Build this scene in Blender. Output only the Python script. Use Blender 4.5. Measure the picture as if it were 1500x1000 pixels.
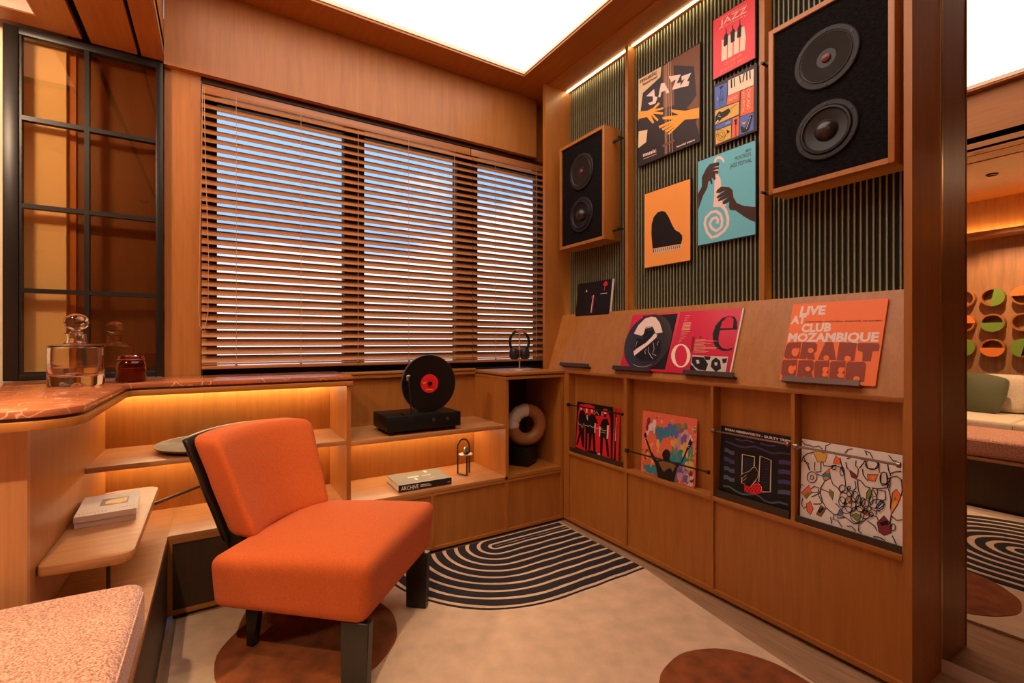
import bpy, bmesh, math, random
from mathutils import Vector, Matrix
for o in list(bpy.data.objects): bpy.data.objects.remove(o)
SC = bpy.context.scene; COL = SC.collection; PI = math.pi
# ------------------------------------------------------------------ camera, sky, exposure
YAW = math.atan(432/690.0)
cd = bpy.data.cameras.new('camera'); cam = bpy.data.objects.new('camera', cd); COL.objects.link(cam)
cd.sensor_width = 36.0; cd.lens = 690*36/1500.0; cd.clip_start = .03
cam.location = (0, 0, 1.10); cam.rotation_euler = (PI/2, 0, -YAW); SC.camera = cam
SC.view_settings.view_transform = 'Standard'; SC.view_settings.look = 'None'
SC.view_settings.exposure = 0.0; SC.view_settings.gamma = 1.0; SC.view_settings.use_curve_mapping = False
W = bpy.data.worlds.new('sky'); SC.world = W; W.use_nodes = True
nt = W.node_tree; nt.nodes.clear()
wo = nt.nodes.new('ShaderNodeOutputWorld'); bg = nt.nodes.new('ShaderNodeBackground'); bg.inputs['Strength'].default_value = 1.45
tc = nt.nodes.new('ShaderNodeTexCoord'); mp = nt.nodes.new('ShaderNodeMapping'); mp.inputs['Scale'].default_value = (1, 1, 2.4); mp.inputs['Location'].default_value = (.35, .1, .32)
nz = nt.nodes.new('ShaderNodeTexNoise'); nz.inputs['Scale'].default_value = 3.2; nz.inputs['Detail'].default_value = 6; nz.inputs['Roughness'].default_value = .55
# a cloud bank: whiter towards the horizon and to the right, broken up by noise
vd = nt.nodes.new('ShaderNodeVectorMath'); vd.operation = 'DOT_PRODUCT'; vd.inputs[1].default_value = (.85, 0, -2.6)
ad = nt.nodes.new('ShaderNodeMath'); ad.operation = 'MULTIPLY_ADD'; ad.inputs[1].default_value = 1.3
rp = nt.nodes.new('ShaderNodeValToRGB'); rp.color_ramp.elements[0].position = .18; rp.color_ramp.elements[1].position = .42
rp.color_ramp.elements[0].color = (.30, .54, .98, 1); rp.color_ramp.elements[1].color = (.92, .90, .87, 1)
for p_, q_ in ((tc.outputs['Generated'], mp.inputs[0]), (tc.outputs['Generated'], vd.inputs[0]), (mp.outputs[0], nz.inputs['Vector']), (nz.outputs['Fac'], ad.inputs[0]), (vd.outputs['Value'], ad.inputs[2]), (ad.outputs[0], rp.inputs[0]), (rp.outputs[0], bg.inputs[0]), (bg.outputs[0], wo.inputs[0])): nt.links.new(p_, q_)
CEIL_LIGHT = (1.0, .84, .71); CEIL_STR = 3.3
LED = (1.0, .79, .46); LED_STR = 66.0
LED_TOP = (1.0, .80, .42)

# ------------------------------------------------------------------ materials
MATS = {}
def mat(name, col, rough=.5, metal=0, emit=None, estr=0, spec=None, noise=0, nscale=40, bump=0, bscale=200, trans=0, ior=1.45, coat=0, stretch=(1, 1, 1), sheen=0, sharp=.2):
    if name in MATS: return MATS[name]
    m = bpy.data.materials.new(name); m.use_nodes = True; MATS[name] = m
    n = m.node_tree; b = n.nodes['Principled BSDF']
    b.inputs['Base Color'].default_value = (*col, 1); b.inputs['Roughness'].default_value = rough; b.inputs['Metallic'].default_value = metal
    if spec is not None: b.inputs['Specular IOR Level'].default_value = spec
    if emit: b.inputs['Emission Color'].default_value = (*emit, 1); b.inputs['Emission Strength'].default_value = estr
    if trans: b.inputs['Transmission Weight'].default_value = trans; b.inputs['IOR'].default_value = ior
    if coat: b.inputs['Coat Weight'].default_value = coat; b.inputs['Coat Roughness'].default_value = .08
    if sheen: b.inputs['Sheen Weight'].default_value = sheen
    if noise or bump:
        t = n.nodes.new('ShaderNodeTexCoord'); mp = n.nodes.new('ShaderNodeMapping'); mp.inputs['Scale'].default_value = stretch
        n.links.new(t.outputs['Object'], mp.inputs[0])
    if noise:
        z = n.nodes.new('ShaderNodeTexNoise'); z.inputs['Scale'].default_value = nscale; z.inputs['Detail'].default_value = 4
        r = n.nodes.new('ShaderNodeValToRGB'); r.color_ramp.elements[0].position = .5-sharp; r.color_ramp.elements[1].position = .5+sharp
        r.color_ramp.elements[0].color = (*[c*(1-noise) for c in col], 1); r.color_ramp.elements[1].color = (*[min(1, c*(1+noise)) for c in col], 1)
        n.links.new(mp.outputs[0], z.inputs['Vector']); n.links.new(z.outputs['Fac'], r.inputs[0]); n.links.new(r.outputs[0], b.inputs['Base Color'])
    if bump:
        z = n.nodes.new('ShaderNodeTexNoise'); z.inputs['Scale'].default_value = bscale; z.inputs['Detail'].default_value = 2
        u = n.nodes.new('ShaderNodeBump'); u.inputs['Strength'].default_value = bump; u.inputs['Distance'].default_value = .002
        n.links.new(mp.outputs[0], z.inputs['Vector']); n.links.new(z.outputs['Fac'], u.inputs['Height']); n.links.new(u.outputs[0], b.inputs['Normal'])
    return m
def wood(name, axis, dark, light, rough=.42):
    if name in MATS: return MATS[name]
    m = bpy.data.materials.new(name); m.use_nodes = True; MATS[name] = m
    n = m.node_tree; b = n.nodes['Principled BSDF']; b.inputs['Roughness'].default_value = rough; b.inputs['Specular IOR Level'].default_value = .55
    t = n.nodes.new('ShaderNodeTexCoord'); mp = n.nodes.new('ShaderNodeMapping')
    s = [34.0, 34.0, 34.0]; s[axis] = 3.2; mp.inputs['Scale'].default_value = s
    z1 = n.nodes.new('ShaderNodeTexNoise'); z1.inputs['Scale'].default_value = 1.0; z1.inputs['Detail'].default_value = 5; z1.inputs['Distortion'].default_value = .4
    mp2 = n.nodes.new('ShaderNodeMapping'); s2 = [190.0]*3; s2[axis] = 6.0; mp2.inputs['Scale'].default_value = s2
    z2 = n.nodes.new('ShaderNodeTexNoise'); z2.inputs['Scale'].default_value = 1.0; z2.inputs['Detail'].default_value = 2
    mx = n.nodes.new('ShaderNodeMath'); mx.operation = 'MULTIPLY_ADD'; mx.inputs[1].default_value = .42
    ml = n.nodes.new('ShaderNodeMath'); ml.operation = 'MULTIPLY'; ml.inputs[1].default_value = .62
    r = n.nodes.new('ShaderNodeValToRGB'); r.color_ramp.elements[0].position = .34; r.color_ramp.elements[1].position = .70
    r.color_ramp.elements[0].color = (*dark, 1); r.color_ramp.elements[1].color = (*light, 1)
    u = n.nodes.new('ShaderNodeBump'); u.inputs['Strength'].default_value = .08; u.inputs['Distance'].default_value = .001
    L = n.links.new
    L(t.outputs['Object'], mp.inputs[0]); L(t.outputs['Object'], mp2.inputs[0]); L(mp.outputs[0], z1.inputs['Vector']); L(mp2.outputs[0], z2.inputs['Vector'])
    L(z1.outputs['Fac'], ml.inputs[0]); L(z2.outputs['Fac'], mx.inputs[0]); L(ml.outputs[0], mx.inputs[2]); L(mx.outputs[0], r.inputs[0]); L(r.outputs[0], b.inputs['Base Color'])
    L(z2.outputs['Fac'], u.inputs['Height']); L(u.outputs[0], b.inputs['Normal'])
    return m
WD, WL = (.345, .114, .017), (.44, .160, .028)
WX = wood('walnut_grain_x', 0, WD, WL); WY = wood('walnut_grain_y', 1, WD, WL); WZ = wood('walnut_grain_z', 2, WD, WL)
WPALE = wood('walnut_pale_z', 2, (.46, .20, .066), (.58, .28, .105))
WSHELF = wood('walnut_shelf_x', 0, (.37, .15, .048), (.52, .235, .085))
WDARK = wood('walnut_dark_shaded_z', 2, (.032, .012, .0055), (.050, .020, .009))  # dark walnut, also used to paint shade into unlit fronts and backs
BLACKWOOD = mat('black_stained_wood', (.011, .009, .008), .32, noise=.2, nscale=60)
FELT = mat('black_felt', (.006, .006, .005), .95, bump=.6, bscale=400)
SLATM = mat('olive_lacquer', (.24, .22, .115), .42, noise=.1, nscale=30)
BLACKMETAL = mat('black_steel', (.014, .012, .011), .38, .3)
DARKMETAL = mat('bronze_steel', (.06, .042, .034), .36, .8)
BRASS = mat('brass', (.75, .5, .2), .3, 1)
CHROME = mat('chrome', (.8, .78, .75), .15, 1)
BLACKPL = mat('black_plastic', (.006, .006, .006), .42, spec=.3)
GLOSSBLACK = mat('gloss_black', (.006, .006, .007), .18)
RUBBER = mat('speaker_rubber', (.011, .0075, .008), .55, spec=.35)
PAPER = mat('paper_edge', (.80, .72, .60), .8, noise=.08, nscale=300, stretch=(1, 1, 8))
CREAM = mat('cream_wallcovering', (.78, .70, .52), .8, bump=.25, bscale=300, noise=.06, nscale=200, stretch=(8, 8, 1))

# ------------------------------------------------------------------ mesh helpers
class MB:
    def __init__(s): s.bm = bmesh.new()
    def box(s, x0, x1, y0, y1, z0, z1, bev=0, m=0):
        r = bmesh.ops.create_cube(s.bm, size=1)
        for v in r['verts']: v.co = Vector(((x0+x1)/2+v.co.x*(x1-x0), (y0+y1)/2+v.co.y*(y1-y0), (z0+z1)/2+v.co.z*(z1-z0)))
        fs = {f for v in r['verts'] for f in v.link_faces}
        for f in fs: f.material_index = m
        if bev:
            es = {e for v in r['verts'] for e in v.link_edges}
            bmesh.ops.bevel(s.bm, geom=list(es), offset=bev, segments=2, affect='EDGES', profile=.5, material=-1)
        return s
    def face(s, pts, m=0):
        vs = [s.bm.verts.new(p) for p in pts]
        try: f = s.bm.faces.new(vs); f.material_index = m
        except ValueError: pass
        return s
    def prism(s, pts, lo, hi, ax=2, m=0, bev=0):
        # pts: outline in the two other axes, extruded along ax
        def P(a, b, c): return {0: (c, a, b), 1: (a, c, b), 2: (a, b, c)}[ax]
        A = [s.bm.verts.new(P(a, b, lo)) for a, b in pts]; B = [s.bm.verts.new(P(a, b, hi)) for a, b in pts]
        n = len(pts); fs = [s.bm.faces.new(A), s.bm.faces.new(B)]
        for i in range(n): fs.append(s.bm.faces.new((A[i], A[(i+1) % n], B[(i+1) % n], B[i])))
        for f in fs: f.material_index = m
        bmesh.ops.recalc_face_normals(s.bm, faces=fs)
        if bev:
            es = list(fs[0].edges)+list(fs[1].edges)
            bmesh.ops.bevel(s.bm, geom=es, offset=bev, segments=2, affect='EDGES', profile=.5, material=-1)
        return s
    def tube(s, pts, r, n=8, m=0, closed=False, caps=True):
        P = [Vector(p) for p in pts]; N = len(P); rings = []
        up = None
        for i, p in enumerate(P):
            a = P[(i-1) % N] if (closed or i > 0) else p; b = P[(i+1) % N] if (closed or i < N-1) else p
            t = (b-a).normalized()
            if up is None: up = t.orthogonal().normalized()
            up = (up-t*up.dot(t)); up = up.normalized() if up.length > 1e-6 else t.orthogonal().normalized()
            w = t.cross(up); rr = r[i] if isinstance(r, (list, tuple)) else r
            rings.append([s.bm.verts.new(p+(up*math.cos(2*PI*k/n)+w*math.sin(2*PI*k/n))*rr) for k in range(n)])
        for i in range(N if closed else N-1):
            A, B = rings[i], rings[(i+1) % N]
            for k in range(n):
                f = s.bm.faces.new((A[k], A[(k+1) % n], B[(k+1) % n], B[k])); f.material_index = m; f.smooth = True
        if caps and not closed:
            for R in (rings[0], rings[-1]):
                f = s.bm.faces.new(R); f.material_index = m
        return s
    def lathe(s, prof, c=(0, 0, 0), n=28, m=0, ax=2, smooth=True, closed=False):
        # prof: (radius, height) pairs about the axis ax through c
        c = Vector(c); rings = []
        def P(r, h, k):
            a = 2*PI*k/n; u, v = r*math.cos(a), r*math.sin(a)
            return c+Vector({2: (u, v, h), 0: (h, u, v), 1: (u, h, v)}[ax])
        for r, h in prof:
            rings.append([s.bm.verts.new(P(0, h, 0))] if r < 1e-6 else [s.bm.verts.new(P(r, h, k)) for k in range(n)])
        pairs = list(zip(rings, rings[1:])) + ([(rings[-1], rings[0])] if closed else [])
        fs = []
        for A, B in pairs:
            if len(A) == 1 and len(B) == 1: continue
            for k in range(n):
                j = (k+1) % n
                if len(A) == 1: q = (A[0], B[j], B[k])
                elif len(B) == 1: q = (A[k], A[j], B[0])
                else: q = (A[k], A[j], B[j], B[k])
                f = s.bm.faces.new(q); f.material_index = m; f.smooth = smooth; fs.append(f)
        bmesh.ops.recalc_face_normals(s.bm, faces=fs)
        return s
    def rbox(s, c, h, r, n=6, k=3, m=0, fn=None, rot=None):
        # rounded box: centre c, half sizes h, edge radius r; fn bends each vertex (in box coordinates)
        def line(H):
            L = [-H+r*(1-math.cos(PI/2*i/k)) for i in range(k)]
            mid = [-(H-r)+(2*(H-r))*i/n for i in range(n+1)]
            return L+mid+[-x for x in reversed(L)]
        X, Y, Z = line(h[0]), line(h[1]), line(h[2]); cache = {}
        def V(x, y, z):
            key = (round(x, 6), round(y, 6), round(z, 6))
            if key not in cache:
                p = Vector((x, y, z)); q = Vector([max(-(h[i]-r), min(h[i]-r, p[i])) for i in range(3)])
                d = p-q
                p = q+d.normalized()*r if d.length > 1e-9 else p
                if fn: p = Vector(fn(p.x, p.y, p.z))
                if rot: p = rot @ p
                cache[key] = s.bm.verts.new(p+Vector(c))
            return cache[key]
        def grid(U, Vv, f):
            for i in range(len(U)-1):
                for j in range(len(Vv)-1):
                    q = [f(U[i], Vv[j]), f(U[i+1], Vv[j]), f(U[i+1], Vv[j+1]), f(U[i], Vv[j+1])]
                    if len(set(q)) == 4:
                        try: ff = s.bm.faces.new(q); ff.smooth = True; ff.material_index = m
                        except ValueError: pass
        for sg in (-1, 1):
            grid(X, Y, lambda a, b: V(a, b, sg*h[2])); grid(X, Z, lambda a, b: V(a, sg*h[1], b)); grid(Y, Z, lambda a, b: V(sg*h[0], a, b))
        bmesh.ops.recalc_face_normals(s.bm, faces=[f for f in s.bm.faces if any(v in set(cache.values()) for v in f.verts)] if len(cache) < 1 else s.bm.faces[:])
        return s
    def build(s, name, mats, parent=None, off=None, label=None, smooth=None):
        me = bpy.data.meshes.new(name)
        if off is None and parent is not None and parent.get('world_build'): off = parent['world_build']
        if off is not None: bmesh.ops.translate(s.bm, verts=s.bm.verts, vec=-Vector(off))
        s.bm.to_mesh(me); s.bm.free()
        if not isinstance(mats, (list, tuple)): mats = [mats]
        for m in mats: me.materials.append(m)
        me.set_sharp_from_angle(angle=math.radians(42))
        if smooth: me.polygons.foreach_set('use_smooth', [True]*len(me.polygons))
        o = bpy.data.objects.new(name, me); COL.objects.link(o)
        if parent is not None: o.parent = parent
        if label: o['label'] = label
        return o
def thing(name, label, cat, loc=(0, 0, 0), rot=(0, 0, 0), group=None, world=True):
    o = bpy.data.objects.new(name, None); COL.objects.link(o); o.empty_display_size = .05
    o.location = loc; o.rotation_euler = rot; o['label'] = label; o['category'] = cat
    if group: o['group'] = group
    OFF[o.name] = Vector(loc) if world else Vector((0, 0, 0))
    return o
OFF = {}
def part(name, mb, m, par, **k):
    # a part built in world coordinates under a thing (or under a part of it)
    r = par
    while r.parent is not None: r = r.parent
    o = mb.build(name, m, par, off=OFF.get(r.name, Vector((0, 0, 0))), **k)
    return o
def struct(name, mb, m, par=None):
    o = mb.build(name, m, par)
    if par is None: o['kind'] = 'structure'; OFF[o.name] = Vector((0, 0, 0))
    return o
def bx(*a, **k): return MB().box(*a, **k)
def dup(o, par, loc=None):
    c = o.copy(); COL.objects.link(c); c.parent = par
    if loc is not None: c.location = loc
    return c
def copy_thing(t, loc, rot=None, label=None):
    r = t.copy(); COL.objects.link(r); r.location = loc
    if rot is not None: r.rotation_euler = rot
    if label: r['label'] = label
    for ch in list(t.children):
        c = dup(ch, r)
        for g in list(ch.children): dup(g, c)
    return r
def text_mesh(txt, bold=0):
    cu = bpy.data.curves.new('lettering', 'FONT'); cu.body = txt; cu.resolution_u = 2; cu.offset = bold
    ob = bpy.data.objects.new('lettering', cu); me = bpy.data.meshes.new_from_object(ob)
    bpy.data.objects.remove(ob); bpy.data.curves.remove(cu)
    V = [v.co.copy() for v in me.vertices]; F = [tuple(p.vertices) for p in me.polygons]; bpy.data.meshes.remove(me)
    x0, x1 = min(v.x for v in V), max(v.x for v in V); y1 = max(v.y for v in V)
    return [((v.x-x0)/(x1-x0), v.y/y1) for v in V], F

# ------------------------------------------------------------------ flat print
INK = dict(amber=(.85, .50, .10), blush=(.86, .66, .58), bronze=(.24, .13, .05), cobalt=(.10, .17, .52), cocoa=(.06, .026, .020), coral=(.86, .17, .10), cream=(.88, .72, .55), crimson=(.66, .020, .060), garnet=(.30, .010, .022), greige=(.62, .52, .44), indigo=(.055, .05, .16), ink=(.010, .008, .009), lagoon=(.03, .28, .38), leaf=(.20, .26, .07), lilac=(.55, .30, .48), maroon=(.24, .035, .05), mustard=(.78, .46, .09), orange=(.90, .38, .045), peach=(.85, .52, .30), rust=(.30, .050, .022), salmon=(.85, .38, .28), sand=(.78, .58, .34), scarlet=(.72, .014, .022), shell=(.90, .66, .58), slate=(.085, .10, .18), tangerine=(.95, .19, .045), tealgrey=(.09, .15, .18), umber=(.20, .075, .035), vermilion=(.85, .15, .065), violet=(.20, .12, .36), violetdark=(.075, .05, .17), teal=(.16, .54, .66), pinkred=(.86, .075, .105), night=(.028, .016, .020), piano_orange=(.93, .36, .08), plum=(.045, .026, .032), white=(.88, .80, .74))
def ink(c): return mat('print_'+c, INK[c], .45, spec=.3)
def printed(par, layers, name='printed_artwork', y=-.0002, label=None):
    used = sorted({l[1] for l in layers}); bm = MB(); eps = min(.00009, .0030/max(1, len(layers)))
    for k, l in enumerate(layers):
        mi = used.index(l[1]); yy = y-eps*k
        if l[0] == 'p': bm.face([(u, yy, v) for u, v in l[2]], mi)
        elif l[0] == 'l':
            w = l[2]/2; P = [Vector(p) for p in l[3]]; A = []; B = []
            for i, p in enumerate(P):
                a = P[i-1] if i else (P[-2] if P[0] == P[-1] and len(P) > 2 else p); b = P[i+1] if i < len(P)-1 else (P[1] if P[0] == P[-1] and len(P) > 2 else p)
                t = (b-a); t = t.normalized() if t.length > 1e-9 else Vector((1, 0)); nn = Vector((-t.y, t.x))*w
                A.append(bm.bm.verts.new((p.x+nn.x, yy, p.y+nn.y))); B.append(bm.bm.verts.new((p.x-nn.x, yy, p.y-nn.y)))
            for i in range(len(P)-1):
                f = bm.bm.faces.new((A[i], A[i+1], B[i+1], B[i])); f.material_index = mi
        else:
            _, c, txt, a, b, h, bold = l
            V, F = text_mesh(txt, bold*.035); dx, dy = b[0]-a[0], b[1]-a[1]; L = math.hypot(dx, dy); nx, ny = -dy/L*h, dx/L*h
            vs = [bm.bm.verts.new((a[0]+dx*s+nx*t, yy, a[1]+dy*s+ny*t)) for s, t in V]
            for f in F:
                try: q = bm.bm.faces.new([vs[i] for i in f]); q.material_index = mi
                except ValueError: pass
    for f in bm.bm.faces:
        f.normal_update()
        if f.normal.y > 0: f.normal_flip()
    return bm.build(name, [ink(c) for c in used], par, off=Vector((0, 0, 0)), label=label)
ART = {
 'bass_poster': [
  ('p','umber',[(.0292,.4743),(.197,.4707),(.194,.1479),(.1201,.1921),(.1478,.2039),(.1772,.2309),(.1634,.3765),(.0292,.4499)]),
  ('p','umber',[(.1726,.1038),(.1932,.122),(.1925,.0303),(.1864,.0589)]),
  ('p','umber',[(-.0274,.471),(.0419,.4734),(.047,.2367),(-.023,.2522)]),
  ('p','sand',[(-.1936,.481),(-.0345,.4738),(-.0408,.4226),(-.1612,.3921),(-.1768,.3019),(-.1926,.2483)]),
  ('p','sand',[(-.1916,.1938),(-.1285,.1802),(-.138,.116),(-.1956,.1027)]),
  ('l','peach',.0022,[(-.0115,.4702),(-.0098,.0063)]),
  ('l','peach',.0022,[(.0007,.4711),(.0007,.0084)]),
  ('l','peach',.0022,[(.012,.4732),(.018,.0096)]),
  ('l','peach',.0022,[(.0232,.4739),(.0351,.0017)]),
  ('p','orange',[(-.1956,.3052),(-.1285,.2818),(-.0909,.2808),(-.0543,.2955),(-.0435,.2837),(-.0771,.2692),(-.023,.2558),(-.0203,.2454),(-.0817,.2588),(-.023,.2295),(-.023,.2181),(-.0909,.2502),(-.0525,.2036),(-.0615,.1986),(-.1049,.2501),(-.0817,.2008),(-.0928,.1979),(-.1333,.2506),(-.1525,.2532),(-.1956,.2645)]),
  ('p','orange',[(.1932,.164),(.112,.1819),(.0249,.2251),(.0292,.2108),(.0754,.1766),(-.0274,.2078),(-.0256,.195),(.0419,.1659),(-.0525,.1699),(-.0471,.1549),(.0419,.1521),(-.0319,.1491),(-.0256,.1361),(.0504,.1384),(-.0098,.13),(-.001,.1161),(.0546,.1263),(.0033,.1075),(.0163,.0991),(.112,.1379),(.1932,.1121)]),
  ('p','umber',[(-.0274,.0621),(.0462,.0651),(.0487,.0525),(-.023,.0477)]),
  ('p','blush',[(-.138,.3633),(-.0817,.3783),(-.0771,.3364),(-.0588,.3248),(-.0725,.2983),(-.1096,.3032),(-.1237,.3203),(-.0909,.3171),(-.0909,.3425)]),
  ('p','blush',[(-.0363,.3862),(-.0141,.3795),(.018,.3155),(-.001,.317),(-.0098,.3385),(-.0345,.339),(-.0408,.3168),(-.0543,.3228)]),
  ('p','blush',[(.012,.4003),(.0877,.373),(.0629,.3401),(.0877,.3341),(.0836,.3086),(.0334,.3204),(.0587,.3628),(.0292,.3628)]),
  ('p','blush',[(.0918,.3622),(.1493,.3521),(.1241,.3219),(.1383,.3152),(.132,.296),(.0795,.3105),(.112,.341),(.0934,.3396)]),
  ('t', 'umber', 'music', (-0.1817, 0.4537), (-0.0634, 0.4492), 0.0206, 1),
  ('t', 'umber', 'festival', (-0.1621, 0.4312), (-0.0615, 0.4296), 0.0117, 1),
  ('t', 'blush', 'music', (-0.1592, 0.0433), (-0.0679, 0.0389), 0.0191, 1),
  ('l','blush',.002,[(-.1573,.03),(-.0652,.0272)]),
  ('t', 'blush', 'world stars', (0.0604, 0.0158), (0.1695, 0.0136), 0.0094, 1),
 ],
 'bottle_keys_poster': [
  ('t', 'salmon', 'SAINT-EMILION', (-0.0687, 0.2616), (0.0624, 0.2504), 0.0088, 0),
  ('t', 'cream', 'JAZZ', (-0.0666, 0.2313), (0.0624, 0.2228), 0.0256, 0),
  ('t', 'salmon', 'FESTIVAL', (-0.0708, 0.2186), (0.0643, 0.2074), 0.0074, 0),
  ('p','cream',[(-.0562,.1622),(-.0295,.1589),(-.0315,.0632),(-.0591,.0666)]),
  ('p','cream',[(-.0254,.166),(-.0014,.1638),(-.0034,.0636),(-.0275,.0648)]),
  ('p','cream',[(.0034,.163),(.028,.1603),(.028,.062),(.0018,.0654)]),
  ('p','cream',[(.0357,.1686),(.053,.1643),(.0598,.1138),(.0549,.0589),(.0319,.0636)]),
  ('p','ink',[(-.0368,.2059),(-.0328,.2036),(-.0315,.1824),(-.0254,.1716),(-.0275,.1281),(-.0438,.1256),(-.0479,.1352),(-.045,.1749),(-.0368,.1835)]),
  ('p','ink',[(-.0054,.2029),(-.0014,.2007),(.0006,.1848),(.0085,.173),(.0065,.1246),(-.0114,.125),(-.0134,.1723),(-.0046,.1822)]),
  ('p','ink',[(.0307,.2078),(.0338,.206),(.0346,.1856),(.0396,.1755),(.0377,.1277),(.0183,.131),(.0214,.1749),(.03,.1846)]),
  ('t', 'amber', '17-18-19', (-0.0417, 0.0392), (0.0396, 0.0404), 0.0103, 0),
  ('t', 'amber', 'JUILLET 2019', (-0.0645, 0.0165), (0.0643, 0.0188), 0.0095, 0),
 ],
 'grid_poster': [
  ('p','cobalt',[(-.0984,.2775),(-.0352,.272),(-.0405,.1693),(-.097,.1735)]),
  ('p','cream',[(-.0308,.278),(.0894,.2722),(.0886,.2027),(-.0317,.2099)]),
  ('p','vermilion',[(-.0339,.2085),(.0249,.2054),(.022,.1633),(-.0383,.1692)]),
  ('p','vermilion',[(.0316,.2023),(.0894,.2001),(.0886,.0864),(.0274,.092)]),
  ('p','mustard',[(-.097,.1685),(.0216,.1595),(.0207,.1038),(-.097,.1024)]),
  ('p','cobalt',[(-.0956,.0977),(-.0121,.0973),(-.0143,.0729),(-.0947,.0783)]),
  ('p','mustard',[(-.0947,.0734),(-.0164,.0702),(-.0177,.0113),(-.0937,.009)]),
  ('p','vermilion',[(-.0091,.0969),(.022,.097),(.0207,.0091),(-.0143,.0093)]),
  ('p','cobalt',[(.0262,.0886),(.0886,.0837),(.0894,.0082),(.0241,.0094)]),
  ('p','ink',[(-.0186,.2759),(-.0117,.2754),(-.0104,.2353),(-.0169,.2362)]),
  ('p','ink',[(-.0039,.275),(.0004,.2749),(.0025,.2354),(-.0018,.2357)]),
  ('p','ink',[(.0216,.274),(.0266,.2735),(.032,.2375),(.027,.2375)]),
  ('p','ink',[(.0445,.2736),(.0494,.2731),(.042,.2388),(.037,.2391)]),
  ('p','ink',[(.0547,.2729),(.0605,.2721),(.0609,.2365),(.056,.2369)]),
  ('p','ink',[(.069,.2718),(.0746,.271),(.0762,.2355),(.0714,.2358)]),
  ('p','ink',[(-.0773,.2678),(-.0503,.2669),(-.0637,.2576),(-.0673,.2551)]),
  ('l','ink',.0014,[(-.0664,.2588),(-.0741,.1926),(-.0718,.1794),(-.0628,.1796),(-.0574,.2262),(-.0538,.2327),(-.0628,.2469)]),
  ('l','ink',.0014,[(-.0773,.2096),(-.0485,.2084)]),
  ('l','ink',.0014,[(-.0773,.203),(-.0494,.2015)]),
  ('l','cream',.002,[(-.0832,.2253),(-.08,.2075)]),
  ('p','ink',[(-.0947,.1386),(-.0764,.1567),(-.0605,.146),(-.0273,.1504),(-.0195,.1331),(-.0361,.1218),(-.0628,.1184),(-.0809,.1051),(-.0956,.1109)]),
  ('l','ink',.0014,[(-.0273,.1424),(.0135,.1531)]),
  ('l','cream',.0018,[(-.0741,.1434),(-.0786,.135),(-.0673,.1284)]),
  ('p','cream',[(-.0956,.1101),(-.0809,.1195),(-.0764,.1107),(-.0947,.1072)]),
  ('l','ink',.0014,[(-.0458,.0354),(-.0471,.0273),(-.0508,.021),(-.0566,.0175),(-.0636,.0171),(-.0712,.0198),(-.0783,.0255),(-.0841,.0333),(-.0879,.0425),(-.0891,.0517),(-.0877,.0599),(-.0839,.0661),(-.078,.0695),(-.0708,.0697),(-.0633,.0667),(-.0563,.0609),(-.0506,.0531),(-.047,.0441),(-.0458,.035)]),
  ('l','ink',.0014,[(-.0547,.0387),(-.0555,.034),(-.0577,.0303),(-.061,.0283),(-.0652,.0281),(-.0696,.0297),(-.0737,.033),(-.0771,.0376),(-.0793,.0429),(-.08,.0482),(-.0792,.053),(-.0769,.0566),(-.0735,.0585),(-.0693,.0587),(-.0649,.0569),(-.0608,.0536),(-.0575,.049),(-.0554,.0437),(-.0547,.0385)]),
  ('l','ink',.0014,[(-.0516,.0225),(-.0326,.0458)]),
  ('p','ink',[(-.0392,.0584),(-.0221,.0438),(-.0339,.0374)]),
  ('l','ink',.0014,[(-.0855,.0555),(-.0538,.0294)]),
  ('l','ink',.0016,[(.0063,.0788),(.0072,.0109)]),
  ('p','ink',[(-.0014,.0858),(.0144,.0866),(.0097,.0734),(.0135,.064),(.0008,.0634),(.0038,.0734)]),
  ('p','ink',[(.0742,.075),(.0854,.0743),(.0674,.0178),(.0551,.0127),(.0345,.0173),(.0299,.0458),(.0407,.0397),(.049,.0287),(.0572,.0391)]),
  ('p','mustard',[(.0345,.0589),(.0572,.0555),(.0469,.0462)]),
  ('l','cream',.002,[(.0774,.0698),(.0572,.0236)]),
  ('t', 'cream', 'CHICAGO', (0.0605, 0.194), (0.0596, 0.105), 0.0169, 0),
  ('t', 'cream', 'JAZZ FESTIVAL', (0.0407, 0.1923), (0.0399, 0.0999), 0.0099, 0),
  ('t', 'cream', 'NOVO', (-0.0251, 0.1777), (0.0157, 0.1771), 0.0143, 0),
  ('t', 'cream', '1978', (-0.0427, 0.0788), (-0.0195, 0.079), 0.0104, 0),
 ],
 'sax_poster': [
  ('p','shell',[(-.0561,.3757),(-.0531,.3921),(-.0381,.399),(-.0202,.3931),(-.0067,.3769),(-.0027,.3596),(-.0103,.362),(-.0173,.375),(-.0321,.3863),(-.0441,.3848),(-.0471,.3712)]),
  ('p','shell',[(-.0531,.365),(-.0381,.3629),(-.0339,.3105),(-.0232,.2913),(-.0185,.2525),(-.0321,.2348),(-.0232,.195),(.006,.1637),(-.0044,.1519),(-.0232,.1602),(-.0604,.1692),(-.0561,.2142),(-.0543,.2788)]),
  ('l','shell',.0135,[(-.0202,.1675),(.0031,.1395),(.0141,.1011),(.0129,.0686),(-.0056,.0459),(-.0381,.0309),(-.0683,.0279),(-.093,.0578),(-.1062,.1029),(-.0993,.1279),(-.0714,.1473),(-.0441,.1453),(-.022,.1251),(-.0138,.0955),(-.0185,.0666),(-.0441,.0536),(-.0683,.0704),(-.0794,.0945),(-.0653,.1149),(-.0453,.117),(-.0351,.1023),(-.0399,.0872)]),
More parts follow.
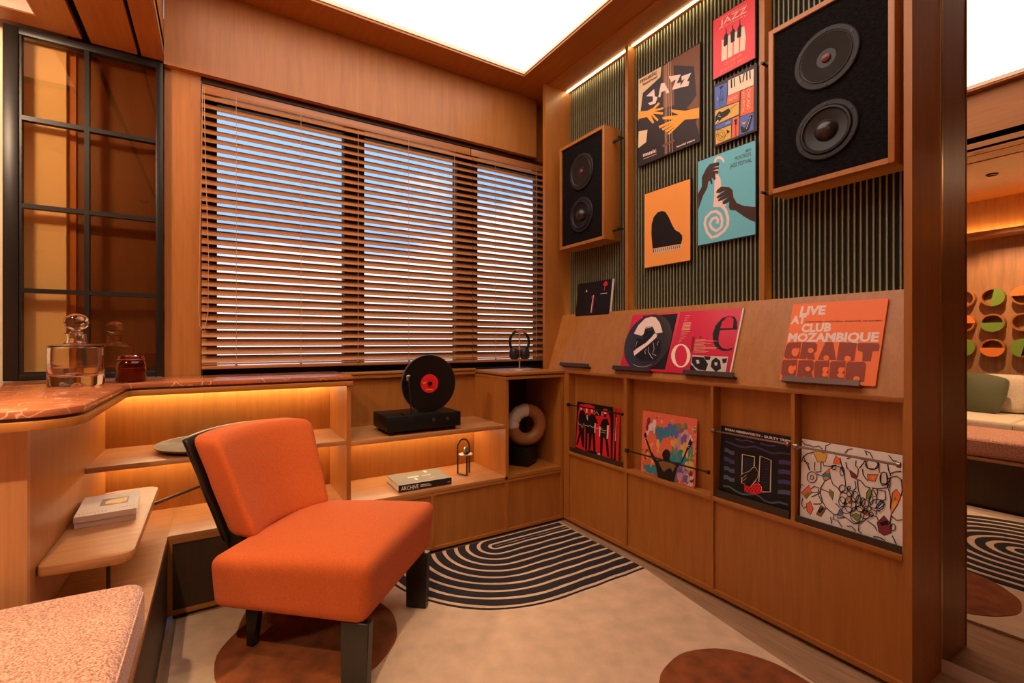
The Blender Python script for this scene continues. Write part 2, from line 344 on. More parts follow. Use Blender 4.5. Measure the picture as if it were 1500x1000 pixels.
  ('p','cocoa',[(-.1426,.2535),(-.1214,.2812),(-.1214,.3257),(-.0962,.3622),(-.0775,.3755),(-.0321,.3702),(-.0279,.3597),(-.0321,.353),(-.0622,.3543),(-.0321,.3465),(-.0303,.339),(-.0683,.3399),(-.0381,.3333),(-.0321,.3234),(-.0411,.3138),(-.0471,.3253),(-.0501,.3073),(-.0471,.2983),(-.0531,.2919),(-.0683,.31),(-.0899,.3153),(-.0683,.3089),(-.064,.2788),(-.0726,.2785),(-.0775,.2974),(-.0868,.2935),(-.0912,.2673),(-.1151,.2351),(-.1413,.1737)]),
  ('p','cocoa',[(.1432,.1199),(.0898,.1379),(.057,.1589),(.0414,.1889),(.0374,.2213),(.0221,.2386),(-.0202,.253),(-.0411,.2426),(-.0459,.2305),(-.0321,.2268),(.0031,.2296),(-.0381,.2149),(-.0441,.2068),(-.0351,.2023),(.0118,.2124),(-.0321,.1999),(-.0363,.1919),(-.0279,.1881),(.0175,.1951),(-.0114,.1813),(-.0126,.1699),(-.0027,.1674),(.0204,.1733),(.0187,.1474),(.0261,.1341),(.0514,.1265),(.0898,.0919),(.1165,.0707),(.1427,.055)]),
  ('t', 'cocoa', '48th', (0.0979, 0.369), (0.1244, 0.371), 0.0127, 0),
  ('t', 'cocoa', 'MONTREUX', (0.0486, 0.3503), (0.1244, 0.3478), 0.0163, 0),
  ('t', 'cocoa', 'JAZZ FESTIVAL', (0.0244, 0.3246), (0.126, 0.3206), 0.0164, 0),
 ],
 'piano_poster': [
  ('p','ink',[(-.0905,.0984),(-.0992,.1787),(-.0972,.2308),(-.0838,.2646),(-.0574,.2846),(-.0282,.285),(-.0059,.2752),(.016,.2423),(.0407,.1917),(.0559,.1686),(.0828,.1508),(.0976,.1332),(.0993,.1157),(.0917,.0925)]),
  ('p','greige',[(-.0905,.0947),(.0917,.0857),(.0887,.0694),(-.0871,.0706)]),
  ('l','ink',.006,[(-.0845,.0941),(-.0838,.0762)]),
  ('l','ink',.0035,[(-.0709,.0934),(-.0702,.076)]),
  ('l','ink',.0035,[(-.0574,.0927),(-.0567,.0758)]),
  ('l','ink',.0035,[(-.044,.0921),(-.0434,.0757)]),
  ('l','ink',.0035,[(-.0308,.0914),(-.0301,.0755)]),
  ('l','ink',.0035,[(-.0177,.0908),(-.017,.0753)]),
  ('l','ink',.0035,[(-.0047,.0901),(-.0041,.0752)]),
  ('l','ink',.0035,[(.0082,.0895),(.0088,.075)]),
  ('l','ink',.0035,[(.021,.0888),(.0216,.0748)]),
  ('l','ink',.0035,[(.0336,.0882),(.0342,.0747)]),
  ('l','ink',.0035,[(.0461,.0876),(.0468,.0745)]),
  ('l','ink',.0035,[(.0586,.087),(.0592,.0743)]),
  ('l','ink',.0035,[(.0709,.0864),(.0715,.0742)]),
  ('l','ink',.0035,[(.0831,.0858),(.0837,.074)]),
 ],
 'gatefold_record': [
  ('l','cream',.0016,[(.0271,.3119),(.051,.3138)]),
  ('l','cream',.0016,[(.0261,.3),(.0481,.3021)]),
  ('l','cream',.0016,[(.0252,.2881),(.0452,.2904)]),
  ('l','salmon',.0042,[(.0241,.2749),(.0663,.2769)]),
  ('l','salmon',.0042,[(.0239,.2678),(.067,.2699)]),
  ('l','salmon',.0042,[(.0237,.2608),(.0678,.263)]),
  ('l','salmon',.0042,[(.0235,.2538),(.0685,.256)]),
  ('l','salmon',.0042,[(.0233,.2468),(.0693,.2491)]),
  ('l','salmon',.0042,[(.0231,.2397),(.07,.2422)]),
  ('l','salmon',.0018,[(.0248,.2292),(.0736,.2318)]),
  ('l','salmon',.0018,[(.0245,.2205),(.0642,.2233)]),
  ('l','salmon',.0018,[(.0243,.2117),(.0548,.2148)]),
  ('l','salmon',.0018,[(.0241,.203),(.0569,.2062)]),
  ('l','salmon',.0018,[(.0238,.1943),(.0475,.1976)]),
  ('l','salmon',.0018,[(.0236,.1856),(.0379,.189)]),
  ('l','salmon',.0018,[(.0233,.1769),(.0401,.1804)]),
  ('p','cream',[(.1047,.1126),(.1065,.098),(.1047,.0843),(.0993,.0724),(.0908,.063),(.0796,.0568),(.0664,.0543),(.0521,.0555),(.0376,.0606),(.024,.0692),(.0121,.0807),(.0028,.0945),(-.0031,.1096),(-.0052,.1249),(-.0033,.1392),(.0024,.1516),(.0115,.1611),(.0234,.1671),(.0371,.1691),(.0517,.1672),(.0662,.1615),(.0795,.1525),(.0908,.1407),(.0994,.1271)]),
  ('p','crimson',[(.0861,.112),(.0883,.0989),(.088,.0866),(.0855,.0759),(.0807,.0676),(.074,.0622),(.0659,.0601),(.0568,.0614),(.0474,.0661),(.0383,.074),(.0301,.0844),(.0235,.0968),(.0188,.1102),(.0164,.1238),(.0166,.1365),(.0193,.1475),(.0243,.1559),(.0312,.1613),(.0396,.1631),(.0489,.1614),(.0584,.1563),(.0674,.1481),(.0753,.1375),(.0817,.1252)]),
  ('p','ink',[(.3079,.2382),(.2986,.274),(.2844,.2944),(.2567,.3006),(.2254,.2911),(.201,.2572),(.1951,.2164),(.2055,.1797),(.2262,.1537),(.2584,.1395),(.2867,.14),(.3057,.148),(.3051,.1546),(.2814,.1461),(.2557,.1521),(.2348,.1717),(.2265,.1998),(.2269,.2361),(.2984,.2365)]),
  ('p','crimson',[(.2266,.2434),(.2295,.2726),(.2494,.2961),(.2676,.2972),(.2816,.2826),(.2871,.2427)]),
  ('p','garnet',[(.0919,.205),(.1059,.2049),(.1093,.1335),(.1001,.1333)]),
  ('p','garnet',[(.1308,.2068),(.1426,.2046),(.14,.1963),(.1305,.1984)]),
  ('l','salmon',.0022,[(.1113,.1922),(.1662,.1895)]),
  ('l','salmon',.0022,[(.1119,.1859),(.2259,.1833)]),
  ('l','salmon',.0022,[(.1125,.1796),(.1646,.1772)]),
  ('l','salmon',.0022,[(.1131,.1733),(.1966,.1712)]),
  ('l','salmon',.0022,[(.1137,.167),(.1631,.1648)]),
  ('l','salmon',.0022,[(.1143,.1607),(.1733,.1588)]),
  ('l','salmon',.0022,[(.1149,.1545),(.2325,.1534)]),
  ('l','salmon',.0022,[(.1155,.1482),(.2276,.1473)]),
  ('l','salmon',.0022,[(.1161,.142),(.1732,.1404)]),
  ('l','salmon',.0022,[(.1167,.1357),(.192,.1347)]),
  ('l','salmon',.0022,[(.1172,.1295),(.1804,.1284)]),
  ('p','greige',[(.1154,.1145),(.2932,.113),(.297,.0393),(.1187,.0445)]),
  ('p','ink',[(.1168,.1087),(.1767,.1064),(.2056,.0754),(.1996,.0453),(.1548,.0489),(.1201,.0799)]),
  ('p','ink',[(.2189,.0918),(.2363,.1082),(.2603,.0933),(.2719,.059),(.2509,.0423),(.2209,.0642)]),
  ('p','ink',[(.1153,.0715),(.1539,.0529),(.174,.0427),(.1196,.0446)]),
  ('p','ink',[(.1753,.1124),(.2102,.1114),(.2096,.0955),(.1882,.0947)]),
  ('p','ink',[(.2667,.1014),(.2899,.106),(.29,.0867),(.2749,.0823)]),
  ('p','greige',[(.1397,.093),(.1554,.0935),(.1614,.0775),(.1486,.075)]),
  ('p','greige',[(.2348,.0865),(.2497,.0851),(.249,.0695),(.2379,.0729)]),
  ('p','greige',[(.1341,.06),(.1485,.0567),(.1786,.0421),(.1563,.0429)]),
 ],
 'disc_print': [
  ('p','blush',[(-.1841,.3175),(-.1544,.3127),(-.1178,.2808),(-.0863,.2293),(-.1292,.2231),(-.1435,.2443),(-.156,.2586),(-.2058,.2528),(-.2062,.2243),(-.2173,.2125),(-.2752,.2253),(-.2587,.2712),(-.2222,.3086)]),
  ('p','ink',[(-.2062,.2243),(-.1994,.2408),(-.1556,.2375),(-.1354,.2255),(-.1178,.2023),(-.1364,.1701),(-.1785,.1793),(-.2058,.1934)]),
  ('p','ink',[(-.2463,.141),(-.2488,.1984),(-.2058,.1934),(-.1588,.17),(-.122,.1977),(-.0856,.1839),(-.0696,.1256),(-.0891,.0804),(-.1886,.0768),(-.2318,.1034)]),
  ('p','blush',[(-.1375,.2233),(-.1169,.2184),(-.1178,.2023),(-.1574,.1654),(-.2348,.1033),(-.248,.1267),(-.2314,.1412),(-.1772,.1746),(-.1469,.2071)]),
  ('l','ink',.003,[(-.205,.26),(-.1901,.2586)]),
  ('l','ink',.003,[(-.1878,.2605),(-.1731,.2591)]),
  ('l','ink',.003,[(-.1705,.26),(-.156,.2586)]),
  ('l','blush',.0022,[(-.1648,.1422),(-.1721,.1281),(-.1624,.1145)]),
  ('l','blush',.0022,[(-.1534,.1516),(-.1496,.1286),(-.1224,.1018),(-.105,.0888)]),
  ('l','blush',.0022,[(-.1294,.1747),(-.1148,.1429),(-.1181,.1156),(-.0923,.1072)]),
  ('l','blush',.0022,[(-.2384,.184),(-.2403,.1506)]),
  ('l','blush',.0022,[(-.0991,.1839),(-.1009,.1612)]),
  ('l','blush',.0014,[(-.2285,.0575),(-.1973,.0477),(-.1621,.0457),(-.1353,.0502),(-.1096,.0608)]),
 ],
 'block_letter_record': [
  ('t', 'blush', 'LIVE', (-0.1375, 0.2909), (-0.0486, 0.289), 0.0344, 1.3),
  ('t', 'blush', 'AT', (-0.1657, 0.2548), (-0.1116, 0.2546), 0.0334, 1.3),
  ('t', 'ink', 'CLARENCE THOMAS   HOUSTON PERSON   RONNIE FOSTER   IDRIS MUHAMMAD', (-0.1129, 0.2585), (0.1326, 0.2537), 0.0044, 1),
  ('t', 'blush', 'CLUB', (-0.1214, 0.2204), (-0.0194, 0.2218), 0.0329, 1.3),
  ('t', 'blush', 'MOZAMBIQUE', (-0.1642, 0.1826), (0.1295, 0.1825), 0.0337, 1.3),
  ('p','rust',[(-.1667,.1587),(-.1641,.1712),(-.1561,.1775),(-.1139,.1791),(-.1114,.1214),(-.1136,.1137),(-.1595,.113),(-.1678,.1236)]),
  ('p','rust',[(-.1087,.1791),(-.0646,.1777),(-.056,.1692),(-.0546,.1451),(-.063,.1357),(-.0544,.112),(-.081,.1126),(-.0859,.1221),(-.0868,.1127),(-.1101,.1138)]),
  ('p','rust',[(-.0307,.1792),(-.0054,.1793),(.0132,.1143),(-.0463,.1123)]),
  ('p','rust',[(.0148,.1786),(.0686,.1769),(.0684,.1128),(.015,.1126)]),
  ('p','rust',[(.0735,.177),(.1303,.1761),(.1354,.167),(.1349,.1486),(.1173,.1482),(.1162,.1128),(.0927,.1119),(.09,.1443),(.0751,.1492),(.0714,.1665)]),
  ('p','rust',[(-.1659,.1082),(-.1157,.1099),(-.1118,.0444),(-.158,.0426),(-.1663,.0523),(-.1696,.0984)]),
  ('p','rust',[(-.1109,.1082),(-.0639,.1098),(-.056,.1009),(-.0553,.0754),(-.0603,.066),(-.0513,.0437),(-.0784,.0441),(-.083,.0518),(-.0844,.0437),(-.1082,.0436)]),
  ('p','rust',[(-.0506,.1085),(-.0078,.11),(-.0027,.0438),(-.0447,.0427),(-.0503,.0539),(-.0537,.101)]),
  ('p','rust',[(.0002,.1085),(.0433,.1101),(.0471,.0438),(.0014,.0431),(-.0034,.1012)]),
  ('p','rust',[(.0516,.108),(.0986,.1098),(.1046,.1022),(.1059,.042),(.051,.0414),(.0468,.0998)]),
  ('p','tangerine',[(-.1164,.1394),(-.1165,.1322),(-.119,.1263),(-.1235,.123),(-.129,.1228),(-.1347,.1259),(-.1392,.1316),(-.1417,.1389),(-.1416,.1463),(-.1391,.1522),(-.1345,.1555),(-.1289,.1556),(-.1233,.1524),(-.1189,.1467)]),
  ('p','tangerine',[(-.0647,.1468),(-.065,.1423),(-.0672,.1386),(-.0709,.1365),(-.0753,.1364),(-.0796,.1384),(-.083,.1419),(-.0847,.1464),(-.0844,.151),(-.0822,.1547),(-.0785,.1568),(-.0741,.1568),(-.0697,.1549),(-.0664,.1513)]),
  ('p','tangerine',[(-.0092,.12),(-.0095,.1156),(-.0116,.1121),(-.0151,.11),(-.0193,.1098),(-.0233,.1117),(-.0265,.1151),(-.0281,.1194),(-.0278,.1238),(-.0257,.1274),(-.0222,.1295),(-.018,.1296),(-.0139,.1277),(-.0108,.1243)]),
  ('p','tangerine',[(.0585,.1193),(.0582,.1145),(.0559,.1106),(.0523,.1083),(.0478,.1081),(.0435,.1101),(.0402,.1139),(.0385,.1187),(.0389,.1236),(.0411,.1275),(.0449,.1298),(.0493,.1299),(.0536,.1279),(.0569,.1241)]),
  ('p','tangerine',[(-.1195,.0702),(-.1194,.063),(-.1215,.0571),(-.1254,.0537),(-.1304,.0534),(-.1354,.0563),(-.1395,.0619),(-.1418,.069),(-.142,.0762),(-.1398,.0821),(-.1358,.0856),(-.1309,.0858),(-.1259,.0828),(-.1218,.0772)]),
  ('p','tangerine',[(-.0643,.0768),(-.0647,.0729),(-.0667,.0698),(-.0701,.0679),(-.0742,.0676),(-.0782,.0691),(-.0813,.072),(-.0828,.0758),(-.0825,.0797),(-.0804,.0829),(-.077,.0847),(-.0729,.0849),(-.0689,.0834),(-.0658,.0805)]),
  ('p','tangerine',[(-.0072,.0761),(-.0073,.0712),(-.0091,.0671),(-.0123,.0647),(-.0162,.0645),(-.02,.0665),(-.023,.0703),(-.0246,.0752),(-.0245,.0802),(-.0227,.0843),(-.0195,.0867),(-.0156,.0868),(-.0117,.0848),(-.0088,.081)]),
  ('p','tangerine',[(-.007,.0584),(-.0073,.0547),(-.0091,.0516),(-.0121,.0498),(-.0157,.0495),(-.0192,.0509),(-.0219,.0538),(-.0232,.0574),(-.023,.0611),(-.0212,.0642),(-.0181,.066),(-.0145,.0662),(-.011,.0648),(-.0084,.062)]),
  ('p','tangerine',[(.0419,.077),(.0418,.0722),(.04,.0682),(.037,.0659),(.0333,.0657),(.0297,.0676),(.0268,.0713),(.0253,.0761),(.0255,.081),(.0273,.085),(.0303,.0873),(.034,.0874),(.0376,.0855),(.0405,.0817)]),
  ('p','tangerine',[(.0415,.059),(.0412,.0554),(.0393,.0523),(.0362,.0505),(.0325,.0503),(.029,.0517),(.0262,.0544),(.0249,.0579),(.0252,.0616),(.0271,.0646),(.0302,.0664),(.0339,.0666),(.0375,.0652),(.0402,.0625)]),
  ('p','tangerine',[(.094,.0502),(.0936,.0461),(.0914,.0427),(.0878,.0406),(.0836,.0403),(.0795,.0418),(.0764,.0449),(.0749,.0489),(.0753,.053),(.0775,.0565),(.0811,.0585),(.0854,.0588),(.0894,.0573),(.0925,.0542)]),
  ('p','tangerine',[(-.1314,.1476),(-.1145,.1574),(-.1137,.1395),(-.1265,.1392)]),
  ('p','tangerine',[(-.1336,.077),(-.1157,.0891),(-.1147,.0685),(-.1268,.0679)]),
  ('p','tangerine',[(-.015,.0846),(-.0059,.0869),(-.0051,.0745),(-.0134,.074)]),
  ('p','tangerine',[(.0354,.0854),(.0446,.0875),(.0454,.0737),(.0371,.0733)]),
  ('p','tangerine',[(-.0162,.0614),(-.0041,.0639),(-.0034,.0505),(-.013,.0499)]),
  ('p','tangerine',[(.0326,.0626),(.046,.0651),(.0468,.0504),(.036,.0496)]),
 ],
 'band_record': [
  ('p','scarlet',[(-.1289,.24),(-.118,.2861),(-.0844,.2922),(-.0317,.2959),(.0137,.2882),(.0198,.2374),(.0661,.2436),(.088,.2864),(.1179,.2858),(.1443,.2334),(.1586,.0228),(.0967,.0223),(.0597,.0316),(.0029,.0373),(-.0614,.0226),(-.1394,.0298)]),
  ('p','ink',[(-.1212,.2275),(-.109,.2514),(-.0926,.2601),(-.0716,.2473),(-.0629,.2132),(-.0638,.1735),(-.0683,.1376),(-.062,.0334),(-.0829,.047),(-.1001,.1059),(-.1171,.0496),(-.1373,.0414),(-.1147,.1213),(-.1253,.1822)]),
  ('p','ink',[(-.0703,.2254),(-.0579,.2402),(-.0414,.2402),(-.0241,.2229),(-.0222,.1364),(-.0378,.1251),(-.0354,.0299),(-.0551,.0282),(-.0585,.1392)]),
  ('p','ink',[(-.0308,.2263),(-.0156,.2435),(.0164,.2413),(.0504,.1948),(.0285,.1958),(.0262,.1272),(.0382,.0273),(.0155,.0398),(.0006,.1315),(-.0069,.0397),(-.0256,.0296),(-.0305,.1654)]),
  ('p','ink',[(.074,.211),(.0853,.2273),(.1208,.2343),(.1371,.2036),(.1171,.1923),(.1199,.1429),(.1374,.0924),(.1467,.0285),(.1291,.029),(.1095,.1163),(.0937,.1302),(.0905,.0252),(.0723,.0257),(.0682,.1511),(.0633,.1841)]),
  ('p','scarlet',[(-.123,.2775),(-.1113,.2891),(-.0828,.2879),(-.0822,.2778)]),
  ('p','scarlet',[(-.0736,.2801),(-.0547,.2977),(-.0296,.2831),(-.0402,.2753),(-.0699,.2739)]),
  ('p','scarlet',[(-.0227,.2761),(-.0055,.2902),(.0154,.2806)]),
  ('p','scarlet',[(.0853,.2806),(.1089,.2885),(.1196,.2777),(.0887,.2743)]),
  ('p','blush',[(-.1101,.2692),(-.0952,.2709),(-.097,.2552),(-.1079,.2552)]),
  ('p','blush',[(-.0617,.2696),(-.0466,.2715),(-.047,.2451),(-.0589,.2454)]),
  ('p','blush',[(-.014,.271),(.0,.2719),(-.0019,.2509),(-.0129,.2525)]),
  ('p','blush',[(.0918,.2722),(.1127,.2727),(.1106,.2579),(.0926,.2576)]),
  ('p','blush',[(-.0529,.2343),(-.0443,.2332),(-.0385,.2013),(-.0495,.2106)]),
  ('p','blush',[(.1227,.1993),(.1345,.199),(.1325,.1286),(.121,.1224)]),
  ('p','blush',[(.0603,.1836),(.0708,.181),(.0666,.1256),(.0592,.1264)]),
  ('p','blush',[(.0191,.1945),(.0285,.1958),(.0273,.1402),(.021,.1413)]),
  ('p','blush',[(.0505,.0297),(.0748,.0346),(.0754,.0242),(.0539,.0241)]),
  ('p','ink',[(.0926,.2576),(.1117,.2588),(.1074,.2387),(.0966,.2393)]),
  ('l','blush',.0022,[(-.129,.1862),(-.1177,.1699),(-.097,.1663),(-.0857,.1481),(-.0743,.1807),(-.0636,.1691),(-.044,.173),(-.0371,.1679),(-.0181,.1751),(.008,.1679),(.0202,.1754),(.0332,.1684),(.0701,.1725),(.0766,.1651),(.0819,.1785),(.0888,.1637),(.1155,.1679)]),
  ('l','blush',.0016,[(.0724,.1526),(.1074,.1542)]),
  ('l','cream',.0026,[(.0162,.2661),(.0254,.2489),(.0339,.2649),(.0506,.2458)]),
  ('l','cream',.0026,[(.0797,.2715),(.0715,.2549),(.0841,.2481)]),
 ],
 'painted_record': [
  ('p','violet',[(.0764,.0739),(.0675,.0545),(.061,.0427),(.0475,.054),(.0457,.0668),(.0485,.0862),(.059,.0903),(.0675,.0946)]),
  ('p','leaf',[(.0411,.0891),(.0398,.0733),(.0326,.0674),(.0278,.0733),(.0245,.0853),(.0269,.106),(.0308,.109),(.0381,.1061)]),
  ('p','amber',[(-.082,.1402),(-.0873,.1299),(-.0928,.1249),(-.0986,.1248),(-.102,.1363),(-.1008,.1495),(-.094,.1495),(-.0863,.149)]),
  ('p','leaf',[(.1491,.2622),(.1437,.2489),(.1375,.2454),(.13,.2472),(.129,.2589),(.1282,.2684),(.1363,.2763),(.145,.2758)]),
  ('p','lagoon',[(-.0073,.242),(-.0125,.2196),(-.0189,.2163),(-.0307,.2254),(-.0351,.2375),(-.0309,.2584),(-.0209,.2627),(-.0138,.2617)]),
  ('p','amber',[(-.0412,.1489),(-.0518,.1367),(-.0613,.1363),(-.0733,.1347),(-.0794,.1416),(-.0707,.1528),(-.0623,.1568),(-.0538,.1534)]),
  ('p','lilac',[(.1398,.2558),(.129,.2359),(.1206,.2281),(.1103,.2384),(.1061,.2502),(.1066,.2637),(.1188,.271),(.1332,.2685)]),
  ('p','leaf',[(.1515,.1097),(.1453,.0871),(.1371,.0822),(.1246,.0836),(.1182,.1023),(.1223,.1217),(.1351,.1295),(.1469,.1293)]),
  ('p','lagoon',[(.0678,.2744),(.0651,.2675),(.0521,.2632),(.0389,.2616),(.0371,.2697),(.0423,.28),(.0513,.2815),(.0628,.2814)]),
  ('p','violet',[(-.0061,.2268),(-.0137,.2172),(-.0189,.2133),(-.026,.2152),(-.0338,.2222),(-.0272,.2328),(-.0199,.2347),(-.0139,.2339)]),
  ('p','maroon',[(.1685,.0167),(.1689,.0143),(.1661,.0125),(.1627,.0131),(.1624,.0151),(.1635,.0185),(.1658,.0203),(.1693,.0194)]),
  ('p','violet',[(.1018,.2367),(.0987,.2314),(.0912,.225),(.0832,.2283),(.0849,.2339),(.085,.2402),(.0905,.2423),(.0965,.2402)]),
  ('p','coral',[(-.05,.2663),(-.0549,.2547),(-.0688,.2527),(-.084,.2523),(-.088,.2607),(-.081,.2723),(-.07,.2766),(-.055,.2765)]),
  ('p','leaf',[(.0833,.273),(.0826,.2553),(.0734,.2436),(.0657,.2522),(.0602,.2694),(.0642,.289),(.0716,.2865),(.0803,.2896)]),
  ('p','mustard',[(.0221,.2123),(.0179,.195),(.0135,.1894),(.0094,.1944),(.0021,.2088),(.0058,.219),(.0119,.2263),(.0179,.2294)]),
  ('p','coral',[(-.086,.2493),(-.086,.2407),(-.0986,.2364),(-.1074,.2391),(-.1169,.2446),(-.1079,.2543),(-.0996,.2567),(-.0869,.2587)]),
  ('p','lagoon',[(.079,.2868),(.0773,.2841),(.075,.2822),(.0719,.2839),(.0714,.2857),(.0714,.2876),(.0746,.29),(.0768,.2892)]),
  ('p','mustard',[(.1415,.1712),(.1373,.1595),(.1321,.1554),(.1232,.1537),(.1218,.1673),(.1228,.1753),(.1309,.1842),(.1369,.1825)]),
  ('p','lagoon',[(-.0285,.2394),(-.0314,.2216),(-.0366,.2138),(-.0438,.2193),(-.0481,.2363),(-.0461,.2532),(-.0384,.2527),(-.0332,.2502)]),
  ('p','lagoon',[(.003,.2202),(-.0014,.1996),(-.0103,.1861),(-.0257,.1975),(-.0292,.2147),(-.0271,.2363),(-.0125,.2352),(.0025,.2363)]),
  ('p','coral',[(-.0505,.3026),(-.051,.3),(-.0537,.2973),(-.056,.2989),(-.0587,.3014),(-.0575,.3048),(-.0541,.3061),(-.0515,.3047)]),
  ('p','violet',[(.1026,.0883),(.1004,.0793),(.0945,.078),(.0908,.075),(.0871,.0848),(.0882,.097),(.0937,.0978),(.0978,.0937)]),
  ('p','violet',[(.0854,.0283),(.0767,.0191),(.0681,.0096),(.0598,.0106),(.0551,.0208),(.054,.0298),(.067,.0346),(.0777,.0364)]),
  ('p','lilac',[(.0753,.0794),(.0696,.0707),(.0608,.0659),(.0477,.061),(.0466,.0729),(.052,.0824),(.0597,.0893),(.0715,.0868)]),
  ('p','violet',[(.027,.2432),(.0175,.2225),(.0108,.2133),(.0036,.2254),(-.0086,.2375),(.0022,.2517),(.0084,.2677),(.0158,.2529)]),
  ('p','coral',[(-.0922,.2187),(-.0915,.2118),(-.1022,.2061),(-.1116,.2027),(-.1221,.2138),(-.1118,.2253),(-.1033,.2298),(-.0962,.229)]),
  ('p','lilac',[(.0946,.1835),(.0977,.1688),(.0839,.16),(.0708,.1584),(.0669,.1783),(.0707,.1907),(.0821,.2024),(.0899,.2036)]),
  ('p','blush',[(.1539,.2683),(.1528,.2592),(.1423,.2494),(.1313,.2553),(.1263,.2638),(.1311,.2777),(.141,.2807),(.1493,.2753)]),
  ('p','lagoon',[(-.0182,.2104),(-.0185,.2007),(-.0235,.1917),(-.0299,.1966),(-.0318,.208),(-.0305,.2177),(-.0251,.2256),(-.0199,.219)]),
  ('p','lagoon',[(-.1411,.0116),(-.1432,.0078),(-.1455,.008),(-.1479,.0066),(-.1498,.0096),(-.1499,.0129),(-.1458,.0143),(-.1424,.0132)]),
  ('p','blush',[(.1566,.0337),(.157,.0218),(.1488,.013),(.1417,.0207),(.1382,.029),(.1372,.0371),(.1473,.0489),(.1544,.0406)]),
  ('p','lagoon',[(.0691,.1089),(.0687,.0995),(.06,.0955),(.0494,.0946),(.0483,.1044),(.0518,.1168),(.0588,.1218),(.0664,.1165)]),
  ('p','maroon',[(.1511,.0381),(.1506,.0359),(.1487,.0337),(.1458,.0346),(.1451,.0366),(.1463,.0399),(.1484,.0409),(.1518,.0412)]),
  ('p','cobalt',[(.0852,.0755),(.0823,.0631),(.079,.0565),(.074,.0584),(.0694,.0718),(.072,.0852),(.0777,.0854),(.0825,.0849)]),
  ('p','tangerine',[(-.0827,.1893),(-.0869,.1749),(-.0903,.1543),(-.0953,.1695),(-.0987,.1864),(-.0979,.2077),(-.0934,.2215),(-.0865,.2062)]),
  ('p','coral',[(.0425,.1956),(.036,.1857),(.0282,.1859),(.0186,.184),(.0128,.1902),(.0195,.1974),(.0274,.2029),(.0389,.2003)]),
  ('p','lilac',[(.0619,.0354),(.0615,.0273),(.0539,.0234),(.0453,.0245),(.0445,.0312),(.0441,.0389),(.053,.042),(.063,.04)]),
  ('p','coral',[(.1404,.2969),(.1379,.2946),(.1353,.2933),(.1322,.2939),(.1322,.2957),(.1331,.298),(.135,.3003),(.1373,.2981)]),
  ('p','salmon',[(.167,.1442),(.1643,.1414),(.1622,.1393),(.1597,.1399),(.1591,.1425),(.1584,.145),(.162,.1456),(.165,.1459)]),
  ('p','leaf',[(.1582,.1602),(.1504,.1476),(.1459,.1386),(.1377,.1445),(.1384,.1562),(.1386,.175),(.1443,.1776),(.1531,.1727)]),
  ('p','violet',[(-.0187,.1996),(-.0187,.1904),(-.0244,.1822),(-.0306,.1843),(-.034,.197),(-.0294,.2109),(-.0257,.2123),(-.0201,.2098)]),
  ('p','violet',[(.1453,.2183),(.1417,.2046),(.1371,.1982),(.1321,.1971),(.126,.2149),(.1275,.2354),(.1354,.2403),(.1422,.2378)]),
  ('p','mustard',[(.1049,.1267),(.0956,.1149),(.0895,.1146),(.0811,.112),(.0736,.1201),(.0825,.1317),(.0887,.1326),(.0988,.1328)]),
  ('p','coral',[(.0252,.1944),(.0232,.1802),(.0147,.1645),(.0052,.1724),(.001,.19),(.0007,.2042),(.012,.2252),(.0214,.2061)]),
  ('p','amber',[(-.0503,.1383),(-.054,.1161),(-.0625,.1138),(-.0695,.1193),(-.0751,.1334),(-.072,.1537),(-.065,.1688),(-.0577,.1582)]),
  ('p','lagoon',[(-.0417,.2156),(-.0456,.2016),(-.05,.1826),(-.0603,.1943),(-.0616,.2122),(-.0596,.2377),(-.0528,.2439),(-.044,.2323)]),
  ('p','salmon',[(.1608,.1891),(.16,.169),(.1567,.1678),(.1525,.1718),(.1472,.1864),(.1515,.2026),(.1551,.2077),(.1602,.2083)]),
  ('p','mustard',[(.1477,.1008),(.1442,.09),(.1405,.0843),(.1364,.0907),(.133,.0974),(.1352,.109),(.1393,.1134),(.1438,.1124)]),
  ('p','violet',[(.0038,.245),(.0004,.2283),(-.0057,.2232),(-.0114,.2243),(-.0165,.2417),(-.0139,.2572),(-.0072,.2572),(-.0005,.2586)]),
  ('p','lagoon',[(.1435,.1664),(.1441,.1551),(.1362,.1428),(.1286,.1529),(.12,.1617),(.1266,.1733),(.1345,.1824),(.1417,.1822)]),
  ('p','lilac',[(.0862,.2201),(.0826,.21),(.0712,.2058),(.0598,.2008),(.0539,.2145),(.0603,.2278),(.0701,.2314),(.0827,.2348)]),
  ('p','mustard',[(.0772,.1971),(.0752,.1877),(.069,.1842),(.0625,.184),(.061,.1941),(.0644,.2065),(.0677,.2146),(.0739,.2095)]),
  ('p','coral',[(-.0856,.2476),(-.0907,.2338),(-.0953,.2169),(-.1026,.2271),(-.1062,.2444),(-.1057,.2671),(-.098,.2741),(-.0916,.265)]),
  ('p','leaf',[(.0842,.2697),(.0814,.2572),(.0765,.2383),(.0685,.247),(.0667,.2669),(.0682,.2801),(.0745,.2866),(.0853,.2843)]),
  ('p','cobalt',[(.1218,.1013),(.1186,.0836),(.1057,.0753),(.0941,.0771),(.0881,.0938),(.0961,.1083),(.1039,.1201),(.1164,.1115)]),
  ('p','lagoon',[(.1272,.1258),(.1254,.1112),(.1195,.1025),(.1124,.1081),(.109,.1219),(.113,.1395),(.1179,.1401),(.1249,.136)]),
  ('p','coral',[(-.0895,.1563),(-.0885,.1442),(-.0984,.1348),(-.1079,.1344),(-.1081,.1528),(-.108,.1682),(-.1007,.1834),(-.0928,.1751)]),
  ('p','umber',[(.1587,.0411),(.1594,.0394),(.1561,.0373),(.1531,.0373),(.1509,.0392),(.1524,.0424),(.1559,.0428),(.1584,.0432)]),
  ('p','umber',[(-.0662,.0639),(-.0712,.0553),(-.0807,.0529),(-.0878,.0524),(-.0913,.0583),(-.09,.0656),(-.0817,.074),(-.0725,.07)]),
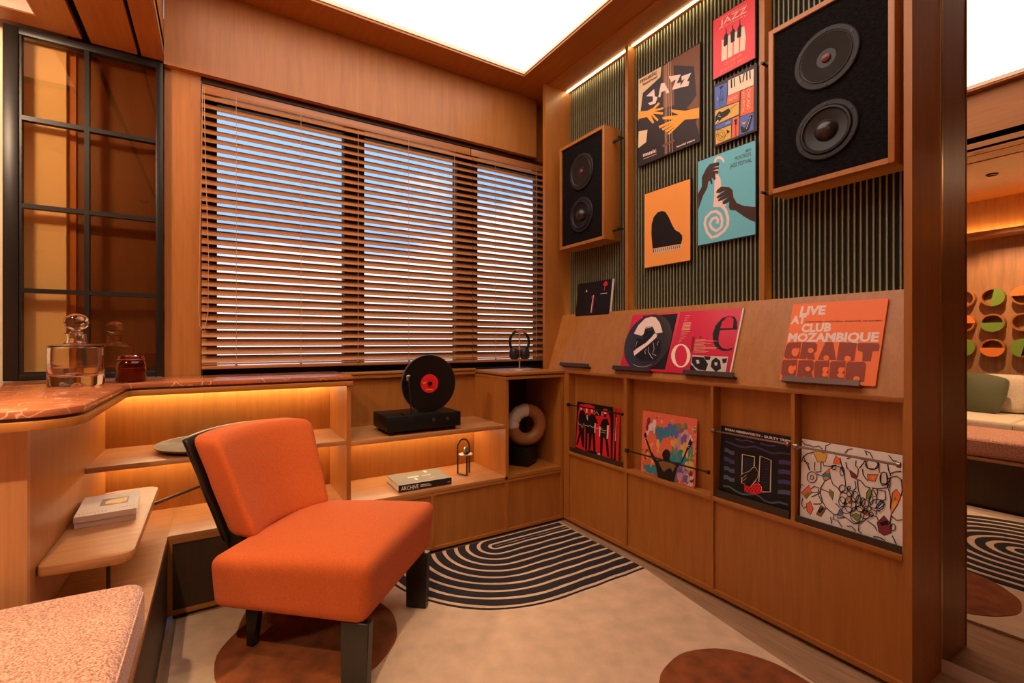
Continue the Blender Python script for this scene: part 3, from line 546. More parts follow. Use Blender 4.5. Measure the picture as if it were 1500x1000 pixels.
  ('p','mustard',[(.0624,.1922),(.0591,.1845),(.0528,.1787),(.0467,.1817),(.04,.1881),(.0463,.1984),(.0519,.1982),(.0573,.1998)]),
  ('p','lagoon',[(.0015,.2454),(-.0002,.2346),(-.0105,.2295),(-.0185,.2351),(-.0213,.2417),(-.0213,.2491),(-.0117,.2554),(-.0015,.2539)]),
  ('p','cobalt',[(.1072,.0861),(.1089,.0777),(.0996,.0699),(.0923,.0725),(.0888,.0819),(.0934,.0944),(.0986,.0952),(.106,.0958)]),
  ('p','lagoon',[(-.029,.1971),(-.0304,.1916),(-.0413,.1826),(-.0517,.1874),(-.0567,.1923),(-.0552,.2003),(-.0423,.2053),(-.0337,.2046)]),
  ('p','coral',[(-.0265,.1739),(-.026,.1614),(-.04,.1571),(-.0493,.1624),(-.0586,.168),(-.0552,.1771),(-.0412,.1819),(-.0305,.1848)]),
  ('p','coral',[(.0023,.287),(.0013,.2752),(-.0036,.2719),(-.0084,.2766),(-.0106,.2851),(-.0111,.2964),(-.0047,.2962),(-.0013,.2965)]),
  ('p','leaf',[(.1525,.1533),(.1506,.1421),(.147,.1375),(.1433,.1419),(.1394,.1506),(.1413,.1581),(.146,.1628),(.1499,.1621)]),
  ('p','tangerine',[(.0119,.1314),(.0114,.1122),(.0063,.1073),(.0005,.1118),(-.0011,.1288),(-.0005,.1456),(.0046,.1467),(.0096,.1473)]),
  ('p','lagoon',[(.1068,.1274),(.1044,.1073),(.0967,.0956),(.0875,.1044),(.0827,.1223),(.0862,.1415),(.0942,.1541),(.104,.1475)]),
  ('p','mustard',[(.0182,.1548),(.0156,.137),(.0101,.1309),(.0059,.1376),(.0004,.1513),(.0023,.1651),(.0082,.1752),(.0146,.173)]),
  ('p','umber',[(.1427,.049),(.1347,.0303),(.1258,.027),(.1123,.0315),(.1068,.0402),(.1139,.0559),(.1244,.0595),(.1366,.058)]),
  ('p','leaf',[(-.1186,.0155),(-.121,.0122),(-.1242,.0094),(-.1283,.0101),(-.1278,.0134),(-.1289,.0165),(-.1246,.0174),(-.1206,.0177)]),
  ('p','lilac',[(.0342,.0591),(.0356,.0481),(.0272,.0424),(.0195,.0496),(.0135,.0543),(.019,.0632),(.0261,.0677),(.0339,.0677)]),
  ('p','tangerine',[(-.0637,.1849),(-.0628,.1747),(-.0684,.1746),(-.0724,.1746),(-.0753,.1828),(-.0739,.1899),(-.0694,.1974),(-.0657,.1923)]),
  ('p','violet',[(.1476,.2012),(.1452,.1898),(.1405,.1887),(.1366,.1876),(.1328,.1985),(.1343,.2082),(.1397,.209),(.1435,.2097)]),
  ('p','leaf',[(.0303,.0645),(.0293,.0587),(.0136,.0491),(.0013,.0509),(-.0005,.0574),(.0009,.0654),(.0126,.0726),(.0209,.0705)]),
  ('p','tangerine',[(-.0387,.1409),(-.0419,.1184),(-.0465,.1182),(-.0541,.1257),(-.0587,.1369),(-.055,.1499),(-.0488,.169),(-.0414,.1544)]),
  ('p','lilac',[(.0938,.066),(.0889,.0556),(.081,.051),(.0751,.0536),(.0727,.0611),(.0748,.0702),(.08,.0741),(.0878,.0763)]),
  ('p','tangerine',[(-.1343,.2052),(-.1345,.2031),(-.1375,.2009),(-.1406,.2019),(-.1422,.2039),(-.1414,.2071),(-.1378,.2072),(-.1335,.2072)]),
  ('p','lilac',[(.1565,.2017),(.1552,.1864),(.1454,.1752),(.138,.1837),(.1355,.1978),(.1368,.2184),(.1436,.2201),(.1499,.2215)]),
  ('p','lilac',[(.1052,.2276),(.1005,.216),(.0972,.206),(.0931,.2158),(.0901,.225),(.0918,.2386),(.0959,.2378),(.1016,.2399)]),
  ('p','coral',[(-.0116,.2713),(-.0138,.2606),(-.0166,.2511),(-.0212,.2529),(-.026,.2691),(-.0222,.2898),(-.0185,.2928),(-.013,.2841)]),
  ('p','cobalt',[(.0617,.082),(.062,.0676),(.0561,.0601),(.049,.0609),(.0478,.0788),(.0488,.0929),(.0545,.0976),(.0601,.0992)]),
  ('p','tangerine',[(.0153,.196),(.0155,.1803),(.0052,.1739),(-.0061,.1821),(-.0067,.1921),(-.0055,.2026),(.0034,.2163),(.0159,.2087)]),
  ('p','leaf',[(.0651,.0983),(.0599,.0841),(.0539,.0736),(.0443,.0724),(.0446,.0937),(.0414,.1118),(.0522,.1122),(.0623,.1139)]),
  ('p','lilac',[(.054,.1716),(.0533,.1567),(.0454,.1578),(.0364,.1533),(.0318,.1673),(.0389,.1814),(.0442,.1853),(.0504,.181)]),
  ('p','lagoon',[(-.1248,.0547),(-.1266,.0519),(-.1307,.0505),(-.1352,.0505),(-.1361,.0522),(-.1339,.0545),(-.1311,.0578),(-.1279,.0573)]),
  ('p','mustard',[(.1634,.1462),(.1633,.1443),(.1608,.1433),(.158,.1425),(.1573,.145),(.1578,.1479),(.1606,.1493),(.1634,.1491)]),
  ('p','lagoon',[(.134,.1813),(.1295,.1693),(.1198,.1578),(.1121,.1649),(.1071,.1761),(.1095,.198),(.1179,.2026),(.127,.1929)]),
  ('p','blush',[(.1488,.0243),(.1514,.0203),(.1422,.0118),(.1363,.0148),(.13,.0195),(.1356,.0277),(.1414,.032),(.1482,.0314)]),
  ('p','maroon',[(-.0917,.2237),(-.0969,.2156),(-.1033,.2127),(-.1108,.2144),(-.1147,.22),(-.1132,.2277),(-.1045,.2377),(-.0943,.2305)]),
  ('p','salmon',[(.1114,.2622),(.1082,.2552),(.1027,.246),(.0986,.2529),(.0958,.2597),(.0949,.2688),(.1016,.2726),(.1065,.2695)]),
  ('p','violet',[(.0558,.039),(.0568,.0289),(.0495,.0227),(.0414,.0264),(.0379,.0347),(.0433,.0511),(.0484,.0489),(.0539,.0468)]),
  ('p','mustard',[(-.0016,.19),(-.003,.1768),(-.0107,.1617),(-.0202,.1718),(-.0208,.1865),(-.02,.2037),(-.013,.2152),(-.0061,.2053)]),
  ('p','leaf',[(-.021,.0795),(-.0236,.0627),(-.0368,.0491),(-.0472,.0633),(-.0555,.0719),(-.0463,.0891),(-.0389,.0946),(-.0304,.0969)]),
  ('p','lagoon',[(.0424,.2278),(.038,.2154),(.031,.208),(.0241,.2152),(.0158,.2233),(.0209,.2337),(.0296,.2412),(.0364,.2357)]),
  ('p','mustard',[(.1536,.1001),(.1546,.0923),(.1465,.0805),(.1406,.086),(.1366,.0962),(.1378,.108),(.1454,.1082),(.154,.1074)]),
  ('p','lilac',[(.087,.1885),(.0835,.1793),(.0749,.1744),(.0673,.1769),(.0638,.1842),(.0649,.1912),(.0738,.2015),(.0808,.1987)]),
  ('p','leaf',[(.1495,.1294),(.1407,.1167),(.1326,.1154),(.1195,.1139),(.1158,.1221),(.1226,.1329),(.1317,.1364),(.1421,.1396)]),
  ('p','lagoon',[(-.0207,.1938),(-.0245,.178),(-.0335,.1674),(-.0498,.1794),(-.05,.1886),(-.0516,.2006),(-.0354,.2085),(-.0236,.2047)]),
  ('p','lilac',[(.0903,.0524),(.0845,.0421),(.0784,.0311),(.071,.033),(.0669,.0467),(.0707,.0598),(.0767,.0706),(.0867,.0629)]),
  ('p','lilac',[(.0593,.1808),(.0579,.1689),(.0476,.1614),(.0407,.1683),(.0326,.1757),(.0408,.1851),(.0464,.1883),(.0533,.1911)]),
  ('p','tangerine',[(-.0387,.1812),(-.0445,.167),(-.0522,.1595),(-.0615,.1689),(-.0675,.176),(-.0672,.1869),(-.0538,.1929),(-.0432,.1938)]),
  ('p','lagoon',[(-.09,.0419),(-.0887,.0245),(-.1036,.0194),(-.1188,.0216),(-.1225,.0345),(-.1195,.0474),(-.1055,.0591),(-.0951,.0597)]),
  ('p','cobalt',[(.1227,.0902),(.1176,.0782),(.1104,.073),(.0987,.0769),(.1008,.0853),(.0992,.0945),(.1092,.0999),(.1165,.0982)]),
  ('p','lagoon',[(.1174,.1465),(.1136,.1414),(.108,.1349),(.0993,.1359),(.093,.1415),(.0995,.1485),(.1071,.1556),(.1136,.1531)]),
  ('p','coral',[(-.0416,.1621),(-.0452,.1497),(-.0499,.1462),(-.0568,.1416),(-.0604,.1585),(-.0548,.1701),(-.0517,.1839),(-.0447,.1706)]),
  ('p','tangerine',[(-.1042,.1527),(-.1092,.1434),(-.1171,.1421),(-.1257,.1391),(-.1289,.1481),(-.1256,.1578),(-.1181,.1616),(-.1061,.1602)]),
  ('p','amber',[(.0266,.2404),(.0233,.2279),(.0171,.2176),(.0076,.2204),(.0016,.2363),(.0092,.253),(.015,.2639),(.0239,.2538)]),
  ('p','leaf',[(.0878,.1513),(.0886,.1368),(.0789,.1328),(.0731,.1373),(.0659,.1469),(.0704,.1573),(.0775,.1652),(.0834,.1658)]),
  ('p','lagoon',[(.1168,.2787),(.1109,.2696),(.1056,.2694),(.0989,.268),(.0959,.2755),(.0972,.2852),(.1049,.2867),(.1094,.2852)]),
  ('p','lilac',[(.1004,.2113),(.0917,.1929),(.0852,.179),(.0748,.1885),(.0689,.2057),(.0705,.2257),(.0829,.2315),(.0918,.2295)]),
  ('p','lagoon',[(.0024,.2048),(-.0014,.1893),(-.0059,.1763),(-.0126,.1893),(-.0155,.2016),(-.0163,.2194),(-.0084,.2309),(-.0018,.2203)]),
  ('p','lilac',[(.0934,.2),(.092,.1828),(.0878,.1714),(.0814,.1828),(.0768,.1969),(.0799,.2175),(.086,.215),(.0904,.2097)]),
  ('p','lagoon',[(-.1219,.0163),(-.1208,.0134),(-.1252,.0113),(-.1281,.0119),(-.1301,.0144),(-.129,.0169),(-.1256,.019),(-.1217,.0181)]),
  ('p','lagoon',[(.0365,.3014),(.0351,.2989),(.033,.2977),(.03,.2986),(.028,.3002),(.0299,.3034),(.0327,.3034),(.036,.3042)]),
  ('p','leaf',[(-.0246,.1935),(-.0253,.1827),(-.0347,.1721),(-.0493,.1788),(-.0539,.1883),(-.0437,.2021),(-.0362,.2042),(-.0265,.2104)]),
  ('p','tangerine',[(.0117,.2838),(.0109,.282),(.0075,.2802),(.0036,.2805),(.0023,.2825),(.0047,.2853),(.0072,.2859),(.0104,.2862)]),
  ('p','salmon',[(.1436,.0932),(.1399,.0859),(.1346,.084),(.1291,.0832),(.1275,.0896),(.1303,.0946),(.1339,.1025),(.1378,.098)]),
  ('p','salmon',[(.0318,.2968),(.0291,.2939),(.027,.2922),(.0236,.2928),(.0221,.2954),(.0231,.2977),(.0267,.2995),(.0307,.2989)]),
  ('p','lagoon',[(-.0356,.2223),(-.0426,.2143),(-.0497,.2064),(-.0616,.207),(-.0665,.2171),(-.0618,.226),(-.0511,.236),(-.043,.2308)]),
  ('p','salmon',[(.1567,.1886),(.1562,.1821),(.1474,.1732),(.1388,.1776),(.1346,.1843),(.1413,.195),(.1465,.1939),(.1545,.1944)]),
  ('p','salmon',[(.16,.2628),(.1586,.2515),(.1519,.2514),(.1456,.2511),(.1404,.2596),(.1425,.2697),(.151,.2739),(.1582,.2714)]),
  ('p','lagoon',[(.0212,.0513),(.0148,.0426),(.0094,.0372),(-.0005,.0382),(-.0064,.0449),(-.0004,.0542),(.0086,.055),(.0156,.0575)]),
  ('p','cobalt',[(.1002,.076),(.0961,.0666),(.0842,.0566),(.0702,.0589),(.0688,.0687),(.0702,.0776),(.083,.0848),(.0909,.0814)]),
  ('p','cobalt',[(.1265,.0815),(.1203,.062),(.1087,.0555),(.0976,.0528),(.095,.0742),(.0941,.0918),(.1068,.1),(.1201,.0926)]),
  ('p','leaf',[(.0039,.0383),(.0028,.03),(-.0055,.0209),(-.0116,.0277),(-.0196,.0327),(-.0155,.0412),(-.0068,.0485),(.0017,.0474)]),
  ('p','lagoon',[(.1019,.1536),(.1002,.1419),(.089,.1256),(.0809,.1377),(.0782,.1488),(.0787,.1674),(.0867,.1797),(.0974,.1675)]),
  ('p','amber',[(.083,.2566),(.0831,.247),(.0776,.2298),(.0722,.2402),(.0699,.2544),(.0718,.265),(.0757,.2744),(.0816,.2675)]),
  ('p','leaf',[(.0868,.1072),(.0818,.0949),(.078,.0907),(.0718,.0915),(.0666,.1028),(.0715,.1126),(.077,.115),(.0832,.1154)]),
  ('p','lagoon',[(.0511,.1185),(.0499,.1085),(.045,.1003),(.0375,.1024),(.0376,.1156),(.0373,.1282),(.0437,.1302),(.0499,.1275)]),
  ('p','lagoon',[(-.0001,.0689),(-.0039,.0465),(-.0086,.0486),(-.0121,.0466),(-.0188,.0647),(-.0164,.0849),(-.0102,.0857),(-.0051,.0855)]),
  ('p','salmon',[(.1212,.2281),(.1156,.2129),(.1093,.2095),(.1036,.207),(.099,.2242),(.1014,.239),(.1078,.2454),(.114,.247)]),
  ('p','violet',[(.1286,.0974),(.1229,.0792),(.1169,.0777),(.1052,.0797),(.103,.0916),(.1092,.1144),(.1151,.1215),(.1247,.1166)]),
  ('p','leaf',[(.0707,.122),(.0596,.1127),(.052,.1044),(.0402,.1049),(.0389,.1153),(.0393,.1241),(.0509,.1294),(.0591,.1292)]),
  ('p','lagoon',[(.0606,.2311),(.0593,.2235),(.0535,.2183),(.0499,.2218),(.0478,.2289),(.0491,.2415),(.0523,.2453),(.0573,.24)]),
  ('p','lagoon',[(-.0082,.0169),(-.0095,.0149),(-.0128,.0128),(-.0166,.0118),(-.0174,.0147),(-.0151,.0176),(-.0131,.0198),(-.0102,.0197)]),
  ('p','lagoon',[(.1312,.1411),(.1309,.1344),(.1248,.1287),(.1196,.1316),(.1165,.138),(.1177,.1479),(.1237,.156),(.1319,.1527)]),
  ('p','coral',[(.1608,.2582),(.1588,.2508),(.1477,.2404),(.1386,.2456),(.1279,.2528),(.1359,.261),(.1465,.2692),(.1588,.266)]),
  ('p','leaf',[(.0325,.1198),(.0298,.1121),(.0202,.1026),(.0138,.1042),(.006,.1142),(.0082,.1229),(.019,.13),(.0266,.1293)]),
  ('p','lagoon',[(.0633,.1282),(.0646,.1177),(.059,.1148),(.0534,.1144),(.0504,.1255),(.0525,.1356),(.0577,.1455),(.0616,.1372)]),
  ('p','tangerine',[(-.0091,.1876),(-.01,.1712),(-.0141,.1672),(-.0178,.1702),(-.022,.1852),(-.0217,.1986),(-.0156,.2006),(-.012,.1987)]),
  ('p','violet',[(.1201,.2587),(.1192,.2464),(.1156,.2297),(.1102,.2437),(.104,.2561),(.1091,.2732),(.1133,.2863),(.119,.2797)]),
  ('p','leaf',[(.1654,.0897),(.1644,.0878),(.1624,.0855),(.1602,.0868),(.1589,.0882),(.1588,.0911),(.1621,.0917),(.1655,.0917)]),
  ('p','lagoon',[(.1264,.1815),(.1244,.1666),(.12,.1627),(.1151,.1635),(.1109,.1785),(.1128,.2006),(.118,.212),(.1233,.2026)]),
  ('p','coral',[(-.1031,.1951),(-.1038,.1792),(-.1131,.1781),(-.1189,.1783),(-.1257,.1912),(-.121,.2093),(-.1148,.2124),(-.1087,.205)]),
  ('p','lilac',[(.1285,.07),(.1259,.0583),(.1155,.0542),(.1089,.0575),(.1058,.0646),(.1085,.0753),(.1146,.0749),(.1252,.0798)]),
  ('p','salmon',[(.1539,.0943),(.1508,.0801),(.1418,.0646),(.1328,.0738),(.132,.0893),(.1348,.1029),(.1395,.121),(.1472,.1144)]),
  ('p','coral',[(.007,.2667),(-.0005,.259),(-.009,.2562),(-.0234,.253),(-.0264,.2616),(-.0186,.2724),(-.0099,.2743),(.0041,.2738)]),
  ('p','tangerine',[(-.0448,.3059),(-.0456,.303),(-.0481,.3013),(-.0516,.3025),(-.0519,.3049),(-.0522,.3066),(-.0485,.3094),(-.0455,.308)]),
  ('p','coral',[(-.075,.089),(-.0794,.0767),(-.0884,.0616),(-.0958,.0703),(-.1021,.0833),(-.0965,.0979),(-.0908,.1119),(-.0791,.1074)]),
  ('p','violet',[(-.0273,.0994),(-.0291,.0762),(-.0333,.0737),(-.0391,.0811),(-.043,.0961),(-.0416,.1089),(-.036,.1317),(-.0317,.1184)]),
  ('p','leaf',[(.1164,.2721),(.115,.2517),(.1079,.2514),(.0985,.2541),(.0965,.269),(.0992,.2859),(.1059,.2989),(.1151,.2924)]),
  ('p','lagoon',[(.0468,.1165),(.0482,.108),(.0335,.0943),(.0237,.102),(.0211,.111),(.0237,.126),(.0316,.1352),(.0405,.1293)]),
  ('p','lagoon',[(.0361,.1036),(.0347,.094),(.0255,.0921),(.0154,.0871),(.0134,.0987),(.0151,.1113),(.0246,.1114),(.0333,.1126)]),
  ('p','lilac',[(.0974,.2156),(.096,.2041),(.0927,.1872),(.0878,.2026),(.0844,.2133),(.0862,.2249),(.0909,.2309),(.0962,.227)]),
  ('p','amber',[(.0622,.2452),(.057,.2357),(.053,.2358),(.047,.2362),(.0444,.2423),(.0465,.2487),(.0521,.2568),(.057,.2511)]),
  ('p','leaf',[(-.0082,.085),(-.0069,.0711),(-.0192,.0705),(-.0294,.0659),(-.0347,.0792),(-.03,.0946),(-.0205,.0989),(-.0128,.0939)]),
  ('p','lilac',[(.087,.0673),(.0845,.0512),(.0735,.0418),(.065,.0501),(.0562,.0601),(.0637,.0773),(.0719,.0787),(.0795,.0826)]),
  ('p','leaf',[(.165,.2694),(.1644,.2584),(.1602,.2568),(.155,.2593),(.153,.2675),(.1535,.2772),(.1592,.2828),(.1654,.2769)]),
  ('p','mustard',[(-.0317,.103),(-.0323,.0846),(-.0435,.0764),(-.054,.0832),(-.0585,.0974),(-.0569,.1117),(-.0459,.1286),(-.0361,.1141)]),
  ('p','lagoon',[(.1464,.1747),(.1424,.1653),(.1382,.1626),(.1321,.1619),(.1261,.1707),(.1302,.1777),(.1374,.1829),(.145,.1838)]),
  ('p','maroon',[(-.0893,.233),(-.0937,.2249),(-.1081,.2101),(-.1236,.2175),(-.1303,.2264),(-.1254,.2406),(-.11,.248),(-.0949,.2451)]),
  ('p','leaf',[(-.0174,.0754),(-.0214,.0565),(-.0331,.0532),(-.0413,.0562),(-.0466,.0689),(-.0415,.082),(-.0347,.0862),(-.0263,.0876)]),
  ('p','salmon',[(-.0449,.3035),(-.0465,.3009),(-.0493,.2988),(-.0524,.3006),(-.0533,.3024),(-.0537,.3054),(-.0497,.3064),(-.0461,.3057)]),
  ('p','coral',[(.0215,.2619),(.0168,.2502),(.0092,.2457),(-.0029,.2499),(-.005,.2578),(.0012,.2691),(.0079,.2746),(.0177,.2672)]),
  ('p','coral',[(-.1064,.248),(-.1077,.2383),(-.1166,.2339),(-.1252,.2358),(-.1292,.2445),(-.1265,.2536),(-.1178,.2579),(-.1101,.2572)]),
  ('p','leaf',[(.1658,.1152),(.1664,.1125),(.1631,.1118),(.1602,.1117),(.1582,.1136),(.1603,.1167),(.1628,.1182),(.1654,.1177)]),
  ('p','coral',[(.1468,.2255),(.1481,.2155),(.1416,.2145),(.1355,.2154),(.1348,.2234),(.1343,.2356),(.1406,.2389),(.1452,.2323)]),
  ('p','mustard',[(.1017,.1831),(.1023,.1716),(.0958,.169),(.0895,.1679),(.0863,.1801),(.0899,.1902),(.0946,.1988),(.1003,.1915)]),
  ('p','mustard',[(.0535,.1891),(.0512,.18),(.0474,.1694),(.0422,.1748),(.0387,.1864),(.0427,.1998),(.046,.2017),(.0519,.1976)]),
  ('p','leaf',[(.0151,.0708),(.0074,.0529),(.0023,.0494),(-.0075,.0517),(-.0074,.0657),(-.0089,.0835),(.0002,.0953),(.0102,.0802)]),
  ('p','tangerine',[(-.0137,.1778),(-.0184,.1604),(-.0258,.1501),(-.0366,.1522),(-.0432,.1724),(-.041,.1882),(-.0282,.2021),(-.0172,.194)]),
  ('p','lagoon',[(.0512,.0964),(.0417,.0855),(.0329,.081),(.0248,.0749),(.0187,.0893),(.0188,.1036),(.0316,.1097),(.0462,.1106)]),
  ('p','coral',[(.0045,.1952),(.0007,.1838),(-.0034,.1688),(-.0108,.1723),(-.0167,.1914),(-.0122,.2077),(-.0055,.217),(.0001,.2102)]),
  ('p','lagoon',[(-.024,.199),(-.027,.1787),(-.0401,.1727),(-.0531,.1731),(-.0533,.1938),(-.0503,.2075),(-.042,.213),(-.034,.2171)]),
  ('p','coral',[(-.0998,.2589),(-.1039,.2406),(-.1081,.2358),(-.1128,.2392),(-.1175,.2562),(-.1149,.2729),(-.1099,.273),(-.1044,.2682)]),
  ('p','coral',[(-.0248,.1668),(-.0313,.1512),(-.04,.1416),(-.053,.1432),(-.0632,.1596),(-.0513,.1818),(-.0422,.1892),(-.0335,.184)]),
  ('p','cobalt',[(.0506,.2414),(.0458,.2339),(.0412,.2259),(.0352,.2321),(.0348,.2388),(.0339,.245),(.0399,.255),(.0449,.252)]),
  ('p','tangerine',[(.0299,.1861),(.03,.177),(.0247,.1626),(.0173,.1699),(.015,.1834),(.0163,.1962),(.023,.2018),(.0301,.203)]),
  ('p','leaf',[(.1592,.1312),(.1579,.1126),(.1514,.1015),(.1442,.1092),(.1406,.1271),(.1418,.1458),(.1496,.1484),(.1547,.1502)]),
  ('p','coral',[(-.1139,.235),(-.1135,.2233),(-.1204,.2144),(-.1275,.2222),(-.1319,.2322),(-.1285,.2454),(-.1222,.2515),(-.1146,.2458)]),
  ('p','maroon',[(-.1045,.2635),(-.1066,.2516),(-.113,.2441),(-.121,.2478),(-.1234,.2607),(-.1201,.2693),(-.1147,.2796),(-.105,.2732)]),
  ('p','lagoon',[(.1052,.1776),(.1027,.1639),(.0989,.1567),(.094,.1611),(.0932,.1753),(.0921,.1872),(.0973,.1947),(.1007,.1886)]),
  ('p','leaf',[(-.009,.0475),(-.0089,.0396),(-.0159,.0367),(-.0209,.0374),(-.024,.0441),(-.0215,.0501),(-.0169,.0598),(-.0117,.0538)]),
  ('p','lagoon',[(.0336,.1123),(.0301,.1003),(.0229,.0955),(.0157,.1004),(.0088,.1071),(.0137,.1146),(.0217,.1221),(.0284,.1238)]),
  ('p','umber',[(-.0517,.0669),(-.0559,.0561),(-.0669,.0521),(-.0764,.0518),(-.0817,.0603),(-.0755,.0745),(-.0683,.0805),(-.0546,.0738)]),
  ('p','coral',[(.0968,.2732),(.0894,.2545),(.0798,.2544),(.0669,.2585),(.066,.2684),(.0682,.2791),(.0784,.2862),(.0885,.2827)]),
  ('p','leaf',[(.1545,.1167),(.1539,.0958),(.146,.0956),(.1405,.0962),(.135,.1124),(.138,.1275),(.1446,.1318),(.152,.1283)]),
  ('p','lagoon',[(-.0441,.0477),(-.0459,.0348),(-.0599,.0268),(-.0711,.0311),(-.0723,.0412),(-.0712,.0532),(-.0614,.0575),(-.0485,.054)]),
  ('p','lagoon',[(.0969,.1411),(.0928,.1332),(.0872,.1323),(.0814,.1316),(.0796,.1375),(.081,.1452),(.0866,.147),(.0916,.1476)]),
  ('p','lagoon',[(.0316,.1006),(.0214,.0825),(.0149,.0843),(.0028,.0777),(.0045,.0947),(.0043,.1096),(.0137,.1131),(.0246,.1151)]),
  ('p','amber',[(.0398,.3015),(.0399,.2984),(.0371,.2978),(.0332,.2979),(.0337,.3007),(.033,.3037),(.0368,.3042),(.0404,.3047)]),
  ('p','lilac',[(.0875,.0783),(.0812,.0624),(.0691,.0561),(.0606,.0576),(.0531,.0704),(.0598,.0818),(.0675,.0928),(.0771,.0891)]),
  ('p','tangerine',[(-.0094,.1606),(-.0118,.1532),(-.0199,.1404),(-.0316,.1487),(-.0346,.1558),(-.0289,.1693),(-.0214,.1743),(-.0096,.1701)]),
  ('p','leaf',[(.0081,.2464),(.0096,.2394),(-.0001,.2331),(-.0082,.2343),(-.0112,.2433),(-.0074,.2532),(-.0013,.2581),(.0079,.2549)]),
  ('p','coral',[(-.0562,.1733),(-.0571,.1613),(-.0639,.1555),(-.0685,.1537),(-.0726,.1703),(-.0699,.1851),(-.0655,.1908),(-.059,.1868)]),
  ('p','coral',[(-.0746,.1545),(-.0755,.1447),(-.0804,.1352),(-.0855,.1385),(-.0893,.1517),(-.0876,.1646),(-.0823,.1762),(-.0772,.1644)]),
  ('p','mustard',[(.0728,.2137),(.0653,.1921),(.059,.1876),(.0465,.1943),(.0483,.2094),(.0464,.2235),(.0568,.2385),(.0652,.2316)]),
  ('p','leaf',[(-.0102,.0686),(-.0129,.0516),(-.0258,.0505),(-.0351,.0525),(-.0413,.0616),(-.0412,.0751),(-.0274,.0848),(-.015,.0807)]),
  ('p','mustard',[(-.1369,.1041),(-.1377,.1012),(-.1413,.1002),(-.1442,.0997),(-.1476,.1019),(-.1439,.1052),(-.1417,.1078),(-.1388,.1065)]),
  ('p','coral',[(-.0749,.1159),(-.083,.107),(-.0913,.0973),(-.101,.105),(-.1075,.1093),(-.1024,.121),(-.0927,.1259),(-.0797,.1226)]),
  ('p','lilac',[(.133,.2392),(.1316,.223),(.1287,.2052),(.1241,.2242),(.1227,.2374),(.1224,.2509),(.1263,.2636),(.1314,.2573)]),
  ('p','lagoon',[(-.031,.2229),(-.0403,.2095),(-.0486,.1959),(-.0587,.1948),(-.0618,.2178),(-.0606,.232),(-.0511,.25),(-.039,.2391)]),
  ('p','mustard',[(-.0745,.0643),(-.0768,.0501),(-.0806,.0414),(-.0883,.0487),(-.0906,.0607),(-.0893,.0731),(-.0826,.0849),(-.0772,.0742)]),
  ('p','salmon',[(.1374,.1319),(.1399,.1216),(.1304,.1135),(.1241,.1186),(.121,.1284),(.1217,.1416),(.1292,.1441),(.1391,.1436)]),
  ('p','coral',[(-.0195,.3049),(-.0195,.3027),(-.0227,.3012),(-.0252,.3009),(-.0262,.304),(-.0264,.3059),(-.023,.3087),(-.0199,.3066)]),
  ('p','blush',[(-.0761,.2479),(-.0752,.2283),(-.0884,.2291),(-.1003,.2237),(-.1108,.2425),(-.1039,.2622),(-.0902,.2679),(-.0752,.2627)]),
  ('p','salmon',[(.0893,.0145),(.0881,.0123),(.0847,.0111),(.0815,.0101),(.0816,.0126),(.0818,.0155),(.0845,.0164),(.0879,.0166)]),
  ('p','leaf',[(-.0266,.2481),(-.0337,.2268),(-.0394,.2256),(-.0475,.2216),(-.0519,.2441),(-.0479,.2671),(-.0418,.2785),(-.0323,.2614)]),
  ('p','lagoon',[(-.1005,.0464),(-.1053,.0344),(-.1196,.0308),(-.1342,.0302),(-.1346,.0387),(-.1286,.0503),(-.1207,.0531),(-.1095,.0554)]),
  ('p','coral',[(.0288,.161),(.0303,.1477),(.0199,.1312),(.0073,.1443),(.0098,.1573),(.0084,.1753),(.0177,.182),(.0247,.1752)]),
  ('p','blush',[(-.061,.2652),(-.0662,.2587),(-.0761,.2528),(-.0856,.2528),(-.088,.2612),(-.0837,.2698),(-.0769,.2704),(-.0683,.2699)]),
  ('p','salmon',[(.1445,.2389),(.1407,.2313),(.1345,.2288),(.1263,.2307),(.1186,.2344),(.1248,.2433),(.1337,.2482),(.1427,.2442)]),
  ('p','lilac',[(.1312,.2386),(.1247,.2269),(.1158,.2203),(.1048,.2147),(.1,.2333),(.1053,.2504),(.1141,.2618),(.1211,.2487)]),
  ('p','violet',[(-.0445,.0913),(-.0434,.0765),(-.0561,.0642),(-.0694,.063),(-.0693,.086),(-.0687,.1043),(-.0584,.1127),(-.0454,.1055)]),
  ('p','blush',[(.1398,.0517),(.1357,.0393),(.1282,.0301),(.118,.0355),(.1172,.0461),(.12,.0599),(.1266,.0677),(.1395,.0632)]),
  ('p','salmon',[(.0874,.0392),(.0868,.0319),(.0824,.0245),(.0773,.0279),(.0739,.0359),(.0764,.0443),(.0813,.0527),(.0864,.0478)]),
  ('p','amber',[(-.1076,.1833),(-.1117,.1656),(-.1195,.1586),(-.129,.1654),(-.1334,.1788),(-.1297,.196),(-.1213,.1959),(-.1135,.198)]),
  ('p','lagoon',[(.021,.1176),(.0199,.1089),(.0144,.109),(.007,.1099),(.0059,.1144),(.0075,.1195),(.0137,.1238),(.0229,.1232)]),
  ('p','lagoon',[(-.0372,.2419),(-.0418,.2298),(-.0463,.2185),(-.0545,.2197),(-.0588,.2385),(-.0544,.2591),(-.0482,.2605),(-.0432,.2535)]),
  ('p','lagoon',[(-.0468,.0439),(-.0471,.0374),(-.0547,.0323),(-.0617,.0307),(-.0653,.0396),(-.0612,.0514),(-.0558,.0571),(-.0492,.0499)]),
  ('p','umber',[(-.1364,.1256),(-.1387,.1229),(-.1409,.1204),(-.1451,.1216),(-.1473,.1235),(-.1441,.1259),(-.1413,.1294),(-.1387,.127)]),
  ('p','salmon',[(.1381,.2746),(.1368,.2642),(.1309,.2574),(.1235,.2637),(.1205,.2718),(.1251,.2804),(.1297,.2879),(.1349,.2819)]),
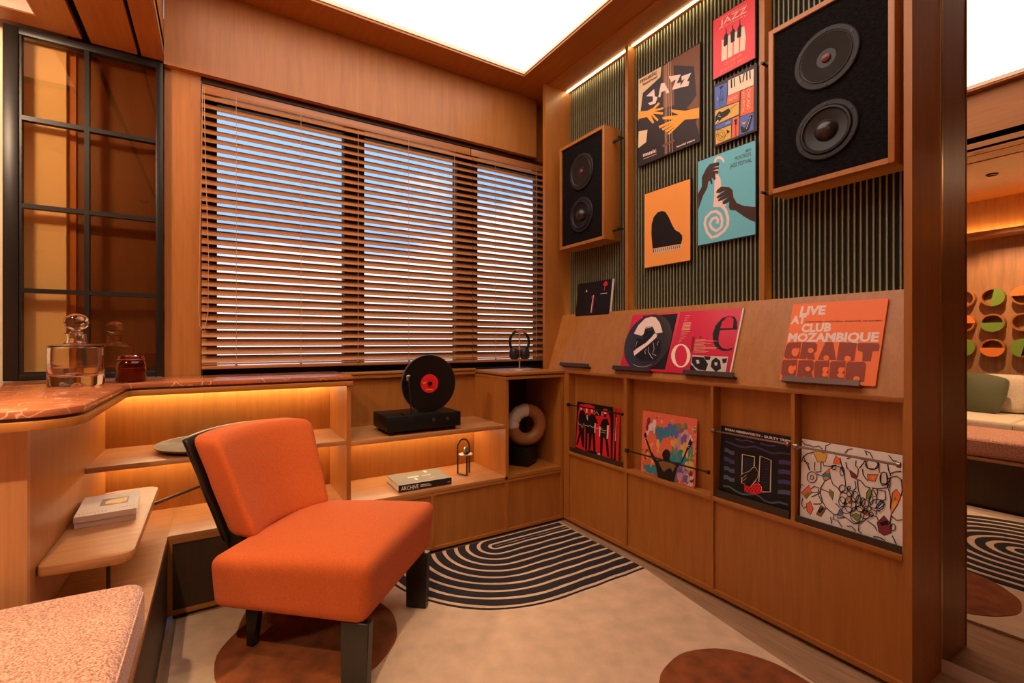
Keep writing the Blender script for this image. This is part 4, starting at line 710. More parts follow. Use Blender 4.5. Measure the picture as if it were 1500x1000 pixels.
  ('p','mustard',[(-.1253,.0823),(-.1266,.0799),(-.1306,.0766),(-.1332,.0784),(-.1343,.0804),(-.1335,.0831),(-.131,.085),(-.128,.0837)]),
  ('p','coral',[(-.058,.0798),(-.0622,.0659),(-.0772,.0594),(-.0863,.0617),(-.099,.0709),(-.0889,.0837),(-.0786,.0893),(-.067,.0926)]),
  ('p','lagoon',[(.0017,.0999),(-.0002,.0918),(-.0061,.086),(-.0113,.0834),(-.014,.0965),(-.0126,.1053),(-.0074,.1145),(-.0019,.1125)]),
  ('p','tangerine',[(.0496,.1639),(.047,.1518),(.0386,.1478),(.0276,.1488),(.0246,.1591),(.0259,.1686),(.0371,.1811),(.0459,.1716)]),
  ('p','coral',[(.0117,.1374),(.0119,.1262),(.0072,.1217),(.002,.1235),(.0009,.1353),(.0008,.1503),(.0058,.1524),(.0116,.1509)]),
  ('p','amber',[(-.0407,.147),(-.0444,.1298),(-.0555,.1281),(-.0694,.1249),(-.0668,.1419),(-.0643,.1548),(-.0573,.1657),(-.0435,.1617)]),
  ('p','lagoon',[(.0718,.1088),(.0624,.0915),(.0554,.0787),(.0465,.0877),(.038,.1015),(.0402,.1179),(.0535,.1229),(.0674,.1249)]),
  ('p','blush',[(.1603,.0599),(.1593,.0486),(.1498,.0375),(.1424,.0473),(.1373,.0543),(.1397,.0623),(.1485,.0695),(.1589,.069)]),
  ('p','mustard',[(.161,.1141),(.156,.0995),(.1447,.0983),(.1331,.0992),(.1294,.1071),(.1351,.1179),(.1435,.1264),(.1554,.123)]),
  ('p','amber',[(-.1254,.1529),(-.1267,.1507),(-.13,.1481),(-.1329,.1495),(-.1361,.151),(-.133,.1536),(-.1304,.1554),(-.1275,.1558)]),
  ('p','umber',[(.1641,.0509),(.1641,.0479),(.1616,.0478),(.1588,.047),(.1583,.0494),(.1595,.0524),(.1613,.0544),(.1648,.0531)]),
  ('p','coral',[(-.0534,.1313),(-.0539,.1119),(-.063,.0984),(-.0706,.1107),(-.0784,.1263),(-.074,.1398),(-.0651,.1455),(-.0555,.1471)]),
  ('p','coral',[(-.0124,.1534),(-.0159,.1407),(-.0263,.1322),(-.0382,.1323),(-.036,.1488),(-.0373,.1619),(-.0279,.1669),(-.0189,.1636)]),
  ('p','coral',[(-.0463,.1562),(-.0479,.1467),(-.0515,.1405),(-.0565,.1426),(-.0599,.1536),(-.0574,.165),(-.0528,.1687),(-.0461,.1692)]),
  ('p','blush',[(-.0994,.2342),(-.1018,.2218),(-.1116,.1997),(-.1213,.2088),(-.1246,.2302),(-.125,.2469),(-.114,.2511),(-.1061,.252)]),
  ('p','blush',[(-.0618,.2694),(-.0637,.2523),(-.073,.2497),(-.0864,.2507),(-.0861,.2658),(-.0831,.281),(-.0748,.2886),(-.0642,.2836)]),
  ('p','leaf',[(-.0208,.0243),(-.0205,.0211),(-.0241,.0209),(-.0279,.0198),(-.0276,.0227),(-.0284,.0249),(-.0244,.0261),(-.0202,.0268)]),
  ('p','salmon',[(.146,.1596),(.1433,.1521),(.1367,.1438),(.129,.1472),(.1237,.1551),(.1288,.1641),(.1357,.1678),(.146,.1667)]),
  ('p','lagoon',[(.0188,.0362),(.0193,.0261),(.0134,.0189),(.0068,.0223),(.0068,.0333),(.0087,.0434),(.0121,.0478),(.0165,.0451)]),
  ('p','lagoon',[(.0064,.2251),(.0011,.2052),(-.0033,.1959),(-.0117,.2055),(-.0124,.2219),(-.0122,.2372),(-.0059,.2565),(-.0006,.2404)]),
  ('p','leaf',[(.1708,.2213),(.1698,.2194),(.1678,.218),(.1651,.2177),(.1646,.2201),(.1646,.2222),(.1675,.2247),(.1699,.2234)]),
  ('p','lagoon',[(.0988,.1448),(.098,.1333),(.0896,.1328),(.0827,.132),(.0788,.1407),(.0771,.1517),(.0887,.1526),(.0974,.1561)]),
  ('p','salmon',[(.1609,.2487),(.1603,.2465),(.1584,.2444),(.1553,.2453),(.155,.2477),(.1546,.2499),(.1581,.2515),(.1609,.2517)]),
  ('p','coral',[(-.0675,.2922),(-.0678,.2893),(-.071,.2881),(-.0749,.2881),(-.0767,.2909),(-.074,.2945),(-.0714,.2963),(-.0681,.2954)]),
  ('p','leaf',[(.0256,.133),(.0257,.121),(.0216,.102),(.0172,.1123),(.014,.1306),(.0157,.1526),(.0195,.1499),(.0231,.1524)]),
  ('p','mustard',[(.1553,.1149),(.1557,.1048),(.1503,.099),(.1459,.1023),(.1439,.1124),(.1429,.1235),(.149,.1295),(.1526,.1282)]),
  ('p','violet',[(.0916,.2204),(.0903,.2034),(.0835,.2064),(.0763,.2063),(.0747,.2174),(.0761,.2312),(.0824,.2324),(.087,.2353)]),
  ('p','lagoon',[(.0709,.2487),(.0614,.2403),(.052,.2314),(.0383,.2363),(.0394,.2436),(.0399,.2543),(.051,.2549),(.0617,.2559)]),
  ('p','umber',[(.1447,.0443),(.135,.0293),(.1271,.0142),(.1175,.0261),(.1089,.0354),(.1123,.0474),(.1252,.0603),(.1351,.059)]),
  ('p','salmon',[(.0909,.2297),(.0862,.2176),(.0753,.2145),(.0635,.2163),(.0621,.2247),(.0646,.2333),(.0742,.2412),(.0846,.2383)]),
  ('p','lagoon',[(.0423,.2542),(.0388,.2316),(.0353,.225),(.0308,.2354),(.0257,.2515),(.0292,.2718),(.0331,.2772),(.0363,.2757)]),
  ('p','lagoon',[(-.0644,.0436),(-.0681,.0254),(-.075,.026),(-.0824,.0282),(-.0907,.0375),(-.0826,.0554),(-.0769,.0654),(-.0695,.0605)]),
  ('p','lagoon',[(.0027,.0522),(.0033,.0372),(-.0118,.032),(-.0266,.0284),(-.0267,.0454),(-.0264,.0556),(-.0135,.0703),(-.0036,.0652)]),
  ('p','mustard',[(-.0671,.082),(-.0713,.075),(-.0767,.0667),(-.082,.0679),(-.0843,.0783),(-.0853,.0841),(-.0779,.0917),(-.0713,.0926)]),
  ('p','salmon',[(.1258,.25),(.1196,.2382),(.1136,.2298),(.106,.2294),(.0987,.2455),(.1013,.2641),(.112,.2684),(.1193,.2644)]),
  ('p','cobalt',[(.0878,.0673),(.0835,.0586),(.0702,.053),(.0572,.0509),(.0569,.0601),(.0556,.0666),(.069,.0789),(.0825,.0721)]),
  ('p','lagoon',[(-.0216,.2415),(-.0312,.2276),(-.041,.2281),(-.0521,.225),(-.0526,.2366),(-.0529,.2463),(-.042,.2493),(-.0286,.2508)]),
  ('p','blush',[(.151,.2239),(.1525,.2166),(.1413,.2099),(.1288,.2106),(.129,.22),(.1284,.227),(.1403,.2334),(.1529,.2307)]),
  ('p','lilac',[(.0798,.2327),(.0734,.2079),(.0666,.2134),(.061,.2143),(.0522,.228),(.057,.244),(.0647,.2579),(.0746,.2521)]),
  ('p','coral',[(.0454,.1557),(.0374,.1461),(.0259,.1366),(.0151,.1412),(.0115,.1491),(.0144,.1577),(.0245,.1672),(.0389,.1643)]),
  ('p','tangerine',[(.012,.1745),(.0055,.1579),(.0006,.1585),(-.0065,.1629),(-.0069,.1709),(-.0095,.1812),(-.0008,.1911),(.007,.1857)]),
  ('p','lagoon',[(.0281,.0689),(.0236,.0503),(.0167,.0449),(.0041,.0479),(.0031,.0632),(.0048,.083),(.0151,.081),(.0229,.0862)]),
  ('p','salmon',[(.1276,.219),(.1224,.1986),(.111,.1855),(.1035,.1929),(.0904,.2124),(.0976,.2343),(.109,.2331),(.1217,.2319)]),
  ('p','salmon',[(-.0212,.2837),(-.0225,.2741),(-.0281,.2711),(-.0334,.2738),(-.0372,.2814),(-.0342,.2908),(-.029,.2905),(-.0239,.2911)]),
  ('p','amber',[(-.0285,.1472),(-.0288,.136),(-.0325,.1174),(-.0387,.1336),(-.0409,.1447),(-.0417,.1564),(-.0346,.1626),(-.0294,.1671)]),
  ('p','lagoon',[(.0017,.0694),(-.0064,.0562),(-.014,.0416),(-.0234,.0544),(-.032,.0618),(-.0273,.0782),(-.0157,.0799),(-.0041,.0773)]),
  ('p','lagoon',[(.0383,.1234),(.0376,.1158),(.0258,.1098),(.0163,.1087),(.0149,.1186),(.0185,.1263),(.0247,.1344),(.0328,.1297)]),
  ('p','coral',[(-.0887,.1158),(-.0874,.1105),(-.0979,.1067),(-.1075,.1049),(-.1122,.111),(-.1058,.1178),(-.0986,.1222),(-.0882,.1234)]),
  ('p','leaf',[(.0582,.1402),(.0521,.1267),(.0419,.1127),(.0306,.1218),(.0238,.1332),(.0326,.1518),(.0397,.1635),(.0511,.1511)]),
  ('p','tangerine',[(-.0987,.1499),(-.1026,.1348),(-.1081,.1292),(-.1138,.1356),(-.1165,.1466),(-.1147,.1626),(-.11,.1678),(-.1033,.167)]),
  ('p','maroon',[(-.1095,.242),(-.11,.2288),(-.1168,.222),(-.1229,.2265),(-.128,.2391),(-.1236,.2576),(-.1186,.2608),(-.1138,.2543)]),
  ('p','violet',[(.1054,.0271),(.1038,.0244),(.1003,.023),(.0965,.0224),(.0974,.0251),(.098,.0276),(.1,.0296),(.1034,.0288)]),
  ('p','tangerine',[(.0177,.154),(.0149,.145),(.0074,.1383),(-.0005,.1407),(-.002,.1502),(.0005,.1589),(.0061,.1678),(.0105,.1605)]),
  ('p','amber',[(.0437,.2905),(.044,.2888),(.0404,.2873),(.0385,.2867),(.0361,.2894),(.0379,.2919),(.0401,.2942),(.0429,.2927)]),
  ('p','lagoon',[(.1113,.1612),(.1107,.1469),(.1053,.1292),(.1,.1457),(.0952,.158),(.0988,.1758),(.103,.1828),(.1093,.1757)]),
  ('p','leaf',[(.1702,.1901),(.1689,.1872),(.167,.187),(.1652,.1871),(.1626,.1886),(.1649,.1922),(.1668,.1933),(.1699,.1919)]),
  ('p','mustard',[(.1374,.113),(.1342,.0991),(.125,.0971),(.1171,.0945),(.1145,.108),(.1172,.1215),(.1238,.1273),(.1313,.1241)]),
  ('p','lagoon',[(.0983,.1268),(.0978,.1052),(.0858,.0987),(.0721,.0991),(.0728,.1214),(.0718,.1343),(.0838,.1463),(.097,.143)]),
  ('p','lagoon',[(.0444,.2428),(.0411,.2316),(.0361,.2329),(.0303,.2343),(.0254,.2397),(.0291,.2479),(.0351,.256),(.0402,.2489)]),
  ('p','violet',[(.0942,.0703),(.0914,.0565),(.0819,.0484),(.0759,.047),(.066,.0638),(.0735,.0852),(.08,.0932),(.0899,.0814)]),
  ('p','lagoon',[(.0941,.137),(.0972,.1277),(.0839,.1213),(.0754,.1265),(.0651,.131),(.0685,.1406),(.0829,.1454),(.0924,.1465)]),
  ('p','lagoon',[(.1363,.1302),(.1259,.1162),(.1177,.1024),(.1063,.1062),(.0984,.1221),(.1081,.1348),(.1161,.1416),(.1284,.1424)]),
  ('p','lilac',[(.0851,.2291),(.0829,.2189),(.0751,.2161),(.0614,.2102),(.0592,.2247),(.0617,.2369),(.0737,.2478),(.0866,.2398)]),
  ('p','salmon',[(.094,.2213),(.0918,.2124),(.0876,.2017),(.0813,.2105),(.0792,.2187),(.0811,.2323),(.086,.239),(.0922,.2338)]),
  ('p','maroon',[(.1563,.0721),(.1531,.059),(.1473,.0492),(.1409,.0499),(.1333,.0666),(.1397,.0817),(.1458,.087),(.154,.0816)]),
  ('p','lagoon',[(-.0847,.0374),(-.0832,.0207),(-.092,.0161),(-.0997,.019),(-.1014,.0335),(-.0991,.0475),(-.094,.0573),(-.0889,.0527)]),
  ('p','leaf',[(-.1185,.0124),(-.119,.0101),(-.1228,.0086),(-.1268,.0076),(-.1264,.0105),(-.1268,.0126),(-.1232,.015),(-.1191,.015)]),
  ('p','lagoon',[(.1422,.1653),(.1384,.1487),(.1285,.1412),(.119,.146),(.1133,.1595),(.1167,.1715),(.1267,.1857),(.1371,.1764)]),
  ('p','lagoon',[(-.0237,.0643),(-.0325,.0555),(-.0426,.0516),(-.0561,.0521),(-.0582,.0565),(-.0555,.0658),(-.0434,.0673),(-.0315,.0709)]),
  ('p','lagoon',[(.0047,.2318),(.0027,.2179),(-.0081,.218),(-.0168,.2167),(-.0253,.2268),(-.0181,.243),(-.0093,.2443),(.0047,.2463)]),
  ('p','blush',[(-.0952,.2279),(-.0984,.2137),(-.1051,.2102),(-.1104,.2157),(-.1116,.2253),(-.1117,.2342),(-.1066,.2403),(-.1019,.2415)]),
  ('p','coral',[(.0073,.1198),(.0026,.1103),(-.0081,.1087),(-.0229,.1086),(-.0221,.1138),(-.0216,.1215),(-.009,.1281),(.0048,.1255)]),
  ('p','coral',[(.0349,.2144),(.0342,.2026),(.0277,.2021),(.0241,.2023),(.0224,.2123),(.0208,.2198),(.0267,.2237),(.032,.2238)]),
  ('p','leaf',[(.0832,.1453),(.0801,.137),(.0689,.1309),(.0576,.1326),(.0492,.1384),(.0559,.1485),(.0681,.1487),(.0773,.1509)]),
  ('p','coral',[(-.0297,.1156),(-.0314,.1096),(-.0389,.1017),(-.0458,.1073),(-.0514,.1112),(-.0495,.1189),(-.04,.1265),(-.0309,.1243)]),
  ('p','amber',[(-.0715,.1613),(-.0713,.1515),(-.0804,.1448),(-.091,.1497),(-.0947,.157),(-.0889,.1697),(-.0816,.1707),(-.0741,.1709)]),
  ('p','lagoon',[(.0241,.2455),(.0262,.2307),(.0114,.2165),(.0012,.2199),(-.0083,.2403),(-.0028,.2607),(.0094,.2613),(.0185,.2617)]),
  ('p','coral',[(-.0897,.2164),(-.0952,.2073),(-.0987,.2019),(-.105,.1999),(-.1087,.2133),(-.1035,.2248),(-.1001,.2304),(-.0947,.227)]),
  ('p','lagoon',[(.0234,.2581),(.0199,.252),(.0149,.2448),(.0082,.2497),(.0073,.2556),(.0056,.2614),(.014,.265),(.0187,.266)]),
  ('p','coral',[(-.0031,.1933),(-.0041,.1844),(-.0144,.1716),(-.0255,.1759),(-.0342,.1877),(-.0244,.1978),(-.0161,.208),(-.0072,.2068)]),
  ('p','lagoon',[(.085,.1388),(.0843,.1209),(.0799,.1168),(.0749,.1239),(.0733,.1363),(.0735,.1522),(.0782,.1565),(.084,.1518)]),
  ('p','mustard',[(.1596,.175),(.1592,.1614),(.1505,.154),(.1448,.1592),(.1361,.1703),(.143,.1917),(.1487,.1992),(.1549,.1862)]),
  ('p','lilac',[(.1134,.0479),(.1125,.0377),(.1062,.0284),(.1012,.0351),(.0979,.0441),(.0979,.0547),(.1047,.065),(.1103,.064)]),
  ('p','mustard',[(-.0047,.1502),(-.0061,.1353),(-.0125,.1295),(-.0161,.1277),(-.0185,.1475),(-.0205,.1688),(-.0141,.1664),(-.0084,.1668)]),
  ('p','leaf',[(.1395,.1022),(.1366,.0858),(.1265,.0769),(.1156,.0854),(.1117,.096),(.1144,.1165),(.1248,.1186),(.1305,.1181)]),
  ('p','violet',[(.0758,.0456),(.071,.0307),(.0611,.0266),(.0532,.03),(.0504,.0394),(.0522,.0518),(.0597,.0589),(.0662,.0577)]),
  ('p','lagoon',[(-.0218,.1994),(-.0226,.1876),(-.0346,.1714),(-.0435,.1839),(-.0542,.1938),(-.0491,.2137),(-.0367,.2175),(-.0278,.2175)]),
  ('p','lagoon',[(.0842,.1504),(.0826,.1419),(.0769,.1394),(.0693,.1382),(.0655,.1467),(.0711,.1578),(.0761,.1583),(.0823,.1578)]),
  ('p','lagoon',[(.1094,.1232),(.1061,.1061),(.1016,.1059),(.0963,.101),(.0934,.1197),(.0962,.1313),(.0998,.1503),(.1061,.1423)]),
  ('p','blush',[(.1512,.0476),(.1518,.0374),(.1464,.0355),(.1429,.0353),(.1392,.0446),(.1418,.0586),(.1453,.0611),(.1507,.0591)]),
  ('p','leaf',[(.1544,.173),(.1534,.1523),(.1493,.1478),(.143,.1516),(.1368,.1695),(.1402,.1889),(.1473,.1999),(.1552,.1872)]),
  ('p','lagoon',[(.0339,.1128),(.0298,.1032),(.0248,.0981),(.0189,.1),(.0169,.1092),(.0158,.1166),(.0237,.1223),(.0312,.1216)]),
  ('p','coral',[(-.0893,.0884),(-.0956,.0798),(-.1089,.0746),(-.1252,.0723),(-.128,.0802),(-.1211,.0864),(-.1099,.0943),(-.0965,.0925)]),
  ('p','lagoon',[(.1167,.109),(.1164,.1019),(.1092,.0958),(.1033,.0975),(.0953,.1043),(.1008,.1105),(.1083,.1147),(.1171,.1139)]),
  ('p','blush',[(.164,.2878),(.1629,.2859),(.1609,.2836),(.1583,.2849),(.1578,.2868),(.1586,.2894),(.1606,.2906),(.163,.2906)]),
  ('p','salmon',[(.1076,.2437),(.1028,.2298),(.0903,.2285),(.0818,.2282),(.0716,.2377),(.08,.2507),(.0894,.2509),(.1007,.2499)]),
  ('p','tangerine',[(-.0774,.1275),(-.0769,.1223),(-.0835,.1185),(-.0901,.1171),(-.091,.1248),(-.0909,.1296),(-.0844,.1363),(-.08,.1318)]),
  ('p','lagoon',[(-.0751,.0267),(-.0773,.0232),(-.0797,.0215),(-.0825,.0222),(-.0858,.0242),(-.084,.028),(-.08,.0285),(-.0763,.0295)]),
  ('p','coral',[(.1436,.2722),(.14,.2635),(.1335,.2598),(.1232,.2613),(.119,.2683),(.1235,.2769),(.1327,.2795),(.1429,.2833)]),
  ('p','mustard',[(.1507,.1049),(.1468,.0927),(.1333,.0838),(.1219,.0857),(.1139,.0966),(.121,.1099),(.1321,.113),(.1394,.1156)]),
  ('p','cobalt',[(.0547,.2708),(.0534,.2615),(.0457,.2515),(.0397,.2582),(.038,.2682),(.0395,.2777),(.0443,.2845),(.051,.2771)]),
  ('p','leaf',[(.076,.1237),(.0676,.1036),(.0605,.0926),(.047,.1015),(.0483,.1178),(.0484,.1402),(.0579,.1532),(.0669,.1347)]),
  ('p','violet',[(.102,.2617),(.0961,.2524),(.0825,.2438),(.0741,.2473),(.0668,.2561),(.0678,.2656),(.0814,.2689),(.0909,.2723)]),
  ('p','cobalt',[(.0336,.267),(.0278,.2543),(.0193,.2488),(.0127,.2506),(.0055,.2626),(.0096,.2799),(.0177,.2868),(.0246,.2857)]),
  ('p','mustard',[(.1134,.15),(.1116,.141),(.1047,.1281),(.0973,.1355),(.095,.1462),(.0978,.158),(.1031,.166),(.1116,.1636)]),
  ('p','violet',[(.1177,.2162),(.1108,.1909),(.1014,.194),(.0912,.1886),(.0847,.2103),(.0888,.2294),(.0998,.232),(.1111,.2355)]),
  ('p','violet',[(.0064,.2452),(.0051,.2288),(-.0024,.2288),(-.0083,.2334),(-.0102,.2426),(-.009,.2577),(-.0039,.2615),(.0041,.2623)]),
  ('p','violet',[(.0903,.2482),(.0812,.2336),(.0735,.2188),(.0644,.2289),(.054,.2422),(.064,.2591),(.0714,.2692),(.082,.2637)]),
  ('p','mustard',[(.0208,.1963),(.0185,.1819),(.0116,.1718),(.004,.178),(.0006,.1927),(.004,.2084),(.0097,.2152),(.0176,.2087)]),
  ('p','lagoon',[(-.0592,.0267),(-.0629,.0228),(-.065,.0212),(-.068,.0215),(-.0703,.0241),(-.0687,.0262),(-.0654,.0288),(-.0622,.0293)]),
  ('p','lagoon',[(-.0554,.0522),(-.061,.0452),(-.0685,.039),(-.0759,.0397),(-.08,.0467),(-.0777,.0579),(-.0695,.0596),(-.0605,.0592)]),
  ('p','violet',[(-.0582,.2359),(-.0592,.2202),(-.0697,.2098),(-.082,.2145),(-.0834,.2319),(-.0809,.2458),(-.0717,.2514),(-.0614,.2515)]),
  ('p','lagoon',[(-.0381,.2167),(-.0404,.2069),(-.0466,.2041),(-.054,.207),(-.0597,.2131),(-.0593,.2236),(-.0477,.2278),(-.0396,.2263)]),
  ('p','maroon',[(-.0529,.2984),(-.0541,.2951),(-.057,.2931),(-.0609,.2954),(-.0606,.2973),(-.0598,.3006),(-.0574,.302),(-.0532,.3008)]),
  ('p','mustard',[(.1021,.1828),(.1033,.1715),(.0914,.1691),(.0815,.1696),(.0816,.1789),(.0827,.1894),(.0904,.1937),(.1,.1938)]),
  ('p','tangerine',[(.0247,.1877),(.0229,.1721),(.0184,.1742),(.0133,.1706),(.01,.185),(.0099,.1951),(.0173,.199),(.022,.1978)]),
  ('p','salmon',[(.0955,.044),(.0974,.0318),(.0887,.0206),(.0791,.0271),(.077,.0395),(.0782,.0516),(.0872,.0579),(.0943,.0606)]),
  ('p','lilac',[(.1143,.0855),(.1099,.078),(.1066,.0717),(.1013,.0722),(.1006,.0823),(.1015,.0917),(.1056,.0979),(.1097,.0927)]),
  ('p','lagoon',[(-.0491,.0374),(-.0487,.0244),(-.0597,.015),(-.0725,.0219),(-.0745,.0315),(-.0736,.0465),(-.0617,.057),(-.0486,.0491)]),
  ('p','coral',[(-.0031,.1654),(-.013,.1483),(-.0231,.1392),(-.0363,.1351),(-.0406,.1583),(-.0387,.1733),(-.0249,.1807),(-.0143,.1806)]),
  ('p','umber',[(-.1113,.1179),(-.1106,.1027),(-.1155,.095),(-.1201,.1016),(-.1243,.1154),(-.1225,.1298),(-.1172,.131),(-.1116,.1269)]),
  ('p','coral',[(-.1208,.1795),(-.1217,.1763),(-.1258,.1747),(-.1296,.175),(-.1302,.1778),(-.1288,.1809),(-.1261,.1815),(-.1219,.1815)]),
  ('p','coral',[(-.0552,.1566),(-.0552,.1421),(-.0682,.1354),(-.0789,.1363),(-.0847,.151),(-.0788,.1625),(-.0699,.1731),(-.0606,.1693)]),
  ('p','violet',[(.1261,.0418),(.1284,.0274),(.1177,.0138),(.1083,.0233),(.1029,.0361),(.1061,.0537),(.1159,.0575),(.1273,.0592)]),
  ('p','umber',[(-.114,.091),(-.1176,.0809),(-.1226,.0806),(-.1288,.081),(-.1303,.0876),(-.1294,.0951),(-.1233,.097),(-.1195,.0963)]),
  ('p','mustard',[(-.0392,.085),(-.0379,.071),(-.0447,.057),(-.0519,.0682),(-.0519,.0822),(-.0541,.1025),(-.0469,.1058),(-.0426,.1029)]),
  ('p','tangerine',[(.0137,.1839),(.0064,.1736),(.0001,.1723),(-.0063,.1718),(-.0126,.1791),(-.0088,.1886),(-.0007,.1898),(.0099,.1932)]),
  ('p','mustard',[(.1291,.1094),(.1315,.0973),(.1217,.0931),(.111,.0978),(.1114,.1054),(.112,.1136),(.1205,.1213),(.1285,.1224)]),
  ('p','lagoon',[(.0681,.1217),(.0677,.1012),(.0546,.0968),(.0409,.0918),(.0388,.1155),(.045,.138),(.0529,.1358),(.0605,.1426)]),
  ('p','mustard',[(.0491,.1952),(.0438,.1835),(.0374,.1782),(.0311,.1798),(.029,.1916),(.0284,.2013),(.0361,.2073),(.0409,.2075)]),
  ('p','lagoon',[(.1346,.1339),(.134,.1255),(.1275,.121),(.1224,.1239),(.1205,.1309),(.1192,.1415),(.1266,.1432),(.1314,.1422)]),
  ('p','blush',[(-.0642,.24),(-.0681,.2188),(-.0727,.2114),(-.0781,.2194),(-.0797,.2376),(-.0784,.2537),(-.075,.263),(-.0684,.2609)]),
  ('p','lilac',[(.1016,.0571),(.1012,.0465),(.0888,.0417),(.0754,.0421),(.0772,.0513),(.075,.0588),(.0879,.0636),(.0968,.066)]),
  ('p','violet',[(-.0453,.2237),(-.0433,.2103),(-.0518,.1895),(-.0583,.2092),(-.0623,.2209),(-.0645,.2365),(-.0543,.2436),(-.0467,.246)]),
  ('p','lagoon',[(.0461,.1553),(.0479,.1424),(.0417,.1259),(.036,.1369),(.0344,.153),(.0353,.1644),(.0395,.1762),(.0459,.1749)]),
  ('p','leaf',[(-.0312,.0538),(-.0314,.0458),(-.0425,.0418),(-.0506,.0411),(-.056,.0481),(-.0549,.0583),(-.0435,.0628),(-.0343,.0612)]),
  ('p','violet',[(.0013,.2107),(-.0044,.2002),(-.0155,.1903),(-.0272,.1963),(-.0269,.2059),(-.0282,.2184),(-.017,.2228),(-.0054,.2182)]),
  ('p','lagoon',[(.0203,.229),(.018,.2092),(.0097,.21),(.001,.2112),(-.0011,.2254),(.0018,.2459),(.0078,.2541),(.0137,.2451)]),
  ('p','tangerine',[(-.0301,.2683),(-.0302,.2567),(-.0402,.253),(-.0481,.2584),(-.0535,.2647),(-.0502,.2778),(-.0416,.2826),(-.0335,.2753)]),
  ('p','maroon',[(-.0999,.2775),(-.1012,.2649),(-.1095,.2593),(-.115,.2667),(-.1211,.2745),(-.1183,.2843),(-.1111,.2933),(-.1022,.2887)]),
  ('p','coral',[(-.0873,.196),(-.0913,.1883),(-.0996,.1806),(-.1087,.1795),(-.1199,.1904),(-.1115,.2029),(-.1008,.205),(-.0923,.208)]),
  ('p','lilac',[(.0887,.2277),(.0844,.2067),(.0806,.2),(.0741,.2064),(.0718,.2248),(.0726,.2366),(.0787,.246),(.0843,.2427)]),
  ('p','leaf',[(.0867,.2745),(.082,.2582),(.0739,.255),(.0603,.2503),(.0571,.27),(.0602,.2892),(.0723,.2918),(.0867,.2857)]),
  ('p','violet',[(.1479,.2042),(.1474,.1929),(.1415,.1873),(.1352,.1901),(.1328,.2014),(.1324,.213),(.1403,.2172),(.1459,.2177)]),
  ('p','coral',[(.1709,.2769),(.1708,.2742),(.1678,.2726),(.1657,.2731),(.1631,.2757),(.1647,.2788),(.1675,.2792),(.1695,.2791)]),
  ('p','mustard',[(.1187,.1892),(.1161,.1708),(.1073,.1704),(.1005,.1705),(.0964,.185),(.1003,.2029),(.1057,.2093),(.1153,.1999)]),
  ('p','leaf',[(.0121,.0675),(.0088,.055),(.0005,.0553),(-.0057,.0532),(-.0081,.0629),(-.0088,.076),(-.0005,.0759),(.0059,.0791)]),
  ('p','cobalt',[(.0725,.2399),(.067,.2226),(.06,.2138),(.0512,.2182),(.0453,.2354),(.0488,.2566),(.0581,.2573),(.0651,.2546)]),
  ('p','umber',[(.1628,.042),(.1625,.0353),(.1549,.0337),(.1492,.0302),(.1402,.0363),(.1468,.0444),(.1543,.0469),(.1633,.0494)]),
  ('p','amber',[(-.0361,.1704),(-.0376,.1473),(-.0439,.1466),(-.0523,.1551),(-.0571,.1665),(-.0546,.1884),(-.0461,.1949),(-.0387,.1894)]),
  ('p','mustard',[(.129,.1556),(.129,.145),(.1237,.1339),(.1184,.1404),(.1148,.1527),(.1172,.1641),(.1219,.178),(.1272,.1718)]),
  ('p','mustard',[(.1294,.1726),(.1208,.1606),(.1125,.1577),(.1057,.1596),(.0996,.1668),(.099,.1726),(.1115,.1814),(.119,.1789)]),
  ('p','mustard',[(.1567,.1428),(.1568,.1401),(.1533,.1392),(.1504,.1392),(.1503,.1415),(.1506,.1431),(.153,.1451),(.1553,.1451)]),
  ('p','lagoon',[(.0919,.1501),(.0941,.1327),(.0856,.1253),(.0776,.1371),(.0746,.1466),(.0775,.1648),(.0839,.164),(.0928,.1646)]),
  ('p','blush',[(.164,.2743),(.1635,.2718),(.1608,.2701),(.1574,.2711),(.1566,.2731),(.1576,.2762),(.1605,.2775),(.1625,.276)]),
  ('p','coral',[(.0198,.2817),(.0208,.2799),(.0169,.277),(.0137,.2777),(.0116,.2805),(.0142,.2829),(.0166,.2847),(.0197,.2843)]),
  ('p','lagoon',[(-.0233,.2216),(-.0213,.2125),(-.0351,.2078),(-.0465,.2077),(-.0483,.2174),(-.0451,.2291),(-.0363,.2339),(-.0251,.2331)]),
  ('p','leaf',[(-.1332,.0595),(-.1336,.0563),(-.1376,.0558),(-.1406,.0555),(-.1438,.0572),(-.1411,.0603),(-.1379,.061),(-.1351,.0611)]),
  ('p','leaf',[(.0674,.1609),(.0683,.1517),(.0607,.1494),(.0532,.1507),(.0504,.1576),(.054,.1648),(.0598,.1717),(.0656,.1686)]),
  ('p','umber',[(-.1015,.1212),(-.1055,.1048),(-.1114,.1035),(-.1164,.1096),(-.1208,.1174),(-.1193,.1337),(-.1129,.1329),(-.1068,.136)]),
  ('p','coral',[(-.0001,.1872),(.0004,.1717),(-.0077,.1598),(-.0192,.1728),(-.0244,.1828),(-.0178,.2034),(-.01,.2094),(.0021,.1976)]),
  ('p','violet',[(.1209,.2359),(.1185,.2255),(.109,.2202),(.1024,.2237),(.0955,.2316),(.101,.2415),(.1078,.248),(.1139,.245)]),
  ('p','coral',[(-.094,.1717),(-.0936,.1564),(-.0999,.1459),(-.1063,.1569),(-.1109,.1686),(-.109,.1882),(-.1025,.2013),(-.0981,.1857)]),
  ('p','salmon',[(.0613,.0271),(.0583,.0242),(.056,.0233),(.0535,.0225),(.052,.0248),(.0527,.0275),(.0557,.0292),(.0592,.0286)]),
  ('p','coral',[(.0208,.1979),(.0211,.1853),(.007,.1799),(-.0055,.1848),(-.0108,.1923),(-.0066,.2013),(.0055,.2134),(.0184,.2118)]),
